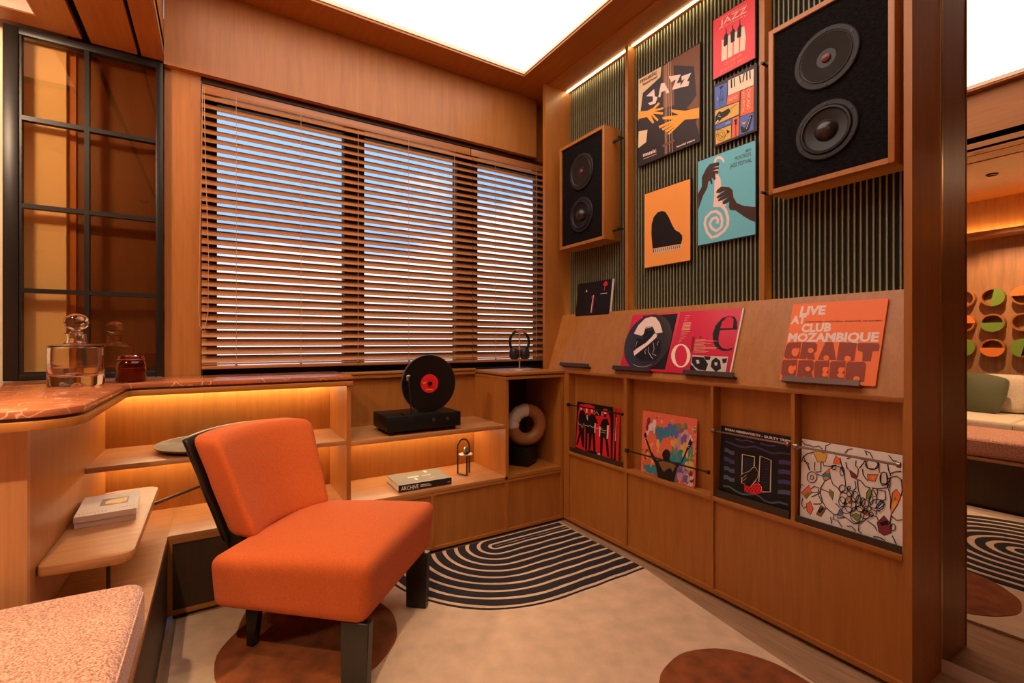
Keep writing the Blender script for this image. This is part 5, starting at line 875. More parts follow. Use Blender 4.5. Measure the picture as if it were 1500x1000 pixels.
  ('p','leaf',[(.1158,.2817),(.112,.2728),(.1084,.2587),(.0999,.2684),(.0981,.279),(.101,.2885),(.1069,.2962),(.1114,.2929)]),
  ('p','salmon',[(.1298,.2077),(.1266,.1913),(.1234,.1875),(.1175,.1965),(.1172,.2054),(.118,.2144),(.1221,.2204),(.1265,.2184)]),
  ('p','mustard',[(.1719,.1771),(.1715,.1741),(.1687,.1727),(.1655,.1732),(.1647,.1757),(.1658,.1785),(.1685,.1794),(.1714,.1793)]),
  ('p','leaf',[(.0326,.0952),(.0251,.0881),(.0179,.0838),(.0082,.082),(.0035,.0889),(.008,.0971),(.0172,.0984),(.0261,.1005)]),
  ('p','leaf',[(.1688,.1694),(.1686,.1676),(.1656,.1646),(.1626,.1658),(.1627,.1682),(.1631,.171),(.1653,.1722),(.1676,.1722)]),
  ('p','blush',[(.1436,.2387),(.1453,.2341),(.1388,.2308),(.1326,.2297),(.132,.2367),(.1329,.2416),(.1382,.2457),(.1437,.2467)]),
  ('p','violet',[(.0708,.0633),(.0691,.0572),(.0637,.0499),(.0601,.0527),(.058,.0603),(.0579,.0658),(.0627,.0741),(.0676,.0693)]),
  ('p','mustard',[(-.0997,.1033),(-.1004,.0909),(-.1094,.0853),(-.1183,.0909),(-.1255,.098),(-.1192,.1102),(-.1112,.1228),(-.0992,.1142)]),
  ('p','lagoon',[(-.0527,.0177),(-.0532,.015),(-.0558,.0124),(-.0588,.014),(-.0617,.0156),(-.0595,.0186),(-.0561,.0193),(-.0526,.0202)]),
  ('p','coral',[(.0945,.303),(.0942,.3005),(.0916,.2982),(.0896,.2998),(.0875,.302),(.0882,.305),(.0913,.3066),(.0935,.3054)]),
  ('p','lagoon',[(-.044,.2398),(-.0519,.2324),(-.0567,.2301),(-.0628,.2283),(-.068,.236),(-.0633,.2454),(-.0574,.2449),(-.0524,.2445)]),
  ('p','lilac',[(.0833,.0481),(.0848,.0311),(.0787,.0281),(.0742,.0306),(.0716,.0452),(.072,.056),(.0772,.0638),(.0827,.0607)]),
  ('p','ink',[(-.1388,.2059),(-.1234,.2129),(-.1176,.1872),(-.0862,.1267),(-.0629,.1052),(-.0528,.0661),(-.0791,.0931),(-.11,.1486),(-.1277,.1809)]),
  ('p','ink',[(.0797,.0913),(.0889,.1097),(.107,.1484),(.1246,.1925),(.1296,.2117),(.1374,.2313),(.1427,.2181),(.1531,.2179),(.139,.1912),(.1254,.1724),(.1031,.123)]),
  ('p','ink',[(-.0796,.1039),(-.0457,.0914),(-.011,.1022),(-.009,.1163),(.0253,.1149),(.0295,.1023),(.0915,.1074),(.0703,.0788),(.0532,.0034),(-.0392,.0066),(-.0556,.0676)]),
  ('p','bronze',[(-.0399,.0849),(.0024,.0999),(.0494,.0928),(.0648,.09),(.0459,.0545),(.035,.0708),(.0145,.062),(-.0058,.0445),(-.0227,.062)]),
  ('p','ink',[(.0195,.0673),(.0402,.0678),(.0307,.0489)]),
  ('p','ink',[(.0302,.1336),(.0288,.1233),(.0241,.1139),(.0166,.1066),(.0075,.1027),(-.0018,.1027),(-.0099,.1068),(-.0156,.1142),(-.0179,.1239),(-.0165,.1343),(-.0115,.1439),(-.0039,.1511),(.0052,.1549),(.0145,.1547),(.0225,.1505),(.028,.1431)]),
  ('l','ink',.006,[(.0073,.1069),(.0103,.0991)]),
  ('l','cream',.003,[(-.1262,.1866),(-.1146,.1841)]),
  ('l','cream',.003,[(.1186,.1975),(.135,.1961)]),
  ('l','cream',.003,[(.116,.1901),(.1306,.1876)]),
  ('p','greige',[(.1301,.056),(.1395,.0603),(.1383,.0298),(.1288,.0274)]),
  ('l','blush',.004,[(.1121,.0232),(.1317,.0161),(.1507,.0169)]),
 ],
 'window_record': [
  ('t', 'blush', 'RYAN HEMSWORTH - GUILTY TRIPS', (-0.1265, 0.2842), (0.1444, 0.2804), 0.0091, 1),
  ('p','slate',[(-.1257,.2096),(-.1132,.2095),(-.0954,.2017),(-.0808,.2038),(-.0811,.187),(-.0971,.1861),(-.1127,.1935),(-.1259,.1917)]),
  ('p','indigo',[(-.1257,.1722),(-.112,.1726),(-.0942,.1651),(-.0796,.1674),(-.0799,.1507),(-.0958,.1496),(-.1114,.1566),(-.126,.1543)]),
  ('p','slate',[(-.1257,.1333),(-.1106,.1343),(-.0929,.127),(-.0783,.1296),(-.0786,.1128),(-.0945,.1115),(-.1101,.1183),(-.126,.1154)]),
  ('p','tealgrey',[(-.1257,.0953),(-.1093,.0967),(-.0916,.0898),(-.0771,.0926),(-.0774,.0759),(-.0933,.0743),(-.1088,.0808),(-.126,.0774)]),
  ('p','violetdark',[(.1028,.2061),(.1215,.2108),(.1463,.211),(.146,.1952),(.122,.1942),(.1018,.1905)]),
  ('p','violetdark',[(.1028,.1695),(.1225,.1747),(.1472,.1754),(.147,.1595),(.123,.1581),(.1018,.1539)]),
  ('p','indigo',[(.1028,.1307),(.1236,.1365),(.1483,.1376),(.148,.1218),(.124,.12),(.1018,.1151)]),
  ('p','slate',[(.1028,.0919),(.1246,.0985),(.1493,.1),(.149,.0842),(.1251,.082),(.1018,.0763)]),
  ('l','indigo',.0072,[(-.1239,.2367),(-.1009,.2352),(-.0791,.2288),(-.0536,.228),(-.0328,.228),(-.0126,.2357),(.0074,.2395),(.0311,.2352),(.0506,.2303),(.0809,.2263),(.11,.2347),(.1449,.2373)]),
  ('l','violetdark',.006,[(-.0778,.2569),(-.0502,.253),(-.0255,.2594),(.0029,.254)]),
  ('l','violetdark',.006,[(.0266,.2572),(.0575,.2527),(.0874,.2583)]),
  ('l','tealgrey',.0072,[(-.1272,.048),(-.099,.052),(-.0685,.041),(-.039,.0365),(-.0146,.0424)]),
  ('l','slate',.0072,[(-.0146,.0424),(.0132,.0515),(.033,.0467),(.0525,.036),(.079,.0347),(.1081,.0467),(.142,.0472)]),
  ('l','cream',.0032,[(-.0301,.0808),(-.0446,.081),(-.0455,.1982),(.0067,.1987),(.0059,.1595)]),
  ('l','cream',.0032,[(.0273,.1037),(.0289,.2064),(.0735,.1988),(.074,.0766),(.042,.0679)]),
  ('l','slate',.0008,[(-.0387,.1808),(-.0271,.1801),(-.0171,.1853),(-.0009,.1841)]),
  ('l','slate',.0008,[(-.0384,.173),(-.0269,.1724),(-.0168,.1776),(-.0006,.1765)]),
  ('l','slate',.0008,[(-.0382,.1653),(-.0266,.1647),(-.0166,.17),(-.0004,.1689)]),
  ('l','slate',.0008,[(-.0379,.1575),(-.0264,.157),(-.0163,.1623),(-.0002,.1612)]),
  ('l','slate',.0008,[(-.0377,.1498),(-.0261,.1493),(-.0161,.1546),(.0001,.1536)]),
  ('l','slate',.0008,[(-.0374,.142),(-.0259,.1415),(-.0158,.1469),(.0003,.146)]),
  ('l','slate',.0008,[(-.0372,.1343),(-.0256,.1338),(-.0156,.1393),(.0006,.1384)]),
  ('l','slate',.0008,[(.0356,.1888),(.0461,.1866),(.0556,.1901),(.0663,.1864)]),
  ('l','slate',.0008,[(.0359,.1787),(.0464,.1765),(.0559,.1801),(.0666,.1765)]),
  ('l','slate',.0008,[(.0363,.1686),(.0467,.1664),(.0562,.17),(.0669,.1665)]),
  ('l','slate',.0008,[(.0366,.1585),(.047,.1563),(.0565,.16),(.0672,.1565)]),
  ('l','slate',.0008,[(.0369,.1483),(.0473,.1463),(.0568,.15),(.0675,.1465)]),
  ('l','slate',.0008,[(.0372,.1382),(.0476,.1362),(.0571,.1399),(.0678,.1365)]),
  ('l','slate',.0008,[(.0375,.1281),(.0479,.1261),(.0574,.1299),(.0681,.1266)]),
  ('l','slate',.0008,[(.0378,.118),(.0482,.1161),(.0577,.1199),(.0684,.1166)]),
  ('l','slate',.0008,[(.0381,.1079),(.0485,.106),(.058,.1099),(.0687,.1067)]),
  ('l','slate',.0008,[(.0384,.0978),(.0488,.096),(.0583,.0999),(.0689,.0967)]),
  ('l','slate',.0008,[(.0387,.0877),(.0491,.086),(.0586,.0899),(.0692,.0868)]),
  ('p','ink',[(-.0476,.1103),(-.0417,.1196),(-.0135,.1359),(.002,.1548),(.0119,.157),(.0262,.1413),(.021,.1173),(-.0055,.0763),(-.0321,.081)]),
  ('l','cream',.0012,[(-.0489,.11),(-.0417,.1196),(-.0135,.1359),(.002,.1548),(.0119,.1578),(.0254,.1411),(.021,.1173),(-.0055,.0763)]),
  ('l','cream',.0012,[(-.0427,.0998),(-.0231,.1201)]),
  ('l','cream',.0012,[(-.0375,.0921),(-.024,.1071)]),
  ('p','scarlet',[(-.032,.0772),(-.0055,.0755),(.0118,.096),(.0315,.0953),(.0415,.0847),(.0402,.0637),(.0132,.0507),(-.0311,.0495)]),
  ('p','ink',[(-.0229,.0737),(-.0242,.071),(-.0271,.0703),(-.0286,.0722),(-.0272,.0749),(-.0244,.0757)]),
  ('p','ink',[(-.0088,.0774),(-.0101,.0747),(-.0129,.074),(-.0144,.0759),(-.0131,.0786),(-.0103,.0793)]),
  ('p','ink',[(.0051,.081),(.0038,.0783),(.0011,.0776),(-.0004,.0795),(.0009,.0822),(.0037,.0829)]),
  ('p','ink',[(.0189,.0845),(.0176,.0819),(.0149,.0812),(.0134,.0831),(.0147,.0857),(.0175,.0864)]),
  ('p','ink',[(.0325,.088),(.0312,.0854),(.0285,.0847),(.0271,.0866),(.0284,.0892),(.0311,.0899)]),
  ('p','ink',[(-.0169,.0656),(-.0183,.0629),(-.0211,.0622),(-.0226,.0641),(-.0212,.0668),(-.0184,.0676)]),
  ('p','ink',[(-.0029,.0693),(-.0042,.0666),(-.007,.0659),(-.0085,.0678),(-.0072,.0705),(-.0044,.0712)]),
  ('p','ink',[(.011,.0729),(.0097,.0703),(.0069,.0696),(.0054,.0715),(.0067,.0741),(.0095,.0749)]),
  ('p','ink',[(.0246,.0765),(.0233,.0739),(.0206,.0732),(.0192,.0751),(.0205,.0777),(.0232,.0785)]),
  ('p','ink',[(.0382,.0801),(.0369,.0775),(.0342,.0768),(.0328,.0787),(.034,.0813),(.0367,.082)]),
  ('p','ink',[(-.0223,.0545),(-.0236,.0518),(-.0265,.0511),(-.028,.053),(-.0266,.0557),(-.0238,.0565)]),
  ('p','ink',[(-.0082,.0583),(-.0095,.0556),(-.0123,.0549),(-.0138,.0568),(-.0125,.0595),(-.0097,.0602)]),
  ('p','ink',[(.0057,.062),(.0044,.0594),(.0016,.0586),(.0002,.0605),(.0015,.0632),(.0043,.0639)]),
  ('p','ink',[(.0195,.0657),(.0182,.063),(.0154,.0623),(.014,.0642),(.0153,.0669),(.018,.0676)]),
  ('p','ink',[(.0331,.0693),(.0318,.0667),(.0291,.066),(.0276,.0679),(.0289,.0705),(.0316,.0712)]),
  ('l','cream',.0012,[(-.0055,.0763),(.0155,.1046),(.0275,.0981),(.0395,.0879),(.0412,.0696)]),
 ],
 'doodle_record': [
  ('p','mustard',[(-.1086,.2622),(-.0892,.2681),(-.0624,.2611),(-.0674,.2354),(-.094,.2276)]),
  ('l','ink',.0022,[(-.1086,.2622),(-.0892,.2681),(-.0624,.2611),(-.0674,.2354),(-.094,.2276),(-.1086,.2622)]),
  ('p','tangerine',[(-.0347,.2647),(-.0198,.2496),(-.0213,.2353),(-.0432,.2345)]),
  ('l','ink',.0022,[(-.0347,.2647),(-.0198,.2496),(-.0213,.2353),(-.0432,.2345),(-.0347,.2647)]),
  ('p','lagoon',[(-.0776,.1857),(-.0538,.2138),(-.0493,.1803),(-.0695,.163)]),
  ('l','ink',.0022,[(-.0776,.1857),(-.0538,.2138),(-.0493,.1803),(-.0695,.163),(-.0776,.1857)]),
  ('p','maroon',[(.0056,.2253),(.0284,.211),(.0304,.1959),(.0148,.1999)]),
  ('l','ink',.0022,[(.0056,.2253),(.0284,.211),(.0304,.1959),(.0148,.1999),(.0056,.2253)]),
  ('p','tangerine',[(.0601,.2205),(.0908,.2278),(.0817,.2009),(.0621,.2018)]),
  ('l','ink',.0022,[(.0601,.2205),(.0908,.2278),(.0817,.2009),(.0621,.2018),(.0601,.2205)]),
  ('p','coral',[(-.1466,.1031),(-.1194,.14),(-.1108,.1149),(-.128,.0871)]),
  ('l','ink',.0022,[(-.1466,.1031),(-.1194,.14),(-.1108,.1149),(-.128,.0871),(-.1466,.1031)]),
  ('p','coral',[(-.1275,.0682),(-.114,.0826),(-.1035,.0585),(-.1127,.0328),(-.1249,.0437)]),
  ('l','ink',.0022,[(-.1275,.0682),(-.114,.0826),(-.1035,.0585),(-.1127,.0328),(-.1249,.0437),(-.1275,.0682)]),
  ('p','bronze',[(-.0934,.0409),(-.0789,.0782),(-.0617,.071),(-.0779,.0374)]),
  ('l','ink',.0022,[(-.0934,.0409),(-.0789,.0782),(-.0617,.071),(-.0779,.0374),(-.0934,.0409)]),
  ('p','leaf',[(-.0522,.1429),(-.039,.1343),(-.042,.1052),(-.0517,.1227)]),
  ('l','ink',.0022,[(-.0522,.1429),(-.039,.1343),(-.042,.1052),(-.0517,.1227),(-.0522,.1429)]),
  ('p','mustard',[(.0025,.1218),(.0111,.1301),(.0182,.1203),(.0116,.1086)]),
  ('l','ink',.0022,[(.0025,.1218),(.0111,.1301),(.0182,.1203),(.0116,.1086),(.0025,.1218)]),
  ('p','leaf',[(.0596,.1609),(.0692,.1787),(.0743,.1648),(.0699,.1388),(.0584,.1413)]),
  ('l','ink',.0022,[(.0596,.1609),(.0692,.1787),(.0743,.1648),(.0699,.1388),(.0584,.1413),(.0596,.1609)]),
  ('p','cobalt',[(.0849,.1185),(.1003,.1493),(.1067,.1436),(.0898,.1181)]),
  ('l','ink',.0022,[(.0849,.1185),(.1003,.1493),(.1067,.1436),(.0898,.1181),(.0849,.1185)]),
  ('p','tangerine',[(.1308,.18),(.1397,.1934),(.1521,.1748),(.145,.1473),(.1275,.1072),(.1255,.1342)]),
  ('l','ink',.0022,[(.1308,.18),(.1397,.1934),(.1521,.1748),(.145,.1473),(.1275,.1072),(.1255,.1342),(.1308,.18)]),
  ('p','coral',[(.0393,.0934),(.0576,.0989),(.0691,.0967),(.0612,.0847)]),
  ('l','ink',.0022,[(.0393,.0934),(.0576,.0989),(.0691,.0967),(.0612,.0847),(.0393,.0934)]),
  ('p','leaf',[(.0158,.0706),(.031,.0831),(.0446,.0796),(.0402,.0511),(.0315,.06)]),
  ('l','ink',.0022,[(.0158,.0706),(.031,.0831),(.0446,.0796),(.0402,.0511),(.0315,.06),(.0158,.0706)]),
  ('p','cobalt',[(-.0264,.0615),(-.0162,.0885),(-.0069,.0675)]),
  ('l','ink',.0022,[(-.0264,.0615),(-.0162,.0885),(-.0069,.0675),(-.0264,.0615)]),
  ('p','cobalt',[(-.0112,.102),(-.0009,.1168),(.003,.1021)]),
  ('l','ink',.0022,[(-.0112,.102),(-.0009,.1168),(.003,.1021),(-.0112,.102)]),
  ('p','maroon',[(.0907,.0713),(.1091,.0996),(.1296,.0765),(.1286,.0504),(.1103,.0367),(.096,.043)]),
  ('l','ink',.0022,[(.0907,.0713),(.1091,.0996),(.1296,.0765),(.1286,.0504),(.1103,.0367),(.096,.043),(.0907,.0713)]),
  ('p','tangerine',[(-.064,.2004),(-.0545,.2116),(-.0517,.2021),(-.0615,.1916)]),
  ('p','tangerine',[(-.0718,.1781),(-.0568,.1845),(-.0559,.1766),(-.0685,.1694)]),
  ('p','leaf',[(-.1364,.0996),(-.1207,.1123),(-.1165,.105),(-.1273,.0902)]),
  ('p','ink',[(.097,.0733),(.1187,.0877),(.122,.0759),(.1035,.0642)]),
  ('p','leaf',[(.132,.1638),(.1401,.1697),(.1412,.159),(.1343,.1559)]),
  ('p','mustard',[(.1284,.1425),(.1419,.1573),(.1392,.1382),(.1289,.1168)]),
  ('p','ink',[(-.0879,.0549),(-.0712,.0743),(-.0691,.0668),(-.0839,.0479)]),
  ('p','mustard',[(.0684,.2148),(.0846,.2206),(.0784,.2058)]),
  ('l','ink',.003,[(-.1496,.2949),(-.137,.2822),(-.121,.2831),(-.109,.279),(-.0897,.2868),(-.0779,.2766)]),
  ('l','ink',.003,[(-.0684,.2743),(-.0676,.2909),(-.0521,.302)]),
  ('l','ink',.003,[(-.1085,.2602),(-.1282,.252),(-.1439,.2339),(-.1475,.216)]),
  ('l','ink',.003,[(-.1436,.2233),(-.1233,.217),(-.1187,.1928),(-.1441,.2424)]),
  ('l','ink',.003,[(-.1018,.2259),(-.1031,.2005),(-.101,.1947)]),
  ('l','ink',.003,[(-.075,.2338),(-.0727,.2198),(-.0503,.2228),(-.0394,.2293)]),
  ('l','ink',.003,[(-.099,.191),(-.0817,.1963),(-.0824,.226),(-.0769,.2334)]),
  ('l','ink',.003,[(-.0501,.2147),(-.0357,.2301),(-.0175,.2241),(-.0063,.2027),(-.0019,.1641),(.0053,.1541)]),
  ('l','ink',.003,[(-.0219,.2593),(-.0139,.2249),(-.0064,.2067)]),
  ('l','ink',.003,[(-.095,.1857),(-.0775,.1816)]),
  ('l','ink',.003,[(-.0493,.1803),(-.0415,.1619),(-.0267,.1536),(-.0174,.1401),(.0021,.1414)]),
  ('l','ink',.003,[(-.0695,.163),(-.0804,.1396),(-.0819,.1227),(-.0735,.0921),(-.0618,.0751),(-.0355,.0587),(-.0103,.0625)]),
  ('l','ink',.003,[(-.0856,.1176),(-.0784,.136),(-.0519,.1308)]),
  ('l','ink',.003,[(-.0802,.1314),(-.0874,.113),(-.0753,.0875),(-.0828,.0812),(-.1039,.0751)]),
  ('l','ink',.003,[(-.1108,.1149),(-.0895,.1207),(-.0861,.1381),(-.1016,.1383),(-.1131,.1269)]),
  ('l','ink',.003,[(-.1104,.0983),(-.0856,.1176)]),
  ('l','ink',.003,[(-.1401,.0858),(-.1436,.0636),(-.1351,.0491),(-.1273,.0599)]),
  ('l','ink',.003,[(-.1471,.1222),(-.1495,.1344),(-.1372,.1333)]),
  ('l','ink',.003,[(-.0037,.2471),(.0002,.2281),(.0056,.2253)]),
  ('l','ink',.003,[(-.0005,.2597),(.0099,.2659)]),
  ('l','ink',.003,[(-.0062,.2785),(.0024,.2921),(.0162,.2967)]),
  ('l','ink',.003,[(.0273,.2597),(.026,.2418),(.0347,.232),(.0319,.204)]),
  ('l','ink',.003,[(.0408,.2664),(.0542,.2654),(.038,.2366)]),
  ('l','ink',.003,[(.0543,.2635),(.0613,.2419),(.0809,.2425),(.0902,.2598),(.0837,.2679)]),
  ('l','ink',.003,[(.0465,.2347),(.0486,.2158),(.0622,.1999)]),
  ('l','ink',.003,[(.0901,.2674),(.0939,.2342),(.1128,.2386),(.1165,.2022),(.101,.1945)]),
  ('l','ink',.003,[(.0987,.2316),(.0977,.2012),(.1103,.2025)]),
  ('l','ink',.003,[(.0321,.1963),(.0423,.1949),(.056,.1791),(.0692,.1787)]),
  ('l','ink',.003,[(.0321,.1963),(.0362,.1623),(.0435,.1333),(.0423,.1098)]),
  ('l','ink',.003,[(.074,.18),(.0886,.18),(.1167,.1911),(.1196,.203)]),
  ('l','ink',.003,[(.1165,.2022),(.1254,.2267),(.1405,.2341),(.1527,.226),(.1556,.194),(.1529,.1751)]),
  ('l','ink',.003,[(.1221,.2371),(.1342,.2455),(.1522,.2515)]),
  ('l','ink',.003,[(.1153,.2691),(.1188,.2475),(.1253,.2304)]),
  ('l','ink',.003,[(.1199,.1882),(.1266,.1567),(.1256,.1269)]),
  ('l','ink',.003,[(.079,.1737),(.0891,.1537),(.0863,.1303)]),
  ('l','ink',.003,[(.0886,.1762),(.1108,.1784),(.1128,.1528),(.0957,.1405)]),
  ('l','ink',.003,[(.0502,.2975),(.0669,.293),(.0754,.2756)]),
  ('l','ink',.003,[(.0536,.2943),(.0588,.2837)]),
  ('l','ink',.003,[(.1179,.2958),(.1306,.2798),(.1397,.2817)]),
  ('l','ink',.003,[(.1276,.1053),(.1429,.0955),(.1572,.1018)]),
  ('l','ink',.003,[(.1275,.1072),(.1277,.098),(.125,.0787)]),
  ('l','ink',.003,[(.0693,.091),(.0903,.09),(.0937,.0798)]),
  ('l','ink',.003,[(.0704,.1142),(.0961,.1181),(.1115,.1376),(.1051,.1469)]),
  ('l','ink',.003,[(-.0103,.0625),(.0075,.0562),(.025,.0462),(.0451,.0547),(.0646,.0781)]),
  ('l','ink',.003,[(-.0355,.0587),(-.0387,.0416),(-.0242,.0422),(-.0094,.0231)]),
  ('l','ink',.003,[(-.0462,.0473),(-.042,.0244)]),
  ('l','ink',.003,[(.0045,.0317),(.0183,.0362),(.0323,.0234)]),
  ('l','ink',.003,[(.0402,.0492),(.039,.0276),(.0491,.0233)]),
  ('l','ink',.003,[(.0648,.0687),(.0845,.058),(.0912,.0452)]),
  ('l','ink',.003,[(.082,.0232),(.0979,.0269),(.1137,.0212)]),
  ('l','ink',.003,[(.1317,.0442),(.138,.0317),(.1443,.0176)]),
  ('l','ink',.003,[(.087,.0965),(.0899,.1124),(.0995,.1078)]),
  ('l','ink',.003,[(.0171,.0906),(.014,.074)]),
  ('l','ink',.003,[(.0254,.1907),(.0293,.1683),(.0193,.1539)]),
  ('l','ink',.003,[(-.0328,.0997),(-.018,.088)]),
  ('l','ink',.003,[(-.0264,.0575),(-.0244,.0501),(-.0031,.0588)]),
  ('l','ink',.0026,[(-.0939,.1735),(-.0953,.1645),(-.0996,.1565),(-.1061,.151),(-.1134,.1491),(-.1201,.1513),(-.1249,.1572),(-.1268,.1655),(-.1254,.1747),(-.1209,.1828),(-.1144,.1882),(-.107,.1899),(-.1004,.1876),(-.0957,.1817),(-.0939,.1735)]),
  ('l','ink',.0026,[(-.1047,.17),(-.1052,.1663),(-.1066,.163),(-.1088,.1609),(-.1112,.1603),(-.1134,.1613),(-.115,.1639),(-.1157,.1674),(-.1152,.1711),(-.1138,.1744),(-.1116,.1765),(-.1092,.1771),(-.1069,.176),(-.1053,.1735),(-.1047,.17)]),
  ('l','ink',.0026,[(-.0326,.2227),(-.0332,.219),(-.0349,.2158),(-.0375,.2137),(-.0405,.213),(-.0431,.214),(-.045,.2164),(-.0458,.2197),(-.0452,.2234),(-.0434,.2266),(-.0408,.2287),(-.0379,.2294),(-.0352,.2284),(-.0334,.226),(-.0326,.2227)]),
  ('l','ink',.0026,[(-.0032,.1578),(-.004,.1524),(-.0064,.1476),(-.0101,.1444),(-.0142,.1433),(-.0179,.1446),(-.0206,.148),(-.0216,.153),(-.0208,.1584),(-.0183,.1632),(-.0147,.1665),(-.0106,.1675),(-.0068,.1662),(-.0042,.1627),(-.0032,.1578)]),
  ('l','ink',.0026,[(.0128,.164),(.0124,.1615),(.0113,.1593),(.0097,.1578),(.0078,.1573),(.0061,.1579),(.0049,.1595),(.0045,.1618),(.0048,.1643),(.006,.1665),(.0076,.168),(.0095,.1685),(.0111,.1678),(.0123,.1662),(.0128,.164)]),
  ('l','ink',.0026,[(-.0073,.2144),(-.0077,.2074),(-.0094,.2015),(-.0119,.1978),(-.0147,.1971),(-.0174,.1996),(-.0193,.2047),(-.0201,.2115),(-.0196,.2185),(-.0179,.2245),(-.0154,.2282),(-.0126,.2288),(-.0099,.2263),(-.008,.2212),(-.0073,.2144)]),
  ('l','ink',.0026,[(.0162,.1335),(.0147,.1228),(.0101,.1133),(.0033,.1068),(-.0045,.1045),(-.0117,.107),(-.0168,.1139),(-.0188,.1237),(-.0173,.1345),(-.0125,.1442),(-.0056,.1506),(.0023,.1527),(.0093,.15),(.0143,.1431),(.0162,.1335)]),
  ('l','ink',.0026,[(-.0008,.1129),(-.0017,.1054),(-.0045,.0988),(-.0086,.0944),(-.0134,.093),(-.0177,.095),(-.0208,.0999),(-.022,.1068),(-.0211,.1144),(-.0183,.121),(-.0141,.1254),(-.0094,.1267),(-.005,.1247),(-.002,.1198),(-.0008,.1129)]),
  ('l','ink',.0026,[(.0367,.1391),(.0358,.1305),(.0332,.123),(.0292,.1181),(.0246,.1168),(.0204,.1193),(.0174,.1253),(.0162,.1335),(.0171,.1422),(.0198,.1498),(.0238,.1546),(.0284,.1558),(.0325,.1532),(.0355,.1472),(.0367,.1391)]),
  ('l','ink',.0026,[(.0228,.147),(.0219,.1424),(.0191,.1381),(.015,.135),(.0104,.1337),(.0062,.1345),(.0032,.1372),(.0021,.1414),(.003,.1461),(.0059,.1504),(.01,.1535),(.0146,.1548),(.0188,.1539),(.0217,.1511),(.0228,.147)]),
  ('l','ink',.0026,[(.0663,.1244),(.0655,.1169),(.0631,.1104),(.0595,.106),(.0554,.1048),(.0516,.107),(.0489,.1121),(.0479,.1191),(.0486,.1267),(.0511,.1333),(.0547,.1376),(.0588,.1387),(.0626,.1365),(.0653,.1314),(.0663,.1244)]),
  ('l','ink',.0026,[(.0563,.1292),(.0558,.1234),(.0543,.1184),(.0519,.1152),(.0493,.1144),(.0468,.1163),(.0451,.1203),(.0444,.1258),(.0448,.1316),(.0464,.1367),(.0488,.1398),(.0514,.1406),(.0539,.1387),(.0556,.1347),(.0563,.1292)]),
  ('l','ink',.0026,[(.0555,.1059),(.0544,.1006),(.0514,.0957),(.0469,.0921),(.0419,.0906),(.0372,.0914),(.034,.0945),(.0327,.0992),(.0338,.1045),(.0369,.1095),(.0414,.1131),(.0465,.1145),(.051,.1137),(.0542,.1106),(.0555,.1059)]),
  ('l','ink',.0026,[(.0312,.1065),(.0306,.0989),(.0287,.0924),(.0258,.0882),(.0224,.0872),(.0193,.0895),(.0171,.0949),(.0162,.1021),(.0168,.1097),(.0188,.1163),(.0217,.1205),(.0251,.1214),(.0281,.119),(.0303,.1137),(.0312,.1065)]),
  ('l','ink',.0026,[(.0435,.1333),(.043,.1274),(.0412,.1224),(.0386,.1191),(.0356,.1182),(.0328,.12),(.0309,.124),(.0301,.1295),(.0306,.1354),(.0324,.1405),(.0351,.1438),(.0381,.1446),(.0408,.1428),(.0428,.1388),(.0435,.1333)]),
  ('l','ink',.0026,[(.0738,.1114),(.0729,.1072),(.0702,.1032),(.0663,.1003),(.062,.0989),(.058,.0995),(.0552,.1019),(.0541,.1056),(.055,.1098),(.0577,.1138),(.0616,.1167),(.066,.118),(.0699,.1174),(.0727,.1151),(.0738,.1114)]),
  ('l','ink',.0026,[(.079,.1395),(.0786,.1338),(.0771,.1289),(.0748,.1257),(.0722,.125),(.0698,.1268),(.0681,.1308),(.0674,.1362),(.0679,.142),(.0694,.1469),(.0717,.1501),(.0743,.1508),(.0767,.1489),(.0784,.1449),(.079,.1395)]),
  ('l','ink',.0026,[(.0907,.1692),(.09,.1631),(.0878,.1578),(.0845,.1543),(.0808,.1532),(.0774,.1549),(.075,.159),(.074,.1647),(.0747,.1709),(.077,.1762),(.0803,.1797),(.084,.1807),(.0874,.179),(.0898,.1749),(.0907,.1692)]),
  ('l','ink',.0026,[(.0185,.091),(.0171,.0855),(.013,.0802),(.007,.076),(.0001,.0739),(-.0061,.0743),(-.0105,.0771),(-.0122,.0818),(-.0107,.0874),(-.0065,.0928),(-.0004,.0969),(.0065,.0989),(.0126,.0985),(.0169,.0956),(.0185,.091)]),
  ('l','ink',.0026,[(.0709,.0915),(.0697,.0852),(.0662,.0793),(.061,.0751),(.0551,.0732),(.0498,.0742),(.046,.0778),(.0446,.0834),(.0458,.0898),(.0494,.0957),(.0546,.1),(.0605,.1017),(.0658,.1007),(.0695,.097),(.0709,.0915)]),
  ('l','ink',.0026,[(.0806,.0945),(.08,.0911),(.0783,.0879),(.0757,.0856),(.0728,.0847),(.0702,.0854),(.0683,.0874),(.0676,.0905),(.0682,.094),(.07,.0972),(.0725,.0994),(.0754,.1003),(.078,.0997),(.0799,.0976),(.0806,.0945)]),
  ('l','ink',.0026,[(.0304,.114),(.029,.1018),(.0244,.0909),(.0177,.0836),(.01,.0813),(.0029,.0845),(-.0021,.0926),(-.0041,.104),(-.0027,.1165),(.002,.1274),(.0089,.1347),(.0165,.1368),(.0235,.1334),(.0285,.1253),(.0304,.114)]),
  ('l','ink',.0026,[(.0545,.0865),(.0528,.0743),(.0475,.0632),(.0395,.0555),(.0305,.0526),(.0222,.0552),(.0163,.0628),(.014,.074),(.0158,.0864),(.0213,.0976),(.0294,.1053),(.0384,.1079),(.0466,.1051),(.0523,.0975),(.0545,.0865)]),
  ('l','ink',.0026,[(.1174,.2211),(.1166,.2118),(.1138,.2038),(.1096,.1988),(.1049,.1975),(.1005,.2005),(.0974,.207),(.0962,.2159),(.0971,.2252),(.0999,.2333),(.1041,.2383),(.1089,.2394),(.1132,.2364),(.1162,.2298),(.1174,.2211)]),
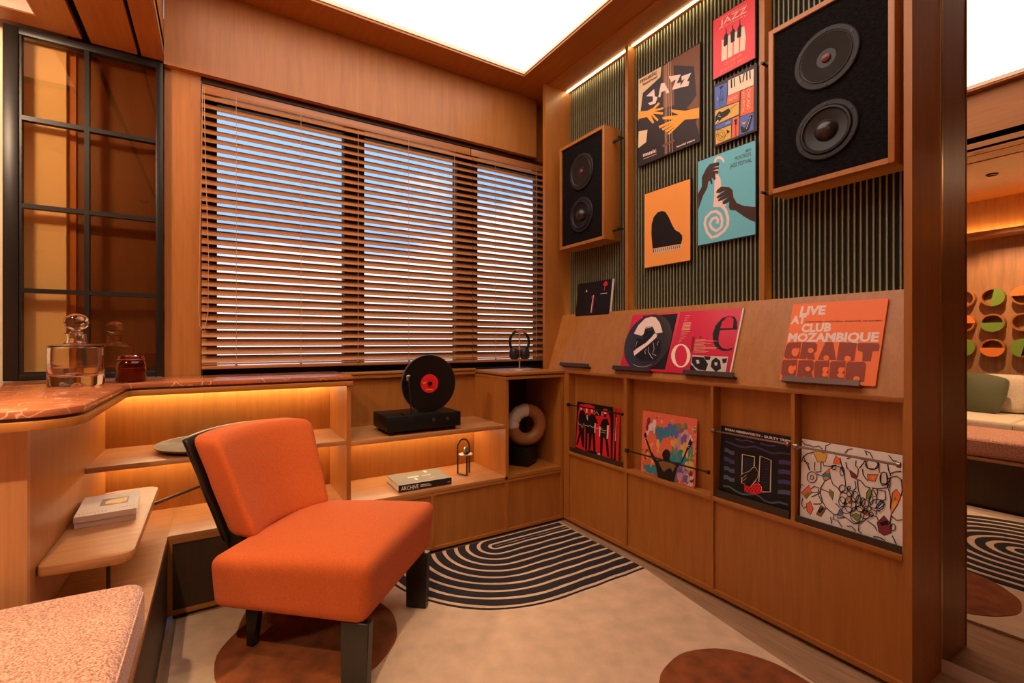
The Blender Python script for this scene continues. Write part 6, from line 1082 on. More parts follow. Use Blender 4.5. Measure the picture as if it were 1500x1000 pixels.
  ('l','ink',.0026,[(.1239,.2078),(.1236,.2007),(.1225,.1947),(.1208,.1911),(.1189,.1906),(.1171,.1933),(.1158,.1987),(.1152,.2056),(.1155,.2128),(.1166,.2188),(.1183,.2224),(.1202,.2228),(.122,.2201),(.1233,.2148),(.1239,.2078)]),
  ('l','ink',.0026,[(.1403,.0727),(.1398,.0678),(.1382,.0634),(.1358,.0605),(.1332,.0596),(.1307,.0609),(.1289,.0641),(.1282,.0687),(.1288,.0737),(.1304,.078),(.1328,.0809),(.1355,.0818),(.1379,.0805),(.1397,.0772),(.1403,.0727)]),
  ('l','ink',.0026,[(.0934,.2605),(.0917,.2529),(.0865,.2459),(.0788,.241),(.0701,.239),(.0622,.2404),(.0566,.2451),(.0545,.2519),(.0563,.2597),(.0617,.2668),(.0695,.2717),(.0782,.2735),(.086,.2719),(.0914,.2673),(.0934,.2605)]),
  ('l','ink',.0026,[(.1085,.1329),(.1068,.1243),(.1017,.1163),(.0942,.1104),(.0857,.1079),(.0779,.1092),(.0724,.1142),(.0703,.1218),(.0721,.1306),(.0773,.1387),(.085,.1445),(.0935,.1469),(.1011,.1454),(.1065,.1405),(.1085,.1329)]),
  ('l','ink',.0026,[(.0648,.1011),(.0641,.0979),(.0622,.0949),(.0593,.0927),(.0561,.0917),(.0532,.0922),(.0511,.094),(.0503,.0967),(.051,.0999),(.0529,.1029),(.0558,.1051),(.0591,.1061),(.062,.1056),(.064,.1038),(.0648,.1011)]),
 ],
 'niche_record': [
  ('l','blush',.006,[(-.0097,-.0022),(-.0061,.0584),(.0007,.1053)]),
  ('l','scarlet',.003,[(-.0022,-.0011),(.0047,.0576),(.0093,.0928)]),
  ('p','scarlet',[(-.0188,.0935),(-.0058,.1059),(.0006,.0935),(-.0095,.0898)]),
  ('p','scarlet',[(.0756,.1572),(.0817,.1696),(.0958,.1826),(.1139,.17),(.1126,.1534),(.0959,.1522),(.0914,.1237),(.0872,.1241),(.0903,.1542)]),
  ('l','cream',.003,[(.0612,.1084),(.1162,.1076)]),
  ('p','cream',[(-.0618,.1358),(-.0627,.1307),(-.0668,.1289),(-.0717,.1315),(-.0745,.1369),(-.0735,.142),(-.0694,.1438),(-.0646,.1412)]),
 ],
}
# ================================================================== THE SETTING
XU, XS, YB, YW, XM, ZC = 1.805, 1.980, 2.285, 2.69, 2.05, 2.76
floor = struct('floor', bx(-1.8, 2.2, -2.1, 3.0, -.05, 0), mat('oak_floor', (.36, .21, .11), .45, noise=.25, nscale=5, stretch=(14, 1, 1)))
struct('wall_back', bx(-1.85, 2.2, -2.15, -2.1, 0, 3.0), WPALE)
struct('wall_left', bx(-1.80, -1.75, -2.1, 3.0, 0, 3.0), wood('wall_walnut', 2, (.30, .135, .05), (.44, .21, .085)))
struct('wall_right', bx(2.062, 2.12, -2.1, 2.69, 0, 3.0), WZ)
# window wall: pillar, valance, sill band, cream covering
struct('wall_window', bx(-.205, -.066, YW, 3.0, 0, 2.9).box(-1.8, -.52, 2.742, 3.0, 0, 2.9).box(2.14, 2.2, YW, 3.0, 0, 2.9).box(-.066, 2.14, YW, 3.0, 0, .915).box(-.066, 2.14, 2.73, 3.0, 2.34, 2.9), WZ)
struct('trim_6', bx(-.52, -.2055, 2.752, 3.0, .9, 2.62), wood('smoked_walnut_z', 2, (.085, .030, .009), (.12, .045, .014)))
struct('trim_1', bx(-1.75, -.548, 2.725, 2.741, .9, 2.62), CREAM)
struct('trim_2', bx(-.205, 1.86, 2.655, YW-.001, 2.363, ZC), WZ)                # valance over the window
struct('trim_3', bx(-.212, -.206, -2.0, 2.655, 2.378, ZC), WY)                   # fascia between the two ceiling heights
# ceiling: soffit ring round the luminous field
LX0, LX1, LY0, LY1 = -.14, 1.632, .42, 2.462
struct('ceiling', MB().box(-.206, 2.06, LY1, 3.0, ZC, 2.80).box(LX1, 2.06, -2.1, LY1, ZC, 2.80).box(-.206, LX0, -2.1, LY1, ZC, 2.80).box(LX0, LX1, -2.1, LY0, ZC, 2.80).box(-1.8, 2.1, -2.1, 3.0, 2.90, 2.95), WY)
# lower ceiling over the bar: boards with shadow gaps
lc = struct('trim_4', bx(-1.8, -.206, -2.1, 2.72, 2.43, 2.47), mat('ceiling_void', (.008, .006, .005), .9))
for a, b in ((-.285, -.206), (-.455, -.299), (-.60, -.482)): struct('board', bx(a, b, -2.1, 2.655 if a > -.5 else 2.642, 2.372, 2.395), WY, lc)
struct('board', bx(-1.75, -.60, 2.547, 2.642, 2.372, 2.395), WX, lc); struct('board', bx(-1.75, -.60, -2.1, 2.05, 2.372, 2.395), WY, lc); struct('board', bx(-1.75, -1.2, 2.05, 2.547, 2.372, 2.395), WY, lc)
lp = thing('ceiling_light', 'large luminous stretch ceiling light glowing pinkish white in a wooden frame', 'ceiling light', (.75, .4, 2.80))
part('diffuser', bx(LX0, LX1, LY0, LY1, 2.796, 2.806), mat('luminous_ceiling', (.8, .7, .65), .8, emit=CEIL_LIGHT, estr=CEIL_STR), lp)
EDGE = mat('light_trim', (.75, .55, .42), .5)
for q in ((LX0, LX1, LY1-.006, LY1), (LX1-.006, LX1, LY0, LY1-.006), (LX0, LX0+.006, LY0, LY1-.006), (LX0+.006, LX1-.006, LY0, LY0+.006)): part('edge_trim', bx(*q, 2.772, 2.790), EDGE, lp)
lq = thing('ceiling_light', 'small recessed light box in the lowered ceiling at top left corner', 'ceiling light', (-1.0, 1.9, 2.42))
part('diffuser', bx(-1.2, -.605, 2.06, 2.54, 2.425, 2.429), mat('luminous_box', (.8, .7, .65), .8, emit=(1, .72, .55), estr=.55), lq)
part('reveal', MB().box(-.605, -.601, 2.05, 2.546, 2.374, 2.43).box(-1.2, -.605, 2.541, 2.546, 2.374, 2.43), mat('reveal_paint', (.55, .4, .32), .6), lq)
# window: frame with mullions and three panes, its unlit look painted near-black; bare sky outside
wn = struct('window_1', MB().box(-.06, .0, 2.78, 2.84, .93, 2.34).box(1.957, 2.14, 2.78, 2.84, .93, 2.34).box(0, 1.957, 2.78, 2.84, 2.285, 2.34).box(0, 1.957, 2.78, 2.84, .93, .972), mat('window_frame_unlit', (.006, .005, .005), .6))
for a, b in ((.613, .725), (1.317, 1.467)): struct('mullion', bx(a, b, 2.775, 2.845, .972, 2.285), MATS['window_frame_unlit'], wn)
GL = bpy.data.materials.new('clear_glass'); GL.use_nodes = True; g = GL.node_tree; g.nodes.clear()
o_ = g.nodes.new('ShaderNodeOutputMaterial'); t_ = g.nodes.new('ShaderNodeBsdfTransparent'); s_ = g.nodes.new('ShaderNodeBsdfGlossy'); s_.inputs['Roughness'].default_value = .02; f_ = g.nodes.new('ShaderNodeFresnel'); m_ = g.nodes.new('ShaderNodeMixShader')
g.links.new(f_.outputs[0], m_.inputs[0]); g.links.new(t_.outputs[0], m_.inputs[1]); g.links.new(s_.outputs[0], m_.inputs[2]); g.links.new(m_.outputs[0], o_.inputs[0])
for a, b in ((0, .613), (.725, 1.317), (1.467, 1.957)): struct('pane', bx(a, b, 2.808, 2.812, .972, 2.285), GL, wn)
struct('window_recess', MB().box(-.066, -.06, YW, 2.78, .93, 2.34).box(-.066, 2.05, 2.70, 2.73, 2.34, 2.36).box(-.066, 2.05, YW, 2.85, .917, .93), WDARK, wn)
struct('baseboard_right', bx(2.046, 2.060, -2.0, .572, .0, .042), mat('pale_skirting', (.62, .48, .38), .5))

# ---------------------------------------------------------------- venetian blinds
BL = wood('blind_slat_wood', 0, (.34, .125, .040), (.46, .185, .062), .35)
CORD = mat('blind_cord', (.50, .27, .14), .7)
def slat_mb(x0, x1):
    m = MB(); th = math.radians(43); w = .0243; pts = []
    for t in (-1, -.5, 0, .5, 1): pts.append((w*t, .0022*(1-t*t)))
    ring = [(y, z+.0011) for y, z in pts]+[(y, z-.0011) for y, z in reversed(pts)]
    ring = [(y*math.cos(th)-z*math.sin(th), y*math.sin(th)+z*math.cos(th)) for y, z in ring]
    m.prism(ring, x0, x1, ax=0); return m
def blind(x0, x1, cords, label, wand):
    t = thing('venetian_blind', label, 'window blind', ((x0+x1)/2, 2.70, .96), group='wooden venetian blinds')
    part('headrail', bx(x0, x1, 2.690, 2.722, 2.288, 2.332, bev=.003), BL, t)
    s0 = slat_mb(x0, x1).build('slat', BL, t, off=Vector(((x0+x1)/2, 0, 0))); z = 2.262; i = 0
    while z > 1.0:
        o = s0 if i == 0 else dup(s0, t)
        o.location = (0, -.025, z-.96); i += 1; z -= .0402
    part('bottom_rail', bx(x0, x1, 2.65, 2.70, .968, .984, bev=.003).box(x0, x1, 2.658, 2.694, .988, .996), BL, t)
    for c in cords:
        part('ladder_cord', MB().tube([(c, 2.652, 2.29), (c, 2.652, .975)], .0013, 5), CORD, t)
        part('cord_knot', MB().lathe([(0, -.008), (.005, -.003), (.006, .003), (0, .009)], (c, 2.648, .990), 8), BL, t)
    if wand:
        part('pull_cord', MB().tube([(-.058, 2.648, 2.30), (-.062, 2.642, 1.9), (-.070, 2.638, 1.5), (-.074, 2.636, 1.25), (-.068, 2.636, 1.17), (-.055, 2.636, 1.142), (-.046, 2.636, 1.17), (-.036, 2.637, 1.24), (-.034, 2.640, 1.5), (-.045, 2.644, 1.9), (-.052, 2.648, 2.30)], .0016, 5), CORD, t)
    return t
blind(-.062, 1.372, (.079, .369, .660, .949, 1.242), 'wide wooden venetian blind with a hanging pull cord across two window panes', True)
blind(1.377, 1.975, (1.534, 1.857), 'narrow wooden venetian blind over the rightmost window pane behind the headphones', False)

# ---------------------------------------------------------------- black gridded glass panel
TG = bpy.data.materials.new('amber_tinted_glass'); TG.use_nodes = True; g = TG.node_tree; g.nodes.clear()
o_ = g.nodes.new('ShaderNodeOutputMaterial'); t_ = g.nodes.new('ShaderNodeBsdfTransparent'); t_.inputs[0].default_value = (.94, .84, .68, 1); s_ = g.nodes.new('ShaderNodeBsdfGlossy'); s_.inputs['Roughness'].default_value = .0; s_.inputs['Color'].default_value = (.9, .68, .45, 1); m_ = g.nodes.new('ShaderNodeMixShader'); m_.inputs[0].default_value = .10
g.links.new(t_.outputs[0], m_.inputs[1]); g.links.new(s_.outputs[0], m_.inputs[2]); g.links.new(m_.outputs[0], o_.inputs[0])
gp = thing('glass_partition', 'tall black steel gridded panel of amber tinted glass behind the bar counter', 'glass panel', (-.47, 2.68, .941))
GX0, GX1, GZ0, GZ1 = -.722, -.209, .941, 2.366
for q in ((GX0, GX0+.045, GZ0, GZ1), (GX1-.026, GX1, GZ0, GZ1), (GX0+.045, GX1-.026, GZ0, GZ0+.027), (GX0+.045, GX1-.026, GZ1-.03, GZ1)): part('frame', bx(q[0], q[1], 2.655, 2.70, q[2], q[3], bev=.003), BLACKMETAL, gp)
part('inner_bead', MB().box(GX0+.045, GX0+.053, 2.662, 2.69, GZ0+.027, GZ1-.03).box(GX0+.053, GX1-.026, 2.662, 2.69, GZ0+.027, GZ0+.034), BLACKMETAL, gp)
zs = (GZ0+.034, 1.307, 1.650, 2.005, GZ1-.03); xv = (-.479, -.462)
part('muntin', bx(xv[0], xv[1], 2.660, 2.688, zs[0], zs[-1]), BLACKMETAL, gp)
for z in zs[1:-1]:
    part('muntin', bx(GX0+.053, xv[0], 2.660, 2.688, z-.009, z+.009), BLACKMETAL, gp); part('muntin', bx(xv[1], GX1-.026, 2.660, 2.688, z-.009, z+.009), BLACKMETAL, gp)
for i in range(4):
    for a, b in ((GX0+.053, xv[0]), (xv[1], GX1-.026)): part('pane', bx(a, b, 2.672, 2.677, zs[i]+(.009 if i else 0), zs[i+1]-(.009 if i < 3 else 0)), TG, gp)

# ---------------------------------------------------------------- mirror
MIR = mat('bronze_mirror', (.62, .55, .48), .0, 1)
mr = thing('wall_mirror', 'tall bronze tinted wall mirror with brass edge beside the wooden pillar', 'mirror', (2.05, -.4, .045))
part('glass', bx(2.050, 2.056, -1.6, .570, .045, 2.755), MIR, mr)
part('edge_strip', bx(2.042, 2.058, .5705, .5725, .045, 2.755), BRASS, mr)

# ================================================================== BAR COUNTER
bar = thing('bar_counter', 'wooden bar counter with polished rounded top running along the window wall', 'counter', (-.3, 2.2, 0))
POL = mat('polished_red_stone', (.44, .135, .050), .10, noise=.22, nscale=7)
n_ = POL.node_tree; pb = n_.nodes['Principled BSDF']; vz = n_.nodes.new('ShaderNodeTexVoronoi'); vz.feature = 'DISTANCE_TO_EDGE'; vz.inputs['Scale'].default_value = 3.2
nd = n_.nodes.new('ShaderNodeTexNoise'); nd.inputs['Scale'].default_value = 5; vm = n_.nodes.new('ShaderNodeVectorMath'); vm.operation = 'ADD'; tcx = n_.nodes.new('ShaderNodeTexCoord')
vr_ = n_.nodes.new('ShaderNodeValToRGB'); vr_.color_ramp.elements[0].color = (1, 1, 1, 1); vr_.color_ramp.elements[1].color = (0, 0, 0, 1); vr_.color_ramp.elements[1].position = .012
mxx = n_.nodes.new('ShaderNodeMixRGB'); mxx.inputs[2].default_value = (.75, .45, .30, 1); oldc = pb.inputs['Base Color'].links[0].from_socket
for q, w in ((tcx.outputs['Object'], nd.inputs['Vector']), (tcx.outputs['Object'], vm.inputs[0]), (nd.outputs['Color'], vm.inputs[1]), (vm.outputs[0], vz.inputs['Vector']), (vz.outputs['Distance'], vr_.inputs[0]), (vr_.outputs[0], mxx.inputs[0]), (oldc, mxx.inputs[1]), (mxx.outputs[0], pb.inputs['Base Color'])): n_.links.new(q, w)
def arc(cx, cy, r, a0, a1, n=6): return [(cx+r*math.cos(math.radians(a0+(a1-a0)*i/n)), cy+r*math.sin(math.radians(a0+(a1-a0)*i/n))) for i in range(n+1)]
def top_outline(i): return [(-1.745, 1.518+i)]+arc(-.375-i, 1.610+i, .092, -90, -5)+[(-.283-i, 2.235+i*.4)]+arc(-.243, 2.235, .04+i, 180, 90, 4)[1:]+[(.542-i, YB-.01+i), (.542-i, 2.665), (-.205, 2.665), (-.205, 2.655), (-1.745, 2.655)]
part('worktop', MB().prism(top_outline(0), .922, .940, bev=.003), POL, bar)
part('shadow_gap', MB().prism(top_outline(.006), .914, .922), WDARK, bar)
part('lower_edge', MB().prism(top_outline(0), .892, .914, bev=.002), WX, bar)
part('end_panel', bx(-.94, -.411, 1.676, 1.70, 0, .892), WPALE, bar)  # paler wood than the side panel paints in the light on this end
part('side_panel', bx(-.44, -.411, 1.70, 2.688, 0, .892), WZ, bar)
# ================================================================== WINDOW BENCH CABINETS
bn = thing('low_cabinet', 'low wooden cabinet running under the window with framed lower doors', 'cabinet', (.6, 2.4, 0))
part('top_board', bx(-.165, 1.405, YB, YW-.02, .314, .334, bev=.002).box(-.409, -.165, .2, YW-.02, .314, .334), WSHELF, bn)
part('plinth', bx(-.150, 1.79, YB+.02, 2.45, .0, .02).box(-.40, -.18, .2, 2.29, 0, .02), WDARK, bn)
for a, b in ((-.165, -.150), (.522, .535), (.939, .954), (1.387, 1.408), (1.783, 1.803)): part('stile', bx(a, b, YB, YB+.03, .018, .314 if b < 1.4 else .318), WZ, bn)
for a, b in ((-.150, .522), (.535, .939), (.954, 1.387), (1.408, 1.783)):
    part('rail', bx(a, b, YB, YB+.03, .018, .034), WX, bn); part('rail', bx(a, b, YB, YB+.03, .300, .314), WX, bn)
    part('door_panel', bx(a, b, YB+.010, YB+.028, .034, .300), WDARK if a < 0 else WZ, bn)  # leftmost door gets dark wood to paint in the shade there
part('side_front', bx(-.180, -.165, .2, YB+.0, .018, .314), WDARK, bn)  # dark wood paints the shade into this bench front
part('back_panel', bx(-.411, 1.39, YW-.02, YW-.001, .334, .905), WZ, bn)
# left bay
part('divider', bx(.515, .535, YB, YW-.02, .334, .892), WZ, bn)
part('shelf', bx(-.411, .515, YB+.01, YW-.02, .614, .634, bev=.0015), WSHELF, bn)
part('shelf', bx(.535, 1.385, YB, YW-.02, .606, .628, bev=.0015), WSHELF, bn)
part('sill', bx(.542, 1.385, 2.640, YW, .917, .931, bev=.002).box(.542, 1.385, 2.646, YW, .896, .914), WX, bn)
LEDM = mat('warm_light_strip', (.9, .8, .6), .5, emit=LED, estr=LED_STR)
def strip(par, *b, m=None): part('light_strip', bx(*b), m or LEDM, par)
strip(bn, -.40, .51, 2.628, 2.640, .886, .8915)
strip(bn, -.40, .51, 2.628, 2.640, .608, .6135); strip(bn, .54, 1.38, 2.628, 2.640, .600, .6055)
# corner box
cb = thing('corner_cabinet', 'tall open corner cabinet box between turntable shelf and record wall', 'cabinet', (1.6, 2.5, .334))
part('side_panel', bx(1.387, 1.408, YB, YW-.001, .318, .893), WZ, cb); part('side_panel', bx(1.783, 1.803, YB, YW-.001, .318, .893), WZ, cb)
part('floor_board', bx(1.408, 1.783, YB, YW-.02, .318, .336), WX, cb); part('back_panel', bx(1.408, 1.783, YW-.02, YW-.001, .336, .893), WDARK, cb)  # niche back coloured dark in place of its unlit shade
part('worktop', bx(1.382, 1.805, YB-.012, YW, .906, .922, bev=.002), WX, cb); part('shadow_gap', bx(1.388, 1.800, YB-.004, YW, .899, .906), WDARK, cb); part('lower_edge', bx(1.385, 1.803, YB-.010, YW, .884, .899), WX, cb)
# ================================================================== WALL UNIT (right)
wu = thing('wall_unit', 'full height wooden record wall with slatted back, sloping display ledge and lower racks', 'shelving unit', (1.9, 1.5, 0))
part('end_panel', bx(1.788, 2.06, 2.451, 2.480, .0, ZC), WZ, wu)
part('end_panel', bx(1.805, 2.049, .573, .592, .0, ZC), WZ, wu); part('end_panel_edge', bx(1.800, 1.805, .571, .592, .0, ZC), WZ, wu)
for a, b in ((1.876, 1.896), (1.106, 1.127)): part('divider', bx(1.934, 1.992, a, b, 1.15, 2.750), WZ, wu)
part('soffit_board', bx(1.81, 2.04, .593, 2.450, 2.748, 2.7595), WY, wu)
sl = MB()
for a, b in ((.593, 1.105), (1.128, 1.875), (1.897, 2.450)): part('felt_backing', bx(1.992, 1.999, a, b, 1.10, 2.747), FELT, wu)
s0 = bx(.006, .012, -.0026, .0026, 1.12, 2.742).build('slat', SLATM, wu, off=Vector((0, 0, 0))); first = True
for a, b in ((.593, 1.105), (1.128, 1.875), (1.897, 2.450)):
    n = int((b-a)/.0196); st = (b-a)/n
    for i in range(n):
        o = s0 if first else dup(s0, wu); first = False
        o.location = (1.980-1.9, a+st*(i+.5)-1.5, 0)
# sloping display board
th = math.radians(18.9); ux, uz = math.sin(th), math.cos(th)
def slope_pt(v, off=0.0): return (1.812+ux*v-uz*off, .925+uz*v+ux*off)
a0, a1, a2, a3 = slope_pt(0), slope_pt(.368), slope_pt(.368, -.016), slope_pt(-.0, -.016)
part('display_slope', MB().prism([(p[0], p[1]) for p in (a0, a1, a2, a3)], .593, 2.4505, ax=1), wood('slope_walnut', 2, (.37, .132, .023), (.48, .190, .040)), wu)
part('ledge', bx(1.803, 1.93, .593, 2.4505, .908, .925, bev=.0015), WY, wu)
# lower racks
for a, b in ((2.236, 2.284), (1.759, 1.779), (1.255, 1.268)): part('divider', bx(XU, 1.86, a, b, .018, .908), WZ, wu)
for a, b in ((.919, .932),): part('divider', bx(XU, 1.86, a, b, .437, .908), WZ, wu)
part('divider', bx(XU+.002, 1.86, .592, .597, .018, .908), WZ, wu)
part('rack_back', bx(1.856, 1.868, .597, 2.236, .437, .908), WZ, wu)
for a, b in ((1.779, 2.236), (1.268, 1.759), (.597, 1.255)):
    part('rack_rail', bx(XU-.003, 1.86, a, b, .417, .437, bev=.0015), WY, wu); part('bottom_rail', bx(XU, 1.83, a, b, .018, .038), WY, wu)
    part('lower_panel', bx(XU+.010, XU+.024, a, b, .038, .417), WZ, wu)
part('plinth', bx(1.83, 1.86, .597, 2.28, 0, .018), WDARK, wu)
for a, b, hz in ((1.790, 2.226, .026), (.940, 1.248, .030), (.600, .914, .024)): part('rack_lip', bx(1.806, 1.812, a, b, .4371, .437+hz), mat('lip_bronze', (.060, .036, .024), .45, .4), wu)
for a, b, z, m in ((1.779, 2.236, .719, DARKMETAL), (1.268, 1.759, .536, DARKMETAL), (.932, 1.255, .719, mat('satin_steel', (.30, .22, .19), .3, 1)), (.597, .919, .716, MATS.get('satin_steel') or DARKMETAL)):
    r = part('rod', MB().tube([(1.797, a+.004, z), (1.797, b-.004, z)], .0042, 8), m, wu)
    part('rod_end', MB().tube([(1.797, b-.016, z), (1.797, b-.002, z)], .011, 12), m, r); part('rod_end', MB().tube([(1.797, a+.002, z), (1.797, a+.010, z)], .009, 12), m, r)
LEDGE = mat('record_ledge', (.055, .034, .026), .45, .3)
for a, b in ((2.049, 2.310), (1.598, 1.854), (1.154, 1.404), (.708, .959)):
    p0, p1, p2, p3 = slope_pt(.020, .0005), slope_pt(.027, .0005), slope_pt(.036, .030), slope_pt(.020, .030)
    q = slope_pt(.027, .024)
    part('record_ledge', MB().prism([p0, p1, q, slope_pt(.040, .024), slope_pt(.040, .030), p3], a, b, ax=1), LEDGE if b > 1 else mat('record_ledge_light', (.17, .105, .085), .45, .3), wu)
LT = mat('cool_light_strip', (.9, .85, .7), .5, emit=LED_TOP, estr=27)
LT2 = mat('trough_light_strip', (.9, .8, .6), .5, emit=(1.0, .74, .30), estr=22)
for a, b in ((.60, 1.10), (1.13, 1.87), (1.90, 2.448)):
    strip(wu, 1.957, 1.966, a, b, 2.7440, 2.7475, m=LT); strip(wu, 1.955, 1.966, a, b, 1.150, 1.155, m=LT2)

# ================================================================== SPEAKERS
CLOTH = mat('grille_cloth', (.0085, .0068, .0072), .95, spec=.08, noise=.95, nscale=60, stretch=(1, 1, 6), bump=1.0, bscale=110)
def speaker(y, label):
    t = thing('wall_speaker', label, 'speaker', (1.975, y, 1.68), (0, 0, -PI/2), 'wall speakers in wooden cabinets', world=False)
    w, h, d, f = .205, .645, .125, .018
    part('cabinet', MB().box(-w, -w+f, -d, 0, 0, h, bev=.0015).box(w-f, w, -d, 0, 0, h, bev=.0015).box(-w+f, w-f, -d, 0, 0, f).box(-w+f, w-f, -d, 0, h-f, h).box(-w+f, w-f, -.02, 0, f, h-f), WZ, t)
    part('baffle', bx(-w+f, w-f, -d+.010, -.02, f, h-f), CLOTH, t)
    y0 = -d+.010
    for z, R, big in ((.440, .108, 0), (.180, .104, 1)):
        dr = part('driver', MB().lathe([(R, y0), (R, y0-.006), (R*.97, y0-.009), (R*.84, y0-.009), (R*.82, y0-.007), (R*.80, y0-.007)], (0, 0, z), 40, ax=1), RUBBER, t)
        if big:
            part('surround', MB().lathe([(R*.82, y0-.007), (R*.79, y0-.014), (R*.73, y0-.015), (R*.68, y0-.008)], (0, 0, z), 40, ax=1), RUBBER, dr)
            part('cone', MB().lathe([(R*.68, y0-.008), (R*.34, y0+.004-.008)], (0, 0, z), 40, ax=1), mat('cone_dark', (.010, .008, .008), .3, spec=.3), dr)
            part('dust_cap', MB().lathe([(R*.37, y0-.002), (R*.34, y0-.014), (R*.24, y0-.025), (R*.12, y0-.031), (0, y0-.033)], (0, 0, z), 32, ax=1), mat('dust_cap_gloss', (.022, .017, .015), .28), dr)
        else:
            part('surround', MB().lathe([(R*.80, y0-.007), (R*.78, y0-.010), (R*.75, y0-.008)], (0, 0, z), 40, ax=1), mat('basket_grey', (.035, .028, .027), .4, .4), dr)
            part('cone', MB().lathe([(R*.75, y0-.008), (R*.30, y0-.003)], (0, 0, z), 40, ax=1), mat('cone_paper', (.015, .010, .0085), .7, spec=.18), dr)
            part('throat', MB().lathe([(R*.30, y0-.0025), (R*.18, y0-.002), (0, y0-.0015)], (0, 0, z), 32, ax=1), mat('throat_black', (.008, .006, .006), .5), dr)
            part('dust_cap', MB().lathe([(R*.15, y0-.002), (R*.13, y0-.008), (R*.06, y0-.012), (0, y0-.013)], (0, 0, z), 24, ax=1), mat('copper_cap', (.14, .020, .012), .35), dr)
        for k in range(6):
            a = PI/6+PI/3*k
            part('bolt', MB().lathe([(.0042, y0-.0085), (.0042, y0-.0105), (0, y0-.0105)], (R*.905*math.cos(a), 0, z+R*.905*math.sin(a)), 8, ax=1), BLACKMETAL, dr)
    return t
sp = speaker(2.180, 'wall speaker in wooden cabinet hanging beside the window')
sp2 = copy_thing(sp, (1.975, .837, 1.68), label='wall speaker in wooden cabinet above the orange record sleeve')
for c in sp2.children: OFF[c.name] = Vector((0, 0, 0))
for t, y, zz in ((sp, 1.910, (2.24, 1.73)), (sp2, 1.092, (2.24, 1.71))):
    for z in zz:
        u = -(y-t.location.y); s = 1 if u > 0 else -1
        MB().box(min(u, s*.205), max(u, s*.205), -.060, -.050, z-1.68-.006, z-1.68+.006).tube([(u, -.085, z-1.68), (u, -.045, z-1.68)], .006, 8).build('bracket', DARKMETAL, t, off=Vector((0, 0, 0)))

# ================================================================== POSTERS AND RECORDS
def poster(key, y, z, w, h, base, label, edge='night'):
    t = thing('poster', label, 'poster', (1.968, y, z), (0, 0, -PI/2), 'jazz posters on the slatted wall', world=False)
    part('board', bx(-w/2, w/2, .0, .0118, 0, h), [ink(edge)], t)
    L = [('p', base, [(-w/2+.003, .003), (w/2-.003, .003), (w/2-.003, h-.003), (-w/2+.003, h-.003)])]
    printed(t, L+ART[key]); return t
poster('bass_poster', 1.637, 2.062, .395, .478, 'night', 'dark poster of orange hands on double bass strings lettered JAZZ')
poster('bottle_keys_poster', 1.2675, 2.322, .207, .280, 'pinkred', 'pink red poster with wine bottles as black piano keys')
poster('grid_poster', 1.2615, 2.007, .206, .290, 'plum', 'small poster of coloured panels with instruments and piano keys', 'plum')
poster('sax_poster', 1.308, 1.560, .292, .410, 'teal', 'teal poster of brown hands on a pink spiral saxophone')
poster('piano_poster', 1.640, 1.496, .296, .405, 'piano_orange', 'plain orange poster with a black grand piano seen from above')
def record(y, x, z, th, w, h, base, key, label, layers=None, thick=.004, edge=None, name='record_sleeve'):
    t = thing(name, label, 'record', (x, y, z), (-math.radians(th), 0, -PI/2), 'record sleeves on the record wall', world=False)
    part('sleeve', bx(-w/2, w/2, 0, thick, 0, h, bev=.0008), [ink(edge or base)], t)
    L = [('p', base, [(-w/2+.001, .001), (w/2-.001, .001), (w/2-.001, h-.001), (-w/2+.001, h-.001)])]
    if layers is not None: printed(t, L+layers)
    return t
def shift(L, du, dv):
    r = []
    for l in L:
        l = list(l)
        if l[0] == 'p': l[2] = [(u+du, v+dv) for u, v in l[2]]
        elif l[0] == 'l': l[3] = [(u+du, v+dv) for u, v in l[3]]
        else: l[3] = (l[3][0]+du, l[3][1]+dv); l[4] = (l[4][0]+du, l[4][1]+dv)
        r.append(tuple(l))
    return r
def on_slope(v, off): return slope_pt(v, off)
px, pz = on_slope(.0275, .008)
# gatefold: two leaves, a vinyl disc in the left leaf
gy = 1.5
gf = thing('gatefold_record', 'open pink red gatefold record sleeve with picture disc on the sloping ledge', 'record', (px, gy, pz), (-th, 0, -PI/2), 'record sleeves on the record wall', world=False)
part('left_leaf', bx(-.321, -.0062, 0, .0035, 0, .307, bev=.0008), ink('crimson'), gf)
part('right_leaf', bx(-.0048, .311, -.001, .0035, 0, .307, bev=.0008), ink('crimson'), gf)
printed(gf, [('p', 'ink', [(-.243, .012), (-.022, .012), (-.022, .298), (-.243, .298)])], 'pocket', y=-.0002)
printed(gf, shift(ART['gatefold_record'], 0, -.0275), y=-.0014)
part('page_edges', bx(.3112, .318, .0005, .0065, .001, .306), PAPER, gf)
vd = MB().lathe([(.1505, -.0006), (.1505, -.0024), (.149, -.0027), (.052, -.0027), (.0, -.0027)], (-.1745, 0, .1515), 64, ax=1).build('vinyl_disc', GLOSSBLACK if False else mat('vinyl', (.030, .024, .028), .30, .0, spec=.6), gf, off=Vector((0, 0, 0)), label='grey black picture disc')
printed(vd, shift(ART['disc_print'], 0, -.0275), 'disc_print', y=-.0030)
qx, qz = on_slope(.0275, .008)
record(.825, qx, qz, 18.9, .309, .309, 'tangerine', 'g', 'orange record sleeve with pink and brown block lettering on the sloping ledge', shift(ART['block_letter_record'], .0145, -.0275))
record(2.05, 1.825, .4375, 3, .300, .302, 'ink', 'b', 'red and black record sleeve showing four standing figures in caps', shift(ART['band_record'], -.006, 0))
r2 = record(1.872, 1.833, .4375, 3, .045, .300, 'scarlet', 'b', 'red and black record sleeve mostly hidden behind the four figures sleeve', [('p', 'ink', [(-.012, 0.002), (.004, .002), (.004, .2), (-.008, .299), (-.012, .299)]), ('p', 'blush', [(-.006, .12), (-.002, .12), (-.002, .25), (-.006, .25)])])
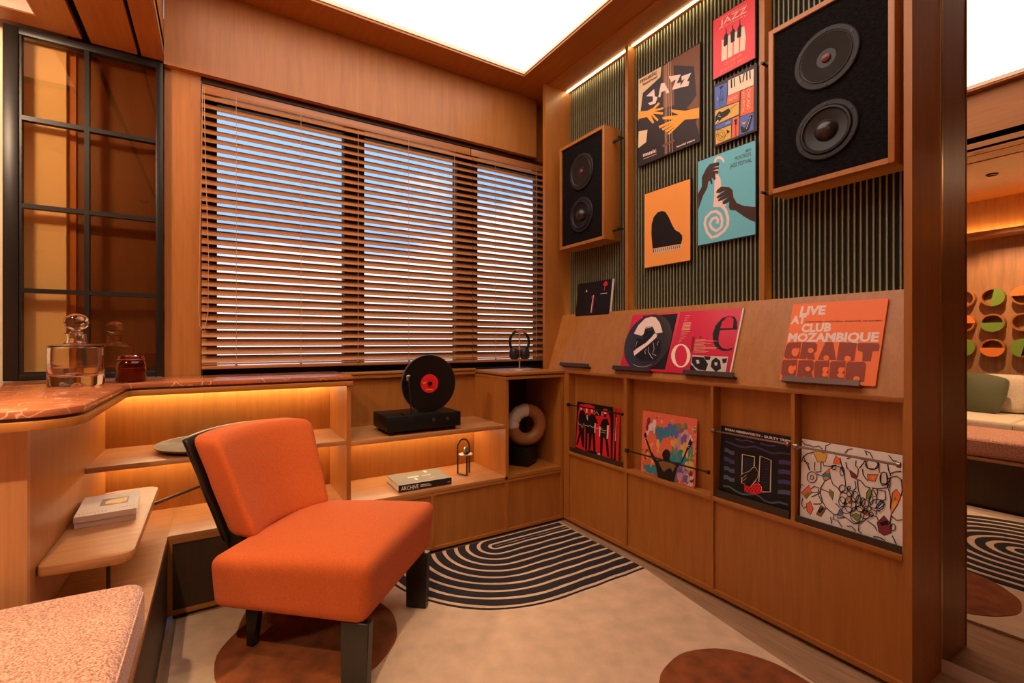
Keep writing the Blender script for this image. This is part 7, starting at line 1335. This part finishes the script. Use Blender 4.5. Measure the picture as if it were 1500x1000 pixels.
record(1.522, 1.825, .4375, 3, .320, .312, 'coral', 'p', 'colourful painted record sleeve of a figure seen from behind with raised arms', shift(ART['painted_record'], -.008, -.010))
record(1.094, 1.825, .4375, 3, .296, .302, 'ink', 'w', 'black record sleeve with wavy blue bands and cream window shutters', shift(ART['window_record'], -.002, 0))
record(.757, 1.825, .4375, 3, .309, .302, 'white', 'd', 'white record sleeve covered in black doodle lines and coloured shapes', shift(ART['doodle_record'], -.005, 0))
nr = record(2.169, 1.932-.150*math.tan(math.radians(7)), 1.155, 7, .302, .313, 'ink', 'n', 'black record sleeve with small red tree standing in the left bay', shift(ART['niche_record'], .004, .1235), thick=.003)
record(2.158, 1.937-.150*math.tan(math.radians(7)), 1.155, 7, .302, .313, 'greige', 'n', 'pale record sleeve standing just behind the black red tree sleeve', None, thick=.006)
# ================================================================== RUG
rug = thing('rug', 'cream rug with black striped arches and rust brown spots on the floor', 'rug', (.8, 1.2, 0))
RC = mat('rug_cream', (.68, .46, .29), .95, noise=.12, nscale=14, bump=.5, bscale=500, sheen=.2)
RB = mat('rug_black', (.016, .012, .016), .95, bump=.6, bscale=500)
RR = mat('rug_rust', (.25, .062, .010), .95, noise=.3, nscale=18, bump=.6, bscale=500)
part('pile', MB().prism([(-.135, 2.264), (1.752, 2.264), (1.745, 1.9), (1.741, 1.58), (1.700, 1.33), (1.648, .99), (1.61, .72), (1.585, .3), (1.57, -.8), (-.13, -.8)], .001, .011), RC, rug)
def stripes(cx, cy, lines, R, clip, ang, length, w):
    # black bands between cream lines, as a long arch opening along +x (rotated by ang)
    edges = []; d = .004
    for L in lines: edges.append((d, L-w)); d = L+w
    edges.append((d, R))
    for d1, d2 in edges:
        m = MB(); N = 30; rows = []
        for d in (d1, d2):
            pts = []
            if clip is None or d < clip: pts.append((length, d)); a0 = 90.0
            else: pts.append((d*math.cos(math.asin(clip/d)), clip)); a0 = math.degrees(math.asin(clip/d)); a0 = 180-a0; pts[0] = (d*math.cos(math.radians(a0)), clip)
            for i in range(N+1):
                a = math.radians(a0+(270-a0)*i/N); wob = 1+.004*math.sin(7*a+d*50); pts.append((d*math.cos(a)*wob, d*math.sin(a)*wob))
            for i in range(1, 9): pts.append((length*i/8, -d+.0022*math.sin(i*2.1+d*40)))
            rows.append(pts)
        ca, sa = math.cos(ang), math.sin(ang)
        V = [[(cx+x*ca-y*sa, cy+x*sa+y*ca) for x, y in r] for r in rows]
        lo = [[m.bm.verts.new((x, y, z)) for x, y in V[k]] for k, z in ((0, .0135), (1, .0135))]
        bo = [[m.bm.verts.new((x, y, .0105)) for x, y in V[k]] for k in (0, 1)]
        n = len(V[0])
        for i in range(n-1):
            m.bm.faces.new((lo[0][i], lo[0][i+1], lo[1][i+1], lo[1][i])); m.bm.faces.new((lo[0][i], bo[0][i], bo[0][i+1], lo[0][i+1])); m.bm.faces.new((lo[1][i], lo[1][i+1], bo[1][i+1], bo[1][i]))
        bmesh.ops.recalc_face_normals(m.bm, faces=m.bm.faces[:])
        part('stripe', m, RB, rug)
stripes(1.255, 2.170, [.030+.0602*k for k in range(10)], .592, .090, 0, .485, .0100)
stripes(.56, .66, [.05+.075*k for k in range(7)], .56, None, -PI/2, .9, .016)
def blob(cx, cy, rx, ry, rot=0, seed=0):
    random.seed(seed); ph = [random.uniform(0, 6) for _ in range(3)]; P = []
    for k in range(48):
        a = 2*PI*k/48; r = 1+.015*math.sin(2*a+ph[0])+.012*math.sin(3*a+ph[1])+.006*math.sin(11*a+ph[2])
        x, y = rx*r*math.cos(a), ry*r*math.sin(a); P.append((cx+x*math.cos(rot)-y*math.sin(rot), cy+x*math.sin(rot)+y*math.cos(rot)))
    part('spot', MB().prism(P, .0105, .0136), RR, rug)
blob(.295, 1.850, .300, .315, .3, 1); blob(1.345, .800, .265, .275, .2, 2)

# ================================================================== ARMCHAIR
ch = thing('lounge_chair', 'armless orange upholstered lounge chair with black wooden shell on the rug', 'chair', (.374, 1.816, .0138), (0, 0, math.radians(47)), world=False)
OR = mat('orange_weave', (.64, .112, .010), .9, noise=.17, nscale=300, sharp=.2, bump=.9, bscale=600, sheen=.06)
def seat_fn(x, y, z):
    t = (z+.095)/.19
    dome = .030*(1-(x/.30)**2)*(1-(y/.29)**2)*max(0, t)
    tap = 1-.055*(1-t) 
    return (x*tap, y*tap+.012*(1-t), z+dome+(-.016*(y+.02)/.29)*t)
part('seat', MB().rbox((0, .0, .315), (.292, .285, .095), .038, n=8, k=4, fn=seat_fn), OR, ch)
part('seat_frame', bx(-.225, .225, -.215, .275, .205, .226, bev=.004), BLACKWOOD, ch)
def back_fn(dy, lean):
    def fn(x, y, z):
        yy = y-.235*(x/.30)**2*.55+dy+lean*(z+.17)
        return (x*(1+.10*(z/.17)), yy, z+.018*(1-(x/.29)**2)*(1 if z > 0 else 0))
    return fn
RB_ = Matrix.Rotation(math.radians(-7), 3, 'Z')
part('backrest', MB().rbox((.072, .325, .560), (.218, .070, .176), .034, n=8, k=4, fn=back_fn(0, .40), rot=RB_), OR, ch)
part('back_shell', MB().rbox((.072, .403, .550), (.220, .015, .180), .012, n=8, k=3, fn=back_fn(0, .40), rot=RB_), BLACKWOOD, ch)
part('shell_foot', MB().prism([(.20, .215), (.325, .215), (.390, .42), (.335, .42)], -.11, .24, ax=0, bev=.006), BLACKWOOD, ch)
def leg(x, y0, y1, dx, fy):
    m = MB(); w = .030
    b = [(x-w/2+dx, y0+fy), (x+w/2+dx, y0+fy), (x+w/2+dx, y1-fy*.2), (x-w/2+dx, y1-fy*.2)]; t = [(x-w/2, y0), (x+w/2, y0), (x+w/2, y1), (x-w/2, y1)]
    B = [m.bm.verts.new((p[0], p[1], 0)) for p in b]; T = [m.bm.verts.new((p[0], p[1], .225)) for p in t]
    m.bm.faces.new(B); m.bm.faces.new(T)
    for i in range(4): m.bm.faces.new((B[i], B[(i+1) % 4], T[(i+1) % 4], T[i]))
    bmesh.ops.recalc_face_normals(m.bm, faces=m.bm.faces[:]); bmesh.ops.bevel(m.bm, geom=m.bm.edges[:], offset=.002, segments=1, affect='EDGES')
    part('leg', m, BLACKWOOD, ch)
leg(-.245, -.265, -.170, 0, .008); leg(.245, -.265, -.170, 0, .008); leg(-.10, .225, .290, 0, .03); leg(.16, .225, .290, 0, .03)

# ================================================================== BANQUETTE CUSHION
BO = mat('terracotta_boucle', (.50, .225, .135), .95, noise=.55, nscale=230, sharp=.10, bump=1.0, bscale=260, sheen=.3, stretch=(1, 1, 1))
bc = thing('bench_cushion', 'thick terracotta boucle bench cushion on the low cabinet in front', 'cushion', (-.45, .9, .335))
part('pad', MB().rbox((-.47, .62, .398), (.307, .985, .0625), .032, n=8, k=3, fn=lambda x, y, z: (x, y, z+.008*(1-(x/.31)**2)*(1 if z > 0 else 0))), BO, bc)
part('piping', MB().tube([(-.170, -.33, .440), (-.166, 1.560, .440), (-.176, 1.592, .440), (-.205, 1.602, .440), (-.74, 1.602, .440)], .004, 6), BO, bc)

# ================================================================== FLOATING SHELF AND ITS BOOKS
fs = thing('floating_shelf', 'small rounded wooden shelf cantilevered from the side of the bar counter', 'shelf', (-.31, 2.08, .47))
out = arc(-.243, 1.755, .040, -95, 0, 6)+arc(-.250, 2.415, .045, 0, 90, 6)+[(-.34, 2.455)]+arc(-.34, 2.385, .07, 90, 180, 5)+[(-.411, 1.775)]+arc(-.390, 1.752, .020, 180, 262, 4)
part('board', MB().prism(out, .470, .498, bev=.004), WSHELF, fs)
part('support_post', MB().tube([(-.275, 1.83, .335), (-.275, 1.83, .470)], .005, 8), DARKMETAL, fs)
part('support_strut', MB().tube([(-.205, 2.27, .475), (-.06, 2.668, .420)], .007, 4), BLACKMETAL, fs)
WHITEB = mat('white_cover', (.80, .66, .54), .55)
def book(z, h, w, d, cx, cy, rot, label, cover, spine, pages=PAPER):
    t = thing('book', label, 'book', (cx, cy, z), (0, 0, rot), None, world=False)
    part('pages', bx(-w/2+.002, w/2-.003, -d/2+.003, d/2-.003, .002, h-.002), pages, t)
    part('cover', MB().box(-w/2, w/2, -d/2, d/2, 0, .002).box(-w/2, w/2, -d/2, d/2, h-.002, h), cover, t)
    part('spine', bx(-w/2, w/2, -d/2, -d/2+.003, .0021, h-.0021), spine, t)
    return t
book(.4985, .018, .155, .235, -.318, 2.145, .06, 'white softcover book under another on the floating shelf', WHITEB, WHITEB)
bk = book(.5170, .019, .158, .240, -.318, 2.145, .06, 'white softcover book with small gold picture on top of its twin', WHITEB, WHITEB)
m = MB().face([(-.025, -.03, .0194), (.050, -.03, .0194), (.050, .055, .0194), (-.025, .055, .0194)], 0).face([(-.012, -.01, .0196), (.03, -.022, .0196), (.046, .0, .0196), (.046, .04, .0196), (.0, .035, .0196), (-.012, .02, .0196)], 1)
m.build('cover_picture', [ink('umber'), ink('amber')], bk, off=Vector((0, 0, 0)))
m = MB()
for k in range(8): m.face([(-.07+k*.0095, -.098, .0194), (-.066+k*.0095, -.098, .0194), (-.066+k*.0095, -.093, .0194), (-.07+k*.0095, -.093, .0194)])
for k in range(5): m.face([(.030+k*.0095, -.082, .0194), (.035+k*.0095, -.082, .0194), (.035+k*.0095, -.076, .0194), (.030+k*.0095, -.076, .0194)])
m.build('cover_lettering', ink('umber'), bk, off=Vector((0, 0, 0)))

# ================================================================== THINGS ON THE SHELVES
# stone platter
pl = thing('platter', 'wide grey stone platter lying on the left shelf behind the chair', 'platter', (-.02, 2.46, .634))
part('dish', MB().lathe([(0, .012), (.05, .010), (.13, .008), (.155, .010), (.195, .024), (.206, .030), (.207, .034), (.198, .034), (.16, .024), (.08, .021), (0, .022)], (-.02, 2.475, .6262), 40), mat('grey_stone', (.15, .135, .12), .5, noise=.45, nscale=9, bump=.3, bscale=30), pl)
part('gold_rim', MB().tube([(-.02+.2065*math.cos(a*PI/24), 2.475+.2065*math.sin(a*PI/24), .6602) for a in range(48)], .0018, 5, closed=True), mat('worn_gold', (.5, .33, .12), .4, .8), pl)
# turntable
tt = thing('turntable', 'black vertical turntable standing on the wooden shelf under the window', 'turntable', (.91, 2.42, .628))
part('base', bx(.712, 1.115, 2.300, 2.545, .648, .724, bev=.004), BLACKPL, tt)
for x in (.745, 1.08):
    for y in (2.33, 2.51): part('foot', MB().lathe([(0, 0), (.016, 0), (.016, .020), (0, .020)], (x, y, .6285), 14), BLACKPL, tt)
RY = 2.366; RX, RZ = .962, .876
part('platter', MB().lathe([(0, .004), (.153, .004), (.154, .007), (.153, .014), (0, .014)], (RX, RY, RZ), 56, ax=1), mat('platter_acrylic', (.10, .085, .08), .2), tt)
part('bearing_post', bx(RX-.04, RX+.04, RY+.015, RY+.065, .724, .92, bev=.004), BLACKPL, tt)
part('spindle_clamp', MB().lathe([(0, -.016), (.010, -.015), (.012, -.004), (.012, -.0015)], (RX, RY, RZ), 20, ax=1), BLACKPL, tt)
for x in (.958, 1.035): part('knob', MB().lathe([(0, -.008), (.009, -.007), (.011, 0)], (x, 2.300, .690), 16, ax=1), mat('knob_grey', (.05, .048, .048), .35, .5), tt)
ta = part('tonearm', MB().tube([(.842, 2.318, .660), (.842, 2.318, .75), (.838, 2.325, .85), (.834, 2.334, .905)], .0042, 8), BLACKMETAL, tt)
part('headshell', MB().rbox((.830, 2.338, .912), (.007, .008, .014), .004, n=1, k=2).rbox((.838, 2.340, .922), (.008, .005, .006), .003, n=1, k=2), CHROME, ta)
part('counterweight', MB().tube([(.842, 2.318, .652), (.842, 2.318, .672)], .008, 12), CHROME, ta)
part('arm_pivot', MB().lathe([(0, -.008), (.014, -.008), (.014, .012), (0, .012)], (.842, 2.305, .705), 16, ax=1).tube([(.800, 2.31, .718), (.842, 2.31, .718)], .004, 8).tube([(.792, 2.33, .735), (.815, 2.33, .722)], .005, 8), BLACKMETAL, tt)
vr = thing('vinyl_record', 'black vinyl record with red label mounted upright on the turntable', 'record', (RX, RY, RZ-.150))
part('disc', MB().lathe([(0, .0035), (.150, .0035), (.1505, .0025), (.150, .0012), (.1, .001), (.052, .001), (0, .001)], (RX, RY, RZ), 64, ax=1), mat('vinyl_groove', (.005, .0045, .005), .24, spec=.6), vr)
part('label', MB().lathe([(.050, .0009), (.050, .0004), (0, .0004)], (RX, RY, RZ), 40, ax=1), ink('scarlet'), vr, label='red paper label')
part('label_print', MB().face([(RX-.022, RY+.0002, RZ-.034), (RX+.018, RY+.0002, RZ-.034), (RX+.016, RY+.0002, RZ-.030), (RX-.020, RY+.0002, RZ-.030)]).face([(RX-.038, RY+.0002, RZ+.002), (RX-.020, RY+.0002, RZ+.002), (RX-.020, RY+.0002, RZ+.006), (RX-.038, RY+.0002, RZ+.006)]), ink('amber'), vr)
# large book
ab = thing('book', 'thick grey hardcover book lettered ARCHIVE on the lit lower shelf', 'book', (.925, 2.425, .3345), (0, 0, -.02), world=False)
GC = mat('grey_cover', (.24, .215, .18), .6); w, d, h = .290, .208, .036
part('pages', bx(-w/2+.004, w/2-.004, -d/2+.004, d/2-.004, .003, h-.003), PAPER, ab)
part('cover', MB().box(-w/2, w/2, -d/2, d/2, 0, .003).box(-w/2, w/2, -d/2, d/2, h-.003, h), GC, ab)
part('spine', bx(-w/2, w/2, -d/2-.0008, -d/2+.003, .0003, h-.0003), mat('black_spine', (.012, .010, .010), .5), ab)
sm = printed(ab, [('t', 'white', 'ARCHIVE', (-.132, .008), (-.040, .008), .020, 0)]+[('l', 'white', .003, [(-.03, .022), (.022, .022)]), ('l', 'white', .003, [(-.03, .014), (.03, .014)]), ('l', 'greige', .003, [(.122, .015), (.137, .015)])], 'spine_lettering', y=-d/2-.001)
V, F = text_mesh('ARCHIVE', 0); m = MB()
m.face([(-.06, .0, h+.0004), (.0, .0, h+.0004), (.0, .018, h+.0004), (-.06, .018, h+.0004)]).face([(.02, .004, h+.0004), (.07, .004, h+.0004), (.07, .012, h+.0004), (.02, .012, h+.0004)]).face([(.055, .06, h+.0004), (.07, .06, h+.0004), (.07, .095, h+.0004), (.055, .095, h+.0004)]).face([(-.035, -.055, h+.0004), (-.022, -.055, h+.0004), (-.022, -.02, h+.0004), (-.035, -.02, h+.0004)]).face([(.04, -.05, h+.0004), (.07, -.05, h+.0004), (.07, -.046, h+.0004), (.04, -.046, h+.0004)])
m.build('cover_print', ink('white'), ab, off=Vector((0, 0, 0)))
# wire arch candle holder
cl = thing('candle_holder', 'small black wire arch holder with pale disc on the lit lower shelf', 'candle holder', (1.21, 2.45, .3345))
LZ = .3345; pa = [(1.178, 2.472, LZ+.004)]+[(1.178, 2.472, LZ+z) for z in (.09, .165)]+[(1.210-.032*math.cos(a*PI/8), 2.462-.002*a/8, LZ+.165+.036*math.sin(a*PI/8)) for a in range(1, 8)]+[(1.242, 2.452, LZ+.165), (1.242, 2.452, LZ+.004)]
part('frame', MB().tube(pa, .0045, 6).tube([(1.178, 2.472, LZ+.0045), (1.205, 2.408, LZ+.0045)], .0045, 6).tube([(1.205, 2.408, LZ+.0045), (1.205, 2.408, LZ+.118)], .0045, 6), BLACKMETAL, cl)
part('disc', MB().lathe([(0, 0), (.040, 0), (.041, .002), (.040, .004), (0, .004)], (1.212, 2.438, LZ+.116), 28), mat('pale_disc', (.62, .55, .47), .4), cl)
part('cup', MB().lathe([(0, 0), (.014, .001), (.017, .009), (.014, .016), (0, .016)], (1.207, 2.424, LZ+.121), 18), GLOSSBLACK, cl)
part('globe', MB().lathe([(0, 0)]+[(.0145*math.sin(PI*k/8), .0145-.0145*math.cos(PI*k/8)) for k in range(1, 8)]+[(0, .029)], (1.207, 2.424, LZ+.134), 18), mat('smoked_ball', (.5, .42, .36), .08, .6), cl)
# ring vase on black pedestal
bp = thing('pedestal', 'black cube pedestal inside the corner cabinet', 'pedestal', (1.62, 2.46, .336), (0, 0, math.radians(32)), world=False)
part('block', bx(-.066, .066, -.066, .066, 0, .112, bev=.003), BLACKPL, bp)
rv = thing('ring_vase', 'tan ceramic ring vase with white ribbed quarter standing on black pedestal', 'vase', (1.640, 2.45, .448), (0, 0, math.radians(-12)), world=False)
TAN = mat('tan_ceramic', (.36, .135, .045), .45, noise=.1, nscale=20); WHC = mat('white_ceramic', (.72, .60, .50), .5)
def ringpts(a0, a1, n, rr=.092): return [(rr*math.cos(math.radians(a0+(a1-a0)*i/n)), 0, .132+rr*math.sin(math.radians(a0+(a1-a0)*i/n))) for i in range(n+1)]
part('ring', MB().tube(ringpts(188, 448, 40), .0395, 20), TAN, rv)
part('ribbed_quarter', MB().tube(ringpts(87, 188, 24), [.0415-.0030*((i % 6) == 0)+.0008*math.sin(i) for i in range(25)], 20), WHC, rv, label='white ribbed segment')
# headphones on stand
hs = thing('headphone_stand', 'thin pale metal headphone stand on the corner cabinet top', 'stand', (1.589, 2.45, .922))
PALEM = mat('pale_metal', (.70, .48, .36), .35, .6)
part('base', MB().lathe([(0, 0), (.062, 0), (.063, .003), (.060, .006), (0, .006)], (1.589, 2.45, .9222), 32), PALEM, hs)
part('post', MB().tube([(1.589, 2.45, .928), (1.589, 2.45, 1.150)], .0042, 10), PALEM, hs)
part('cradle', MB().prism([(1.575, 1.150), (1.603, 1.150), (1.608, 1.156), (1.589, 1.161), (1.570, 1.156)], 2.435, 2.465, ax=1), PALEM, hs)
hp = thing('headphones', 'black over ear headphones with copper band hanging on the stand', 'headphones', (1.589, 2.45, 1.02))
def hb(a0, a1, n, z0=1.098, rx=.070, rz=.068): return [(1.589+rx*math.cos(math.radians(a0+(a1-a0)*i/n)), 2.45, z0+rz*math.sin(math.radians(a0+(a1-a0)*i/n))) for i in range(n+1)]
part('headband', MB().tube(hb(215, -35, 24), .0085, 8), BLACKPL, hp); part('band_pad', MB().tube(hb(112, 52, 8, rx=.072, rz=.070), .0100, 10), mat('copper_leather', (.42, .20, .12), .45), hp, label='copper coloured pad')
for s in (-1, 1): part('ear_cup', MB().rbox((1.589+s*.038, 2.45, 1.024), (.030, .028, .036), .024, n=2, k=4), mat('earcup', (.016, .015, .016), .4), hp)
# decanter
GLS = mat('crystal', (1, .97, .94), .0, trans=1, ior=1.5)
dc = thing('decanter', 'clear crystal decanter with faceted stopper and a little spirit on the counter', 'decanter', (-.435, 2.30, .940))
part('bottle', MB().lathe([(0, .016), (.010, .016), (.035, .004), (.060, .0005), (.076, .001), (.079, .006), (.079, .132), (.0775, .144), (.070, .148), (.038, .151), (.030, .158), (.0275, .168), (.030, .186), (.034, .190), (.027, .190), (.0225, .180), (.021, .166), (.024, .155), (.034, .146), (.064, .143), (.0705, .137), (.0715, .118), (.0715, .060), (.066, .046), (.040, .038), (.018, .044), (0, .050)], (-.435, 2.30, .940), 44), GLS, dc)
part('spirit', MB().lathe([(0, .0515), (.018, .0455), (.040, .0395), (.065, .047), (.0708, .060), (.0708, .066), (0, .066)], (-.435, 2.30, .940), 40), mat('spirit', (1, .72, .55), .0, trans=1, ior=1.33), dc)
st = MB().lathe([(0, .172), (.018, .172), (.0195, .192), (.014, .196), (.012, .201), (.022, .206), (.033, .216), (.036, .230), (.033, .246), (.022, .257), (.010, .261), (0, .261)], (-.435, 2.30, .940), 8, smooth=False)
part('stopper', st, GLS, dc)
# amber jar
aj = thing('candle_jar', 'small amber glass jar with lid rim on the counter corner', 'jar', (-.289, 2.385, .940))
part('jar', MB().lathe([(0, .001), (.044, .001), (.0485, .006), (.0485, .070), (.046, .078), (.041, .084), (.043, .088), (.043, .100), (.0395, .104), (.037, .100), (.038, .086), (.043, .074), (.045, .066), (.045, .010), (.040, .005), (0, .005)], (-.289, 2.385, .940), 36), mat('amber_glass', (.62, .16, .035), .02, trans=1, ior=1.45), aj)
part('rim', MB().tube([(-.289+.0435*math.cos(k*PI/16), 2.385+.0435*math.sin(k*PI/16), 1.030) for k in range(32)], .0022, 6, closed=True), mat('amber_rim', (.5, .12, .03), .05, trans=.6), aj)
part('wax', MB().lathe([(0, .006), (.0435, .007), (.0440, .055), (0, .055)], (-.289, 2.385, .940), 28), mat('brown_wax', (.35, .11, .035), .5), aj)

# ================================================================== WHAT THE MIRROR SHOWS: sofa side of the room
LIN = mat('beige_linen', (.72, .59, .42), .9, noise=.25, nscale=120, bump=.6, bscale=300, stretch=(1, 4, 1))
OLV = mat('olive_velvet', (.085, .085, .028), .7, sheen=.4)
sf = thing('sofa', 'beige linen sofa against the wooden wall seen in the mirror', 'sofa', (-1.3, .9, 0))
part('base', bx(-1.73, -.83, -.3, 1.60, .04, .31), LIN, sf)
for a, b in ((-.3, .34), (.345, .98), (.985, 1.60)): part('seat_cushion', MB().rbox((-1.225, (a+b)/2, .410), (.395, (b-a)/2, .098), .03, n=3, k=3), LIN, sf)
for a, b in ((.44, 1.0), (1.01, 1.58), (-.25, .43)): part('back_cushion', MB().rbox((-1.52, (a+b)/2, .665), (.085, (b-a)/2, .155), .06, n=4, k=3, fn=lambda x, y, z: (x-.25*z, y, z)), LIN, sf)
cu = thing('cushion', 'olive green velvet cushion leaning on the beige sofa', 'cushion', (-1.30, 1.30, .515), (.14, -.32, .12), world=False)
part('pad', MB().rbox((0, 0, .165), (.055, .165, .165), .03, n=6, k=3, fn=lambda x, y, z: (x*(1.0-.75*max(abs(y), abs(z))**2/.0275), y*(1-.10*(z/.165)**2), z*(1-.10*(y/.165)**2))), OLV, cu)
GRN = mat('green_lacquer', (.17, .27, .03), .5); ORL = mat('orange_lacquer', (.80, .20, .03), .5)
ring_n = 0
for iy, y in enumerate((1.46, 1.27, 1.08)):
    for iz, z in enumerate((1.49, 1.265, 1.045)):
        kind = ((None, 'ot', 'gr'), ('gr', 'gb', 'ob'), ('ot', None, 'gl'))[iy][iz]
        desc = {None: 'open round wooden wall pocket', 'ot': 'round wooden wall pocket with orange upper half', 'gr': 'round wooden wall pocket with green right half', 'gb': 'round wooden wall pocket with green lower half', 'ob': 'round wooden wall pocket with orange lower half', 'gl': 'round wooden wall pocket with green left half'}[kind]
        t = thing('wall_pocket', f"{desc}, {('top', 'middle', 'bottom')[iz]} of the {('left', 'centre', 'right')[iy]} column in the mirror", 'wall ornament', (-1.75, y, z), (0, 0, PI/2), 'round wall pockets above the sofa', world=False)
        part('ring', MB().lathe([(.078, -.001), (.078, -.075), (.066, -.075), (.066, -.001)], (0, 0, 0), 32, ax=1), WY, t)
        if kind:
            # half disc in the ring mouth; the viewer in the mirror sees smaller y to the right
            a0 = {'t': 0, 'b': 180, 'r': 258, 'l': 78}[kind[1]]
            P = [(.080*math.cos(math.radians(-a0+180-180*i/16 if kind[1] in 'rl' else a0+180*i/16)), .080*math.sin(math.radians(-a0+180-180*i/16 if kind[1] in 'rl' else a0+180*i/16))) for i in range(17)]
            part('half_disc', MB().prism(P, -.080, -.0755, ax=1), GRN if kind[0] == 'g' else ORL, t)
struct('trim_5', bx(-1.75, -1.55, -2.0, 2.0, 2.02, 2.06).box(-1.75, -1.74, -2.0, 2.0, 2.06, 2.37), WPALE)
pe = thing('cove_light', 'warm cove light strip above the sofa wall', 'light', (-1.6, .6, 2.07))
part('light_strip', bx(-1.70, -1.69, -1.5, 1.9, 2.062, 2.07), mat('cove_strip', (.9, .8, .6), .5, emit=(1, .62, .25), estr=60), pe)

# ================================================================== DOWNLIGHTS
def downlight(x, y, z, tx, ty, energy, ang, label, soft=.02, blend=.35):
    t = thing('downlight', label, 'downlight', (x, y, z))
    part('ring', MB().lathe([(.036, .006), (.036, -.003), (.028, -.003), (.026, .006)], (x, y, z), 24), BLACKMETAL, t)
    l = bpy.data.lights.new('lamp', 'SPOT'); l.energy = energy; l.color = (1, .70, .45); l.spot_size = math.radians(ang); l.spot_blend = blend; l.shadow_soft_size = soft
    o = bpy.data.objects.new('lamp', l); COL.objects.link(o); o.parent = t; o.location = (0, 0, -.006)
    d = Vector((tx-x, ty-y, (1.3 if ty > 2.5 or tx < -1.65 or tx > 1.2 else .1)-z)); o.rotation_euler = d.to_track_quat('-Z', 'Y').to_euler()
downlight(-.56, -.05, 2.366, -.22, 1.62, 150, 74, 'small black recessed downlight in the lowered ceiling above the bench', .025, 1.0)
downlight(-.90, 1.10, 2.366, -1.60, 1.12, 180, 95, 'small black recessed downlight above the sofa')
downlight(-1.05, 1.78, 2.366, -.60, 2.72, 130, 110, 'small black downlight added out of view to brighten the cream wall behind the glass', .12)  # lamp added out of view to brighten the cream wall
downlight(-.46, -.40, 2.366, 1.6, 1.3, 12, 75, 'small black downlight added out of view for front light on the record wall')  # lamp added behind the camera as front fill for the record wall
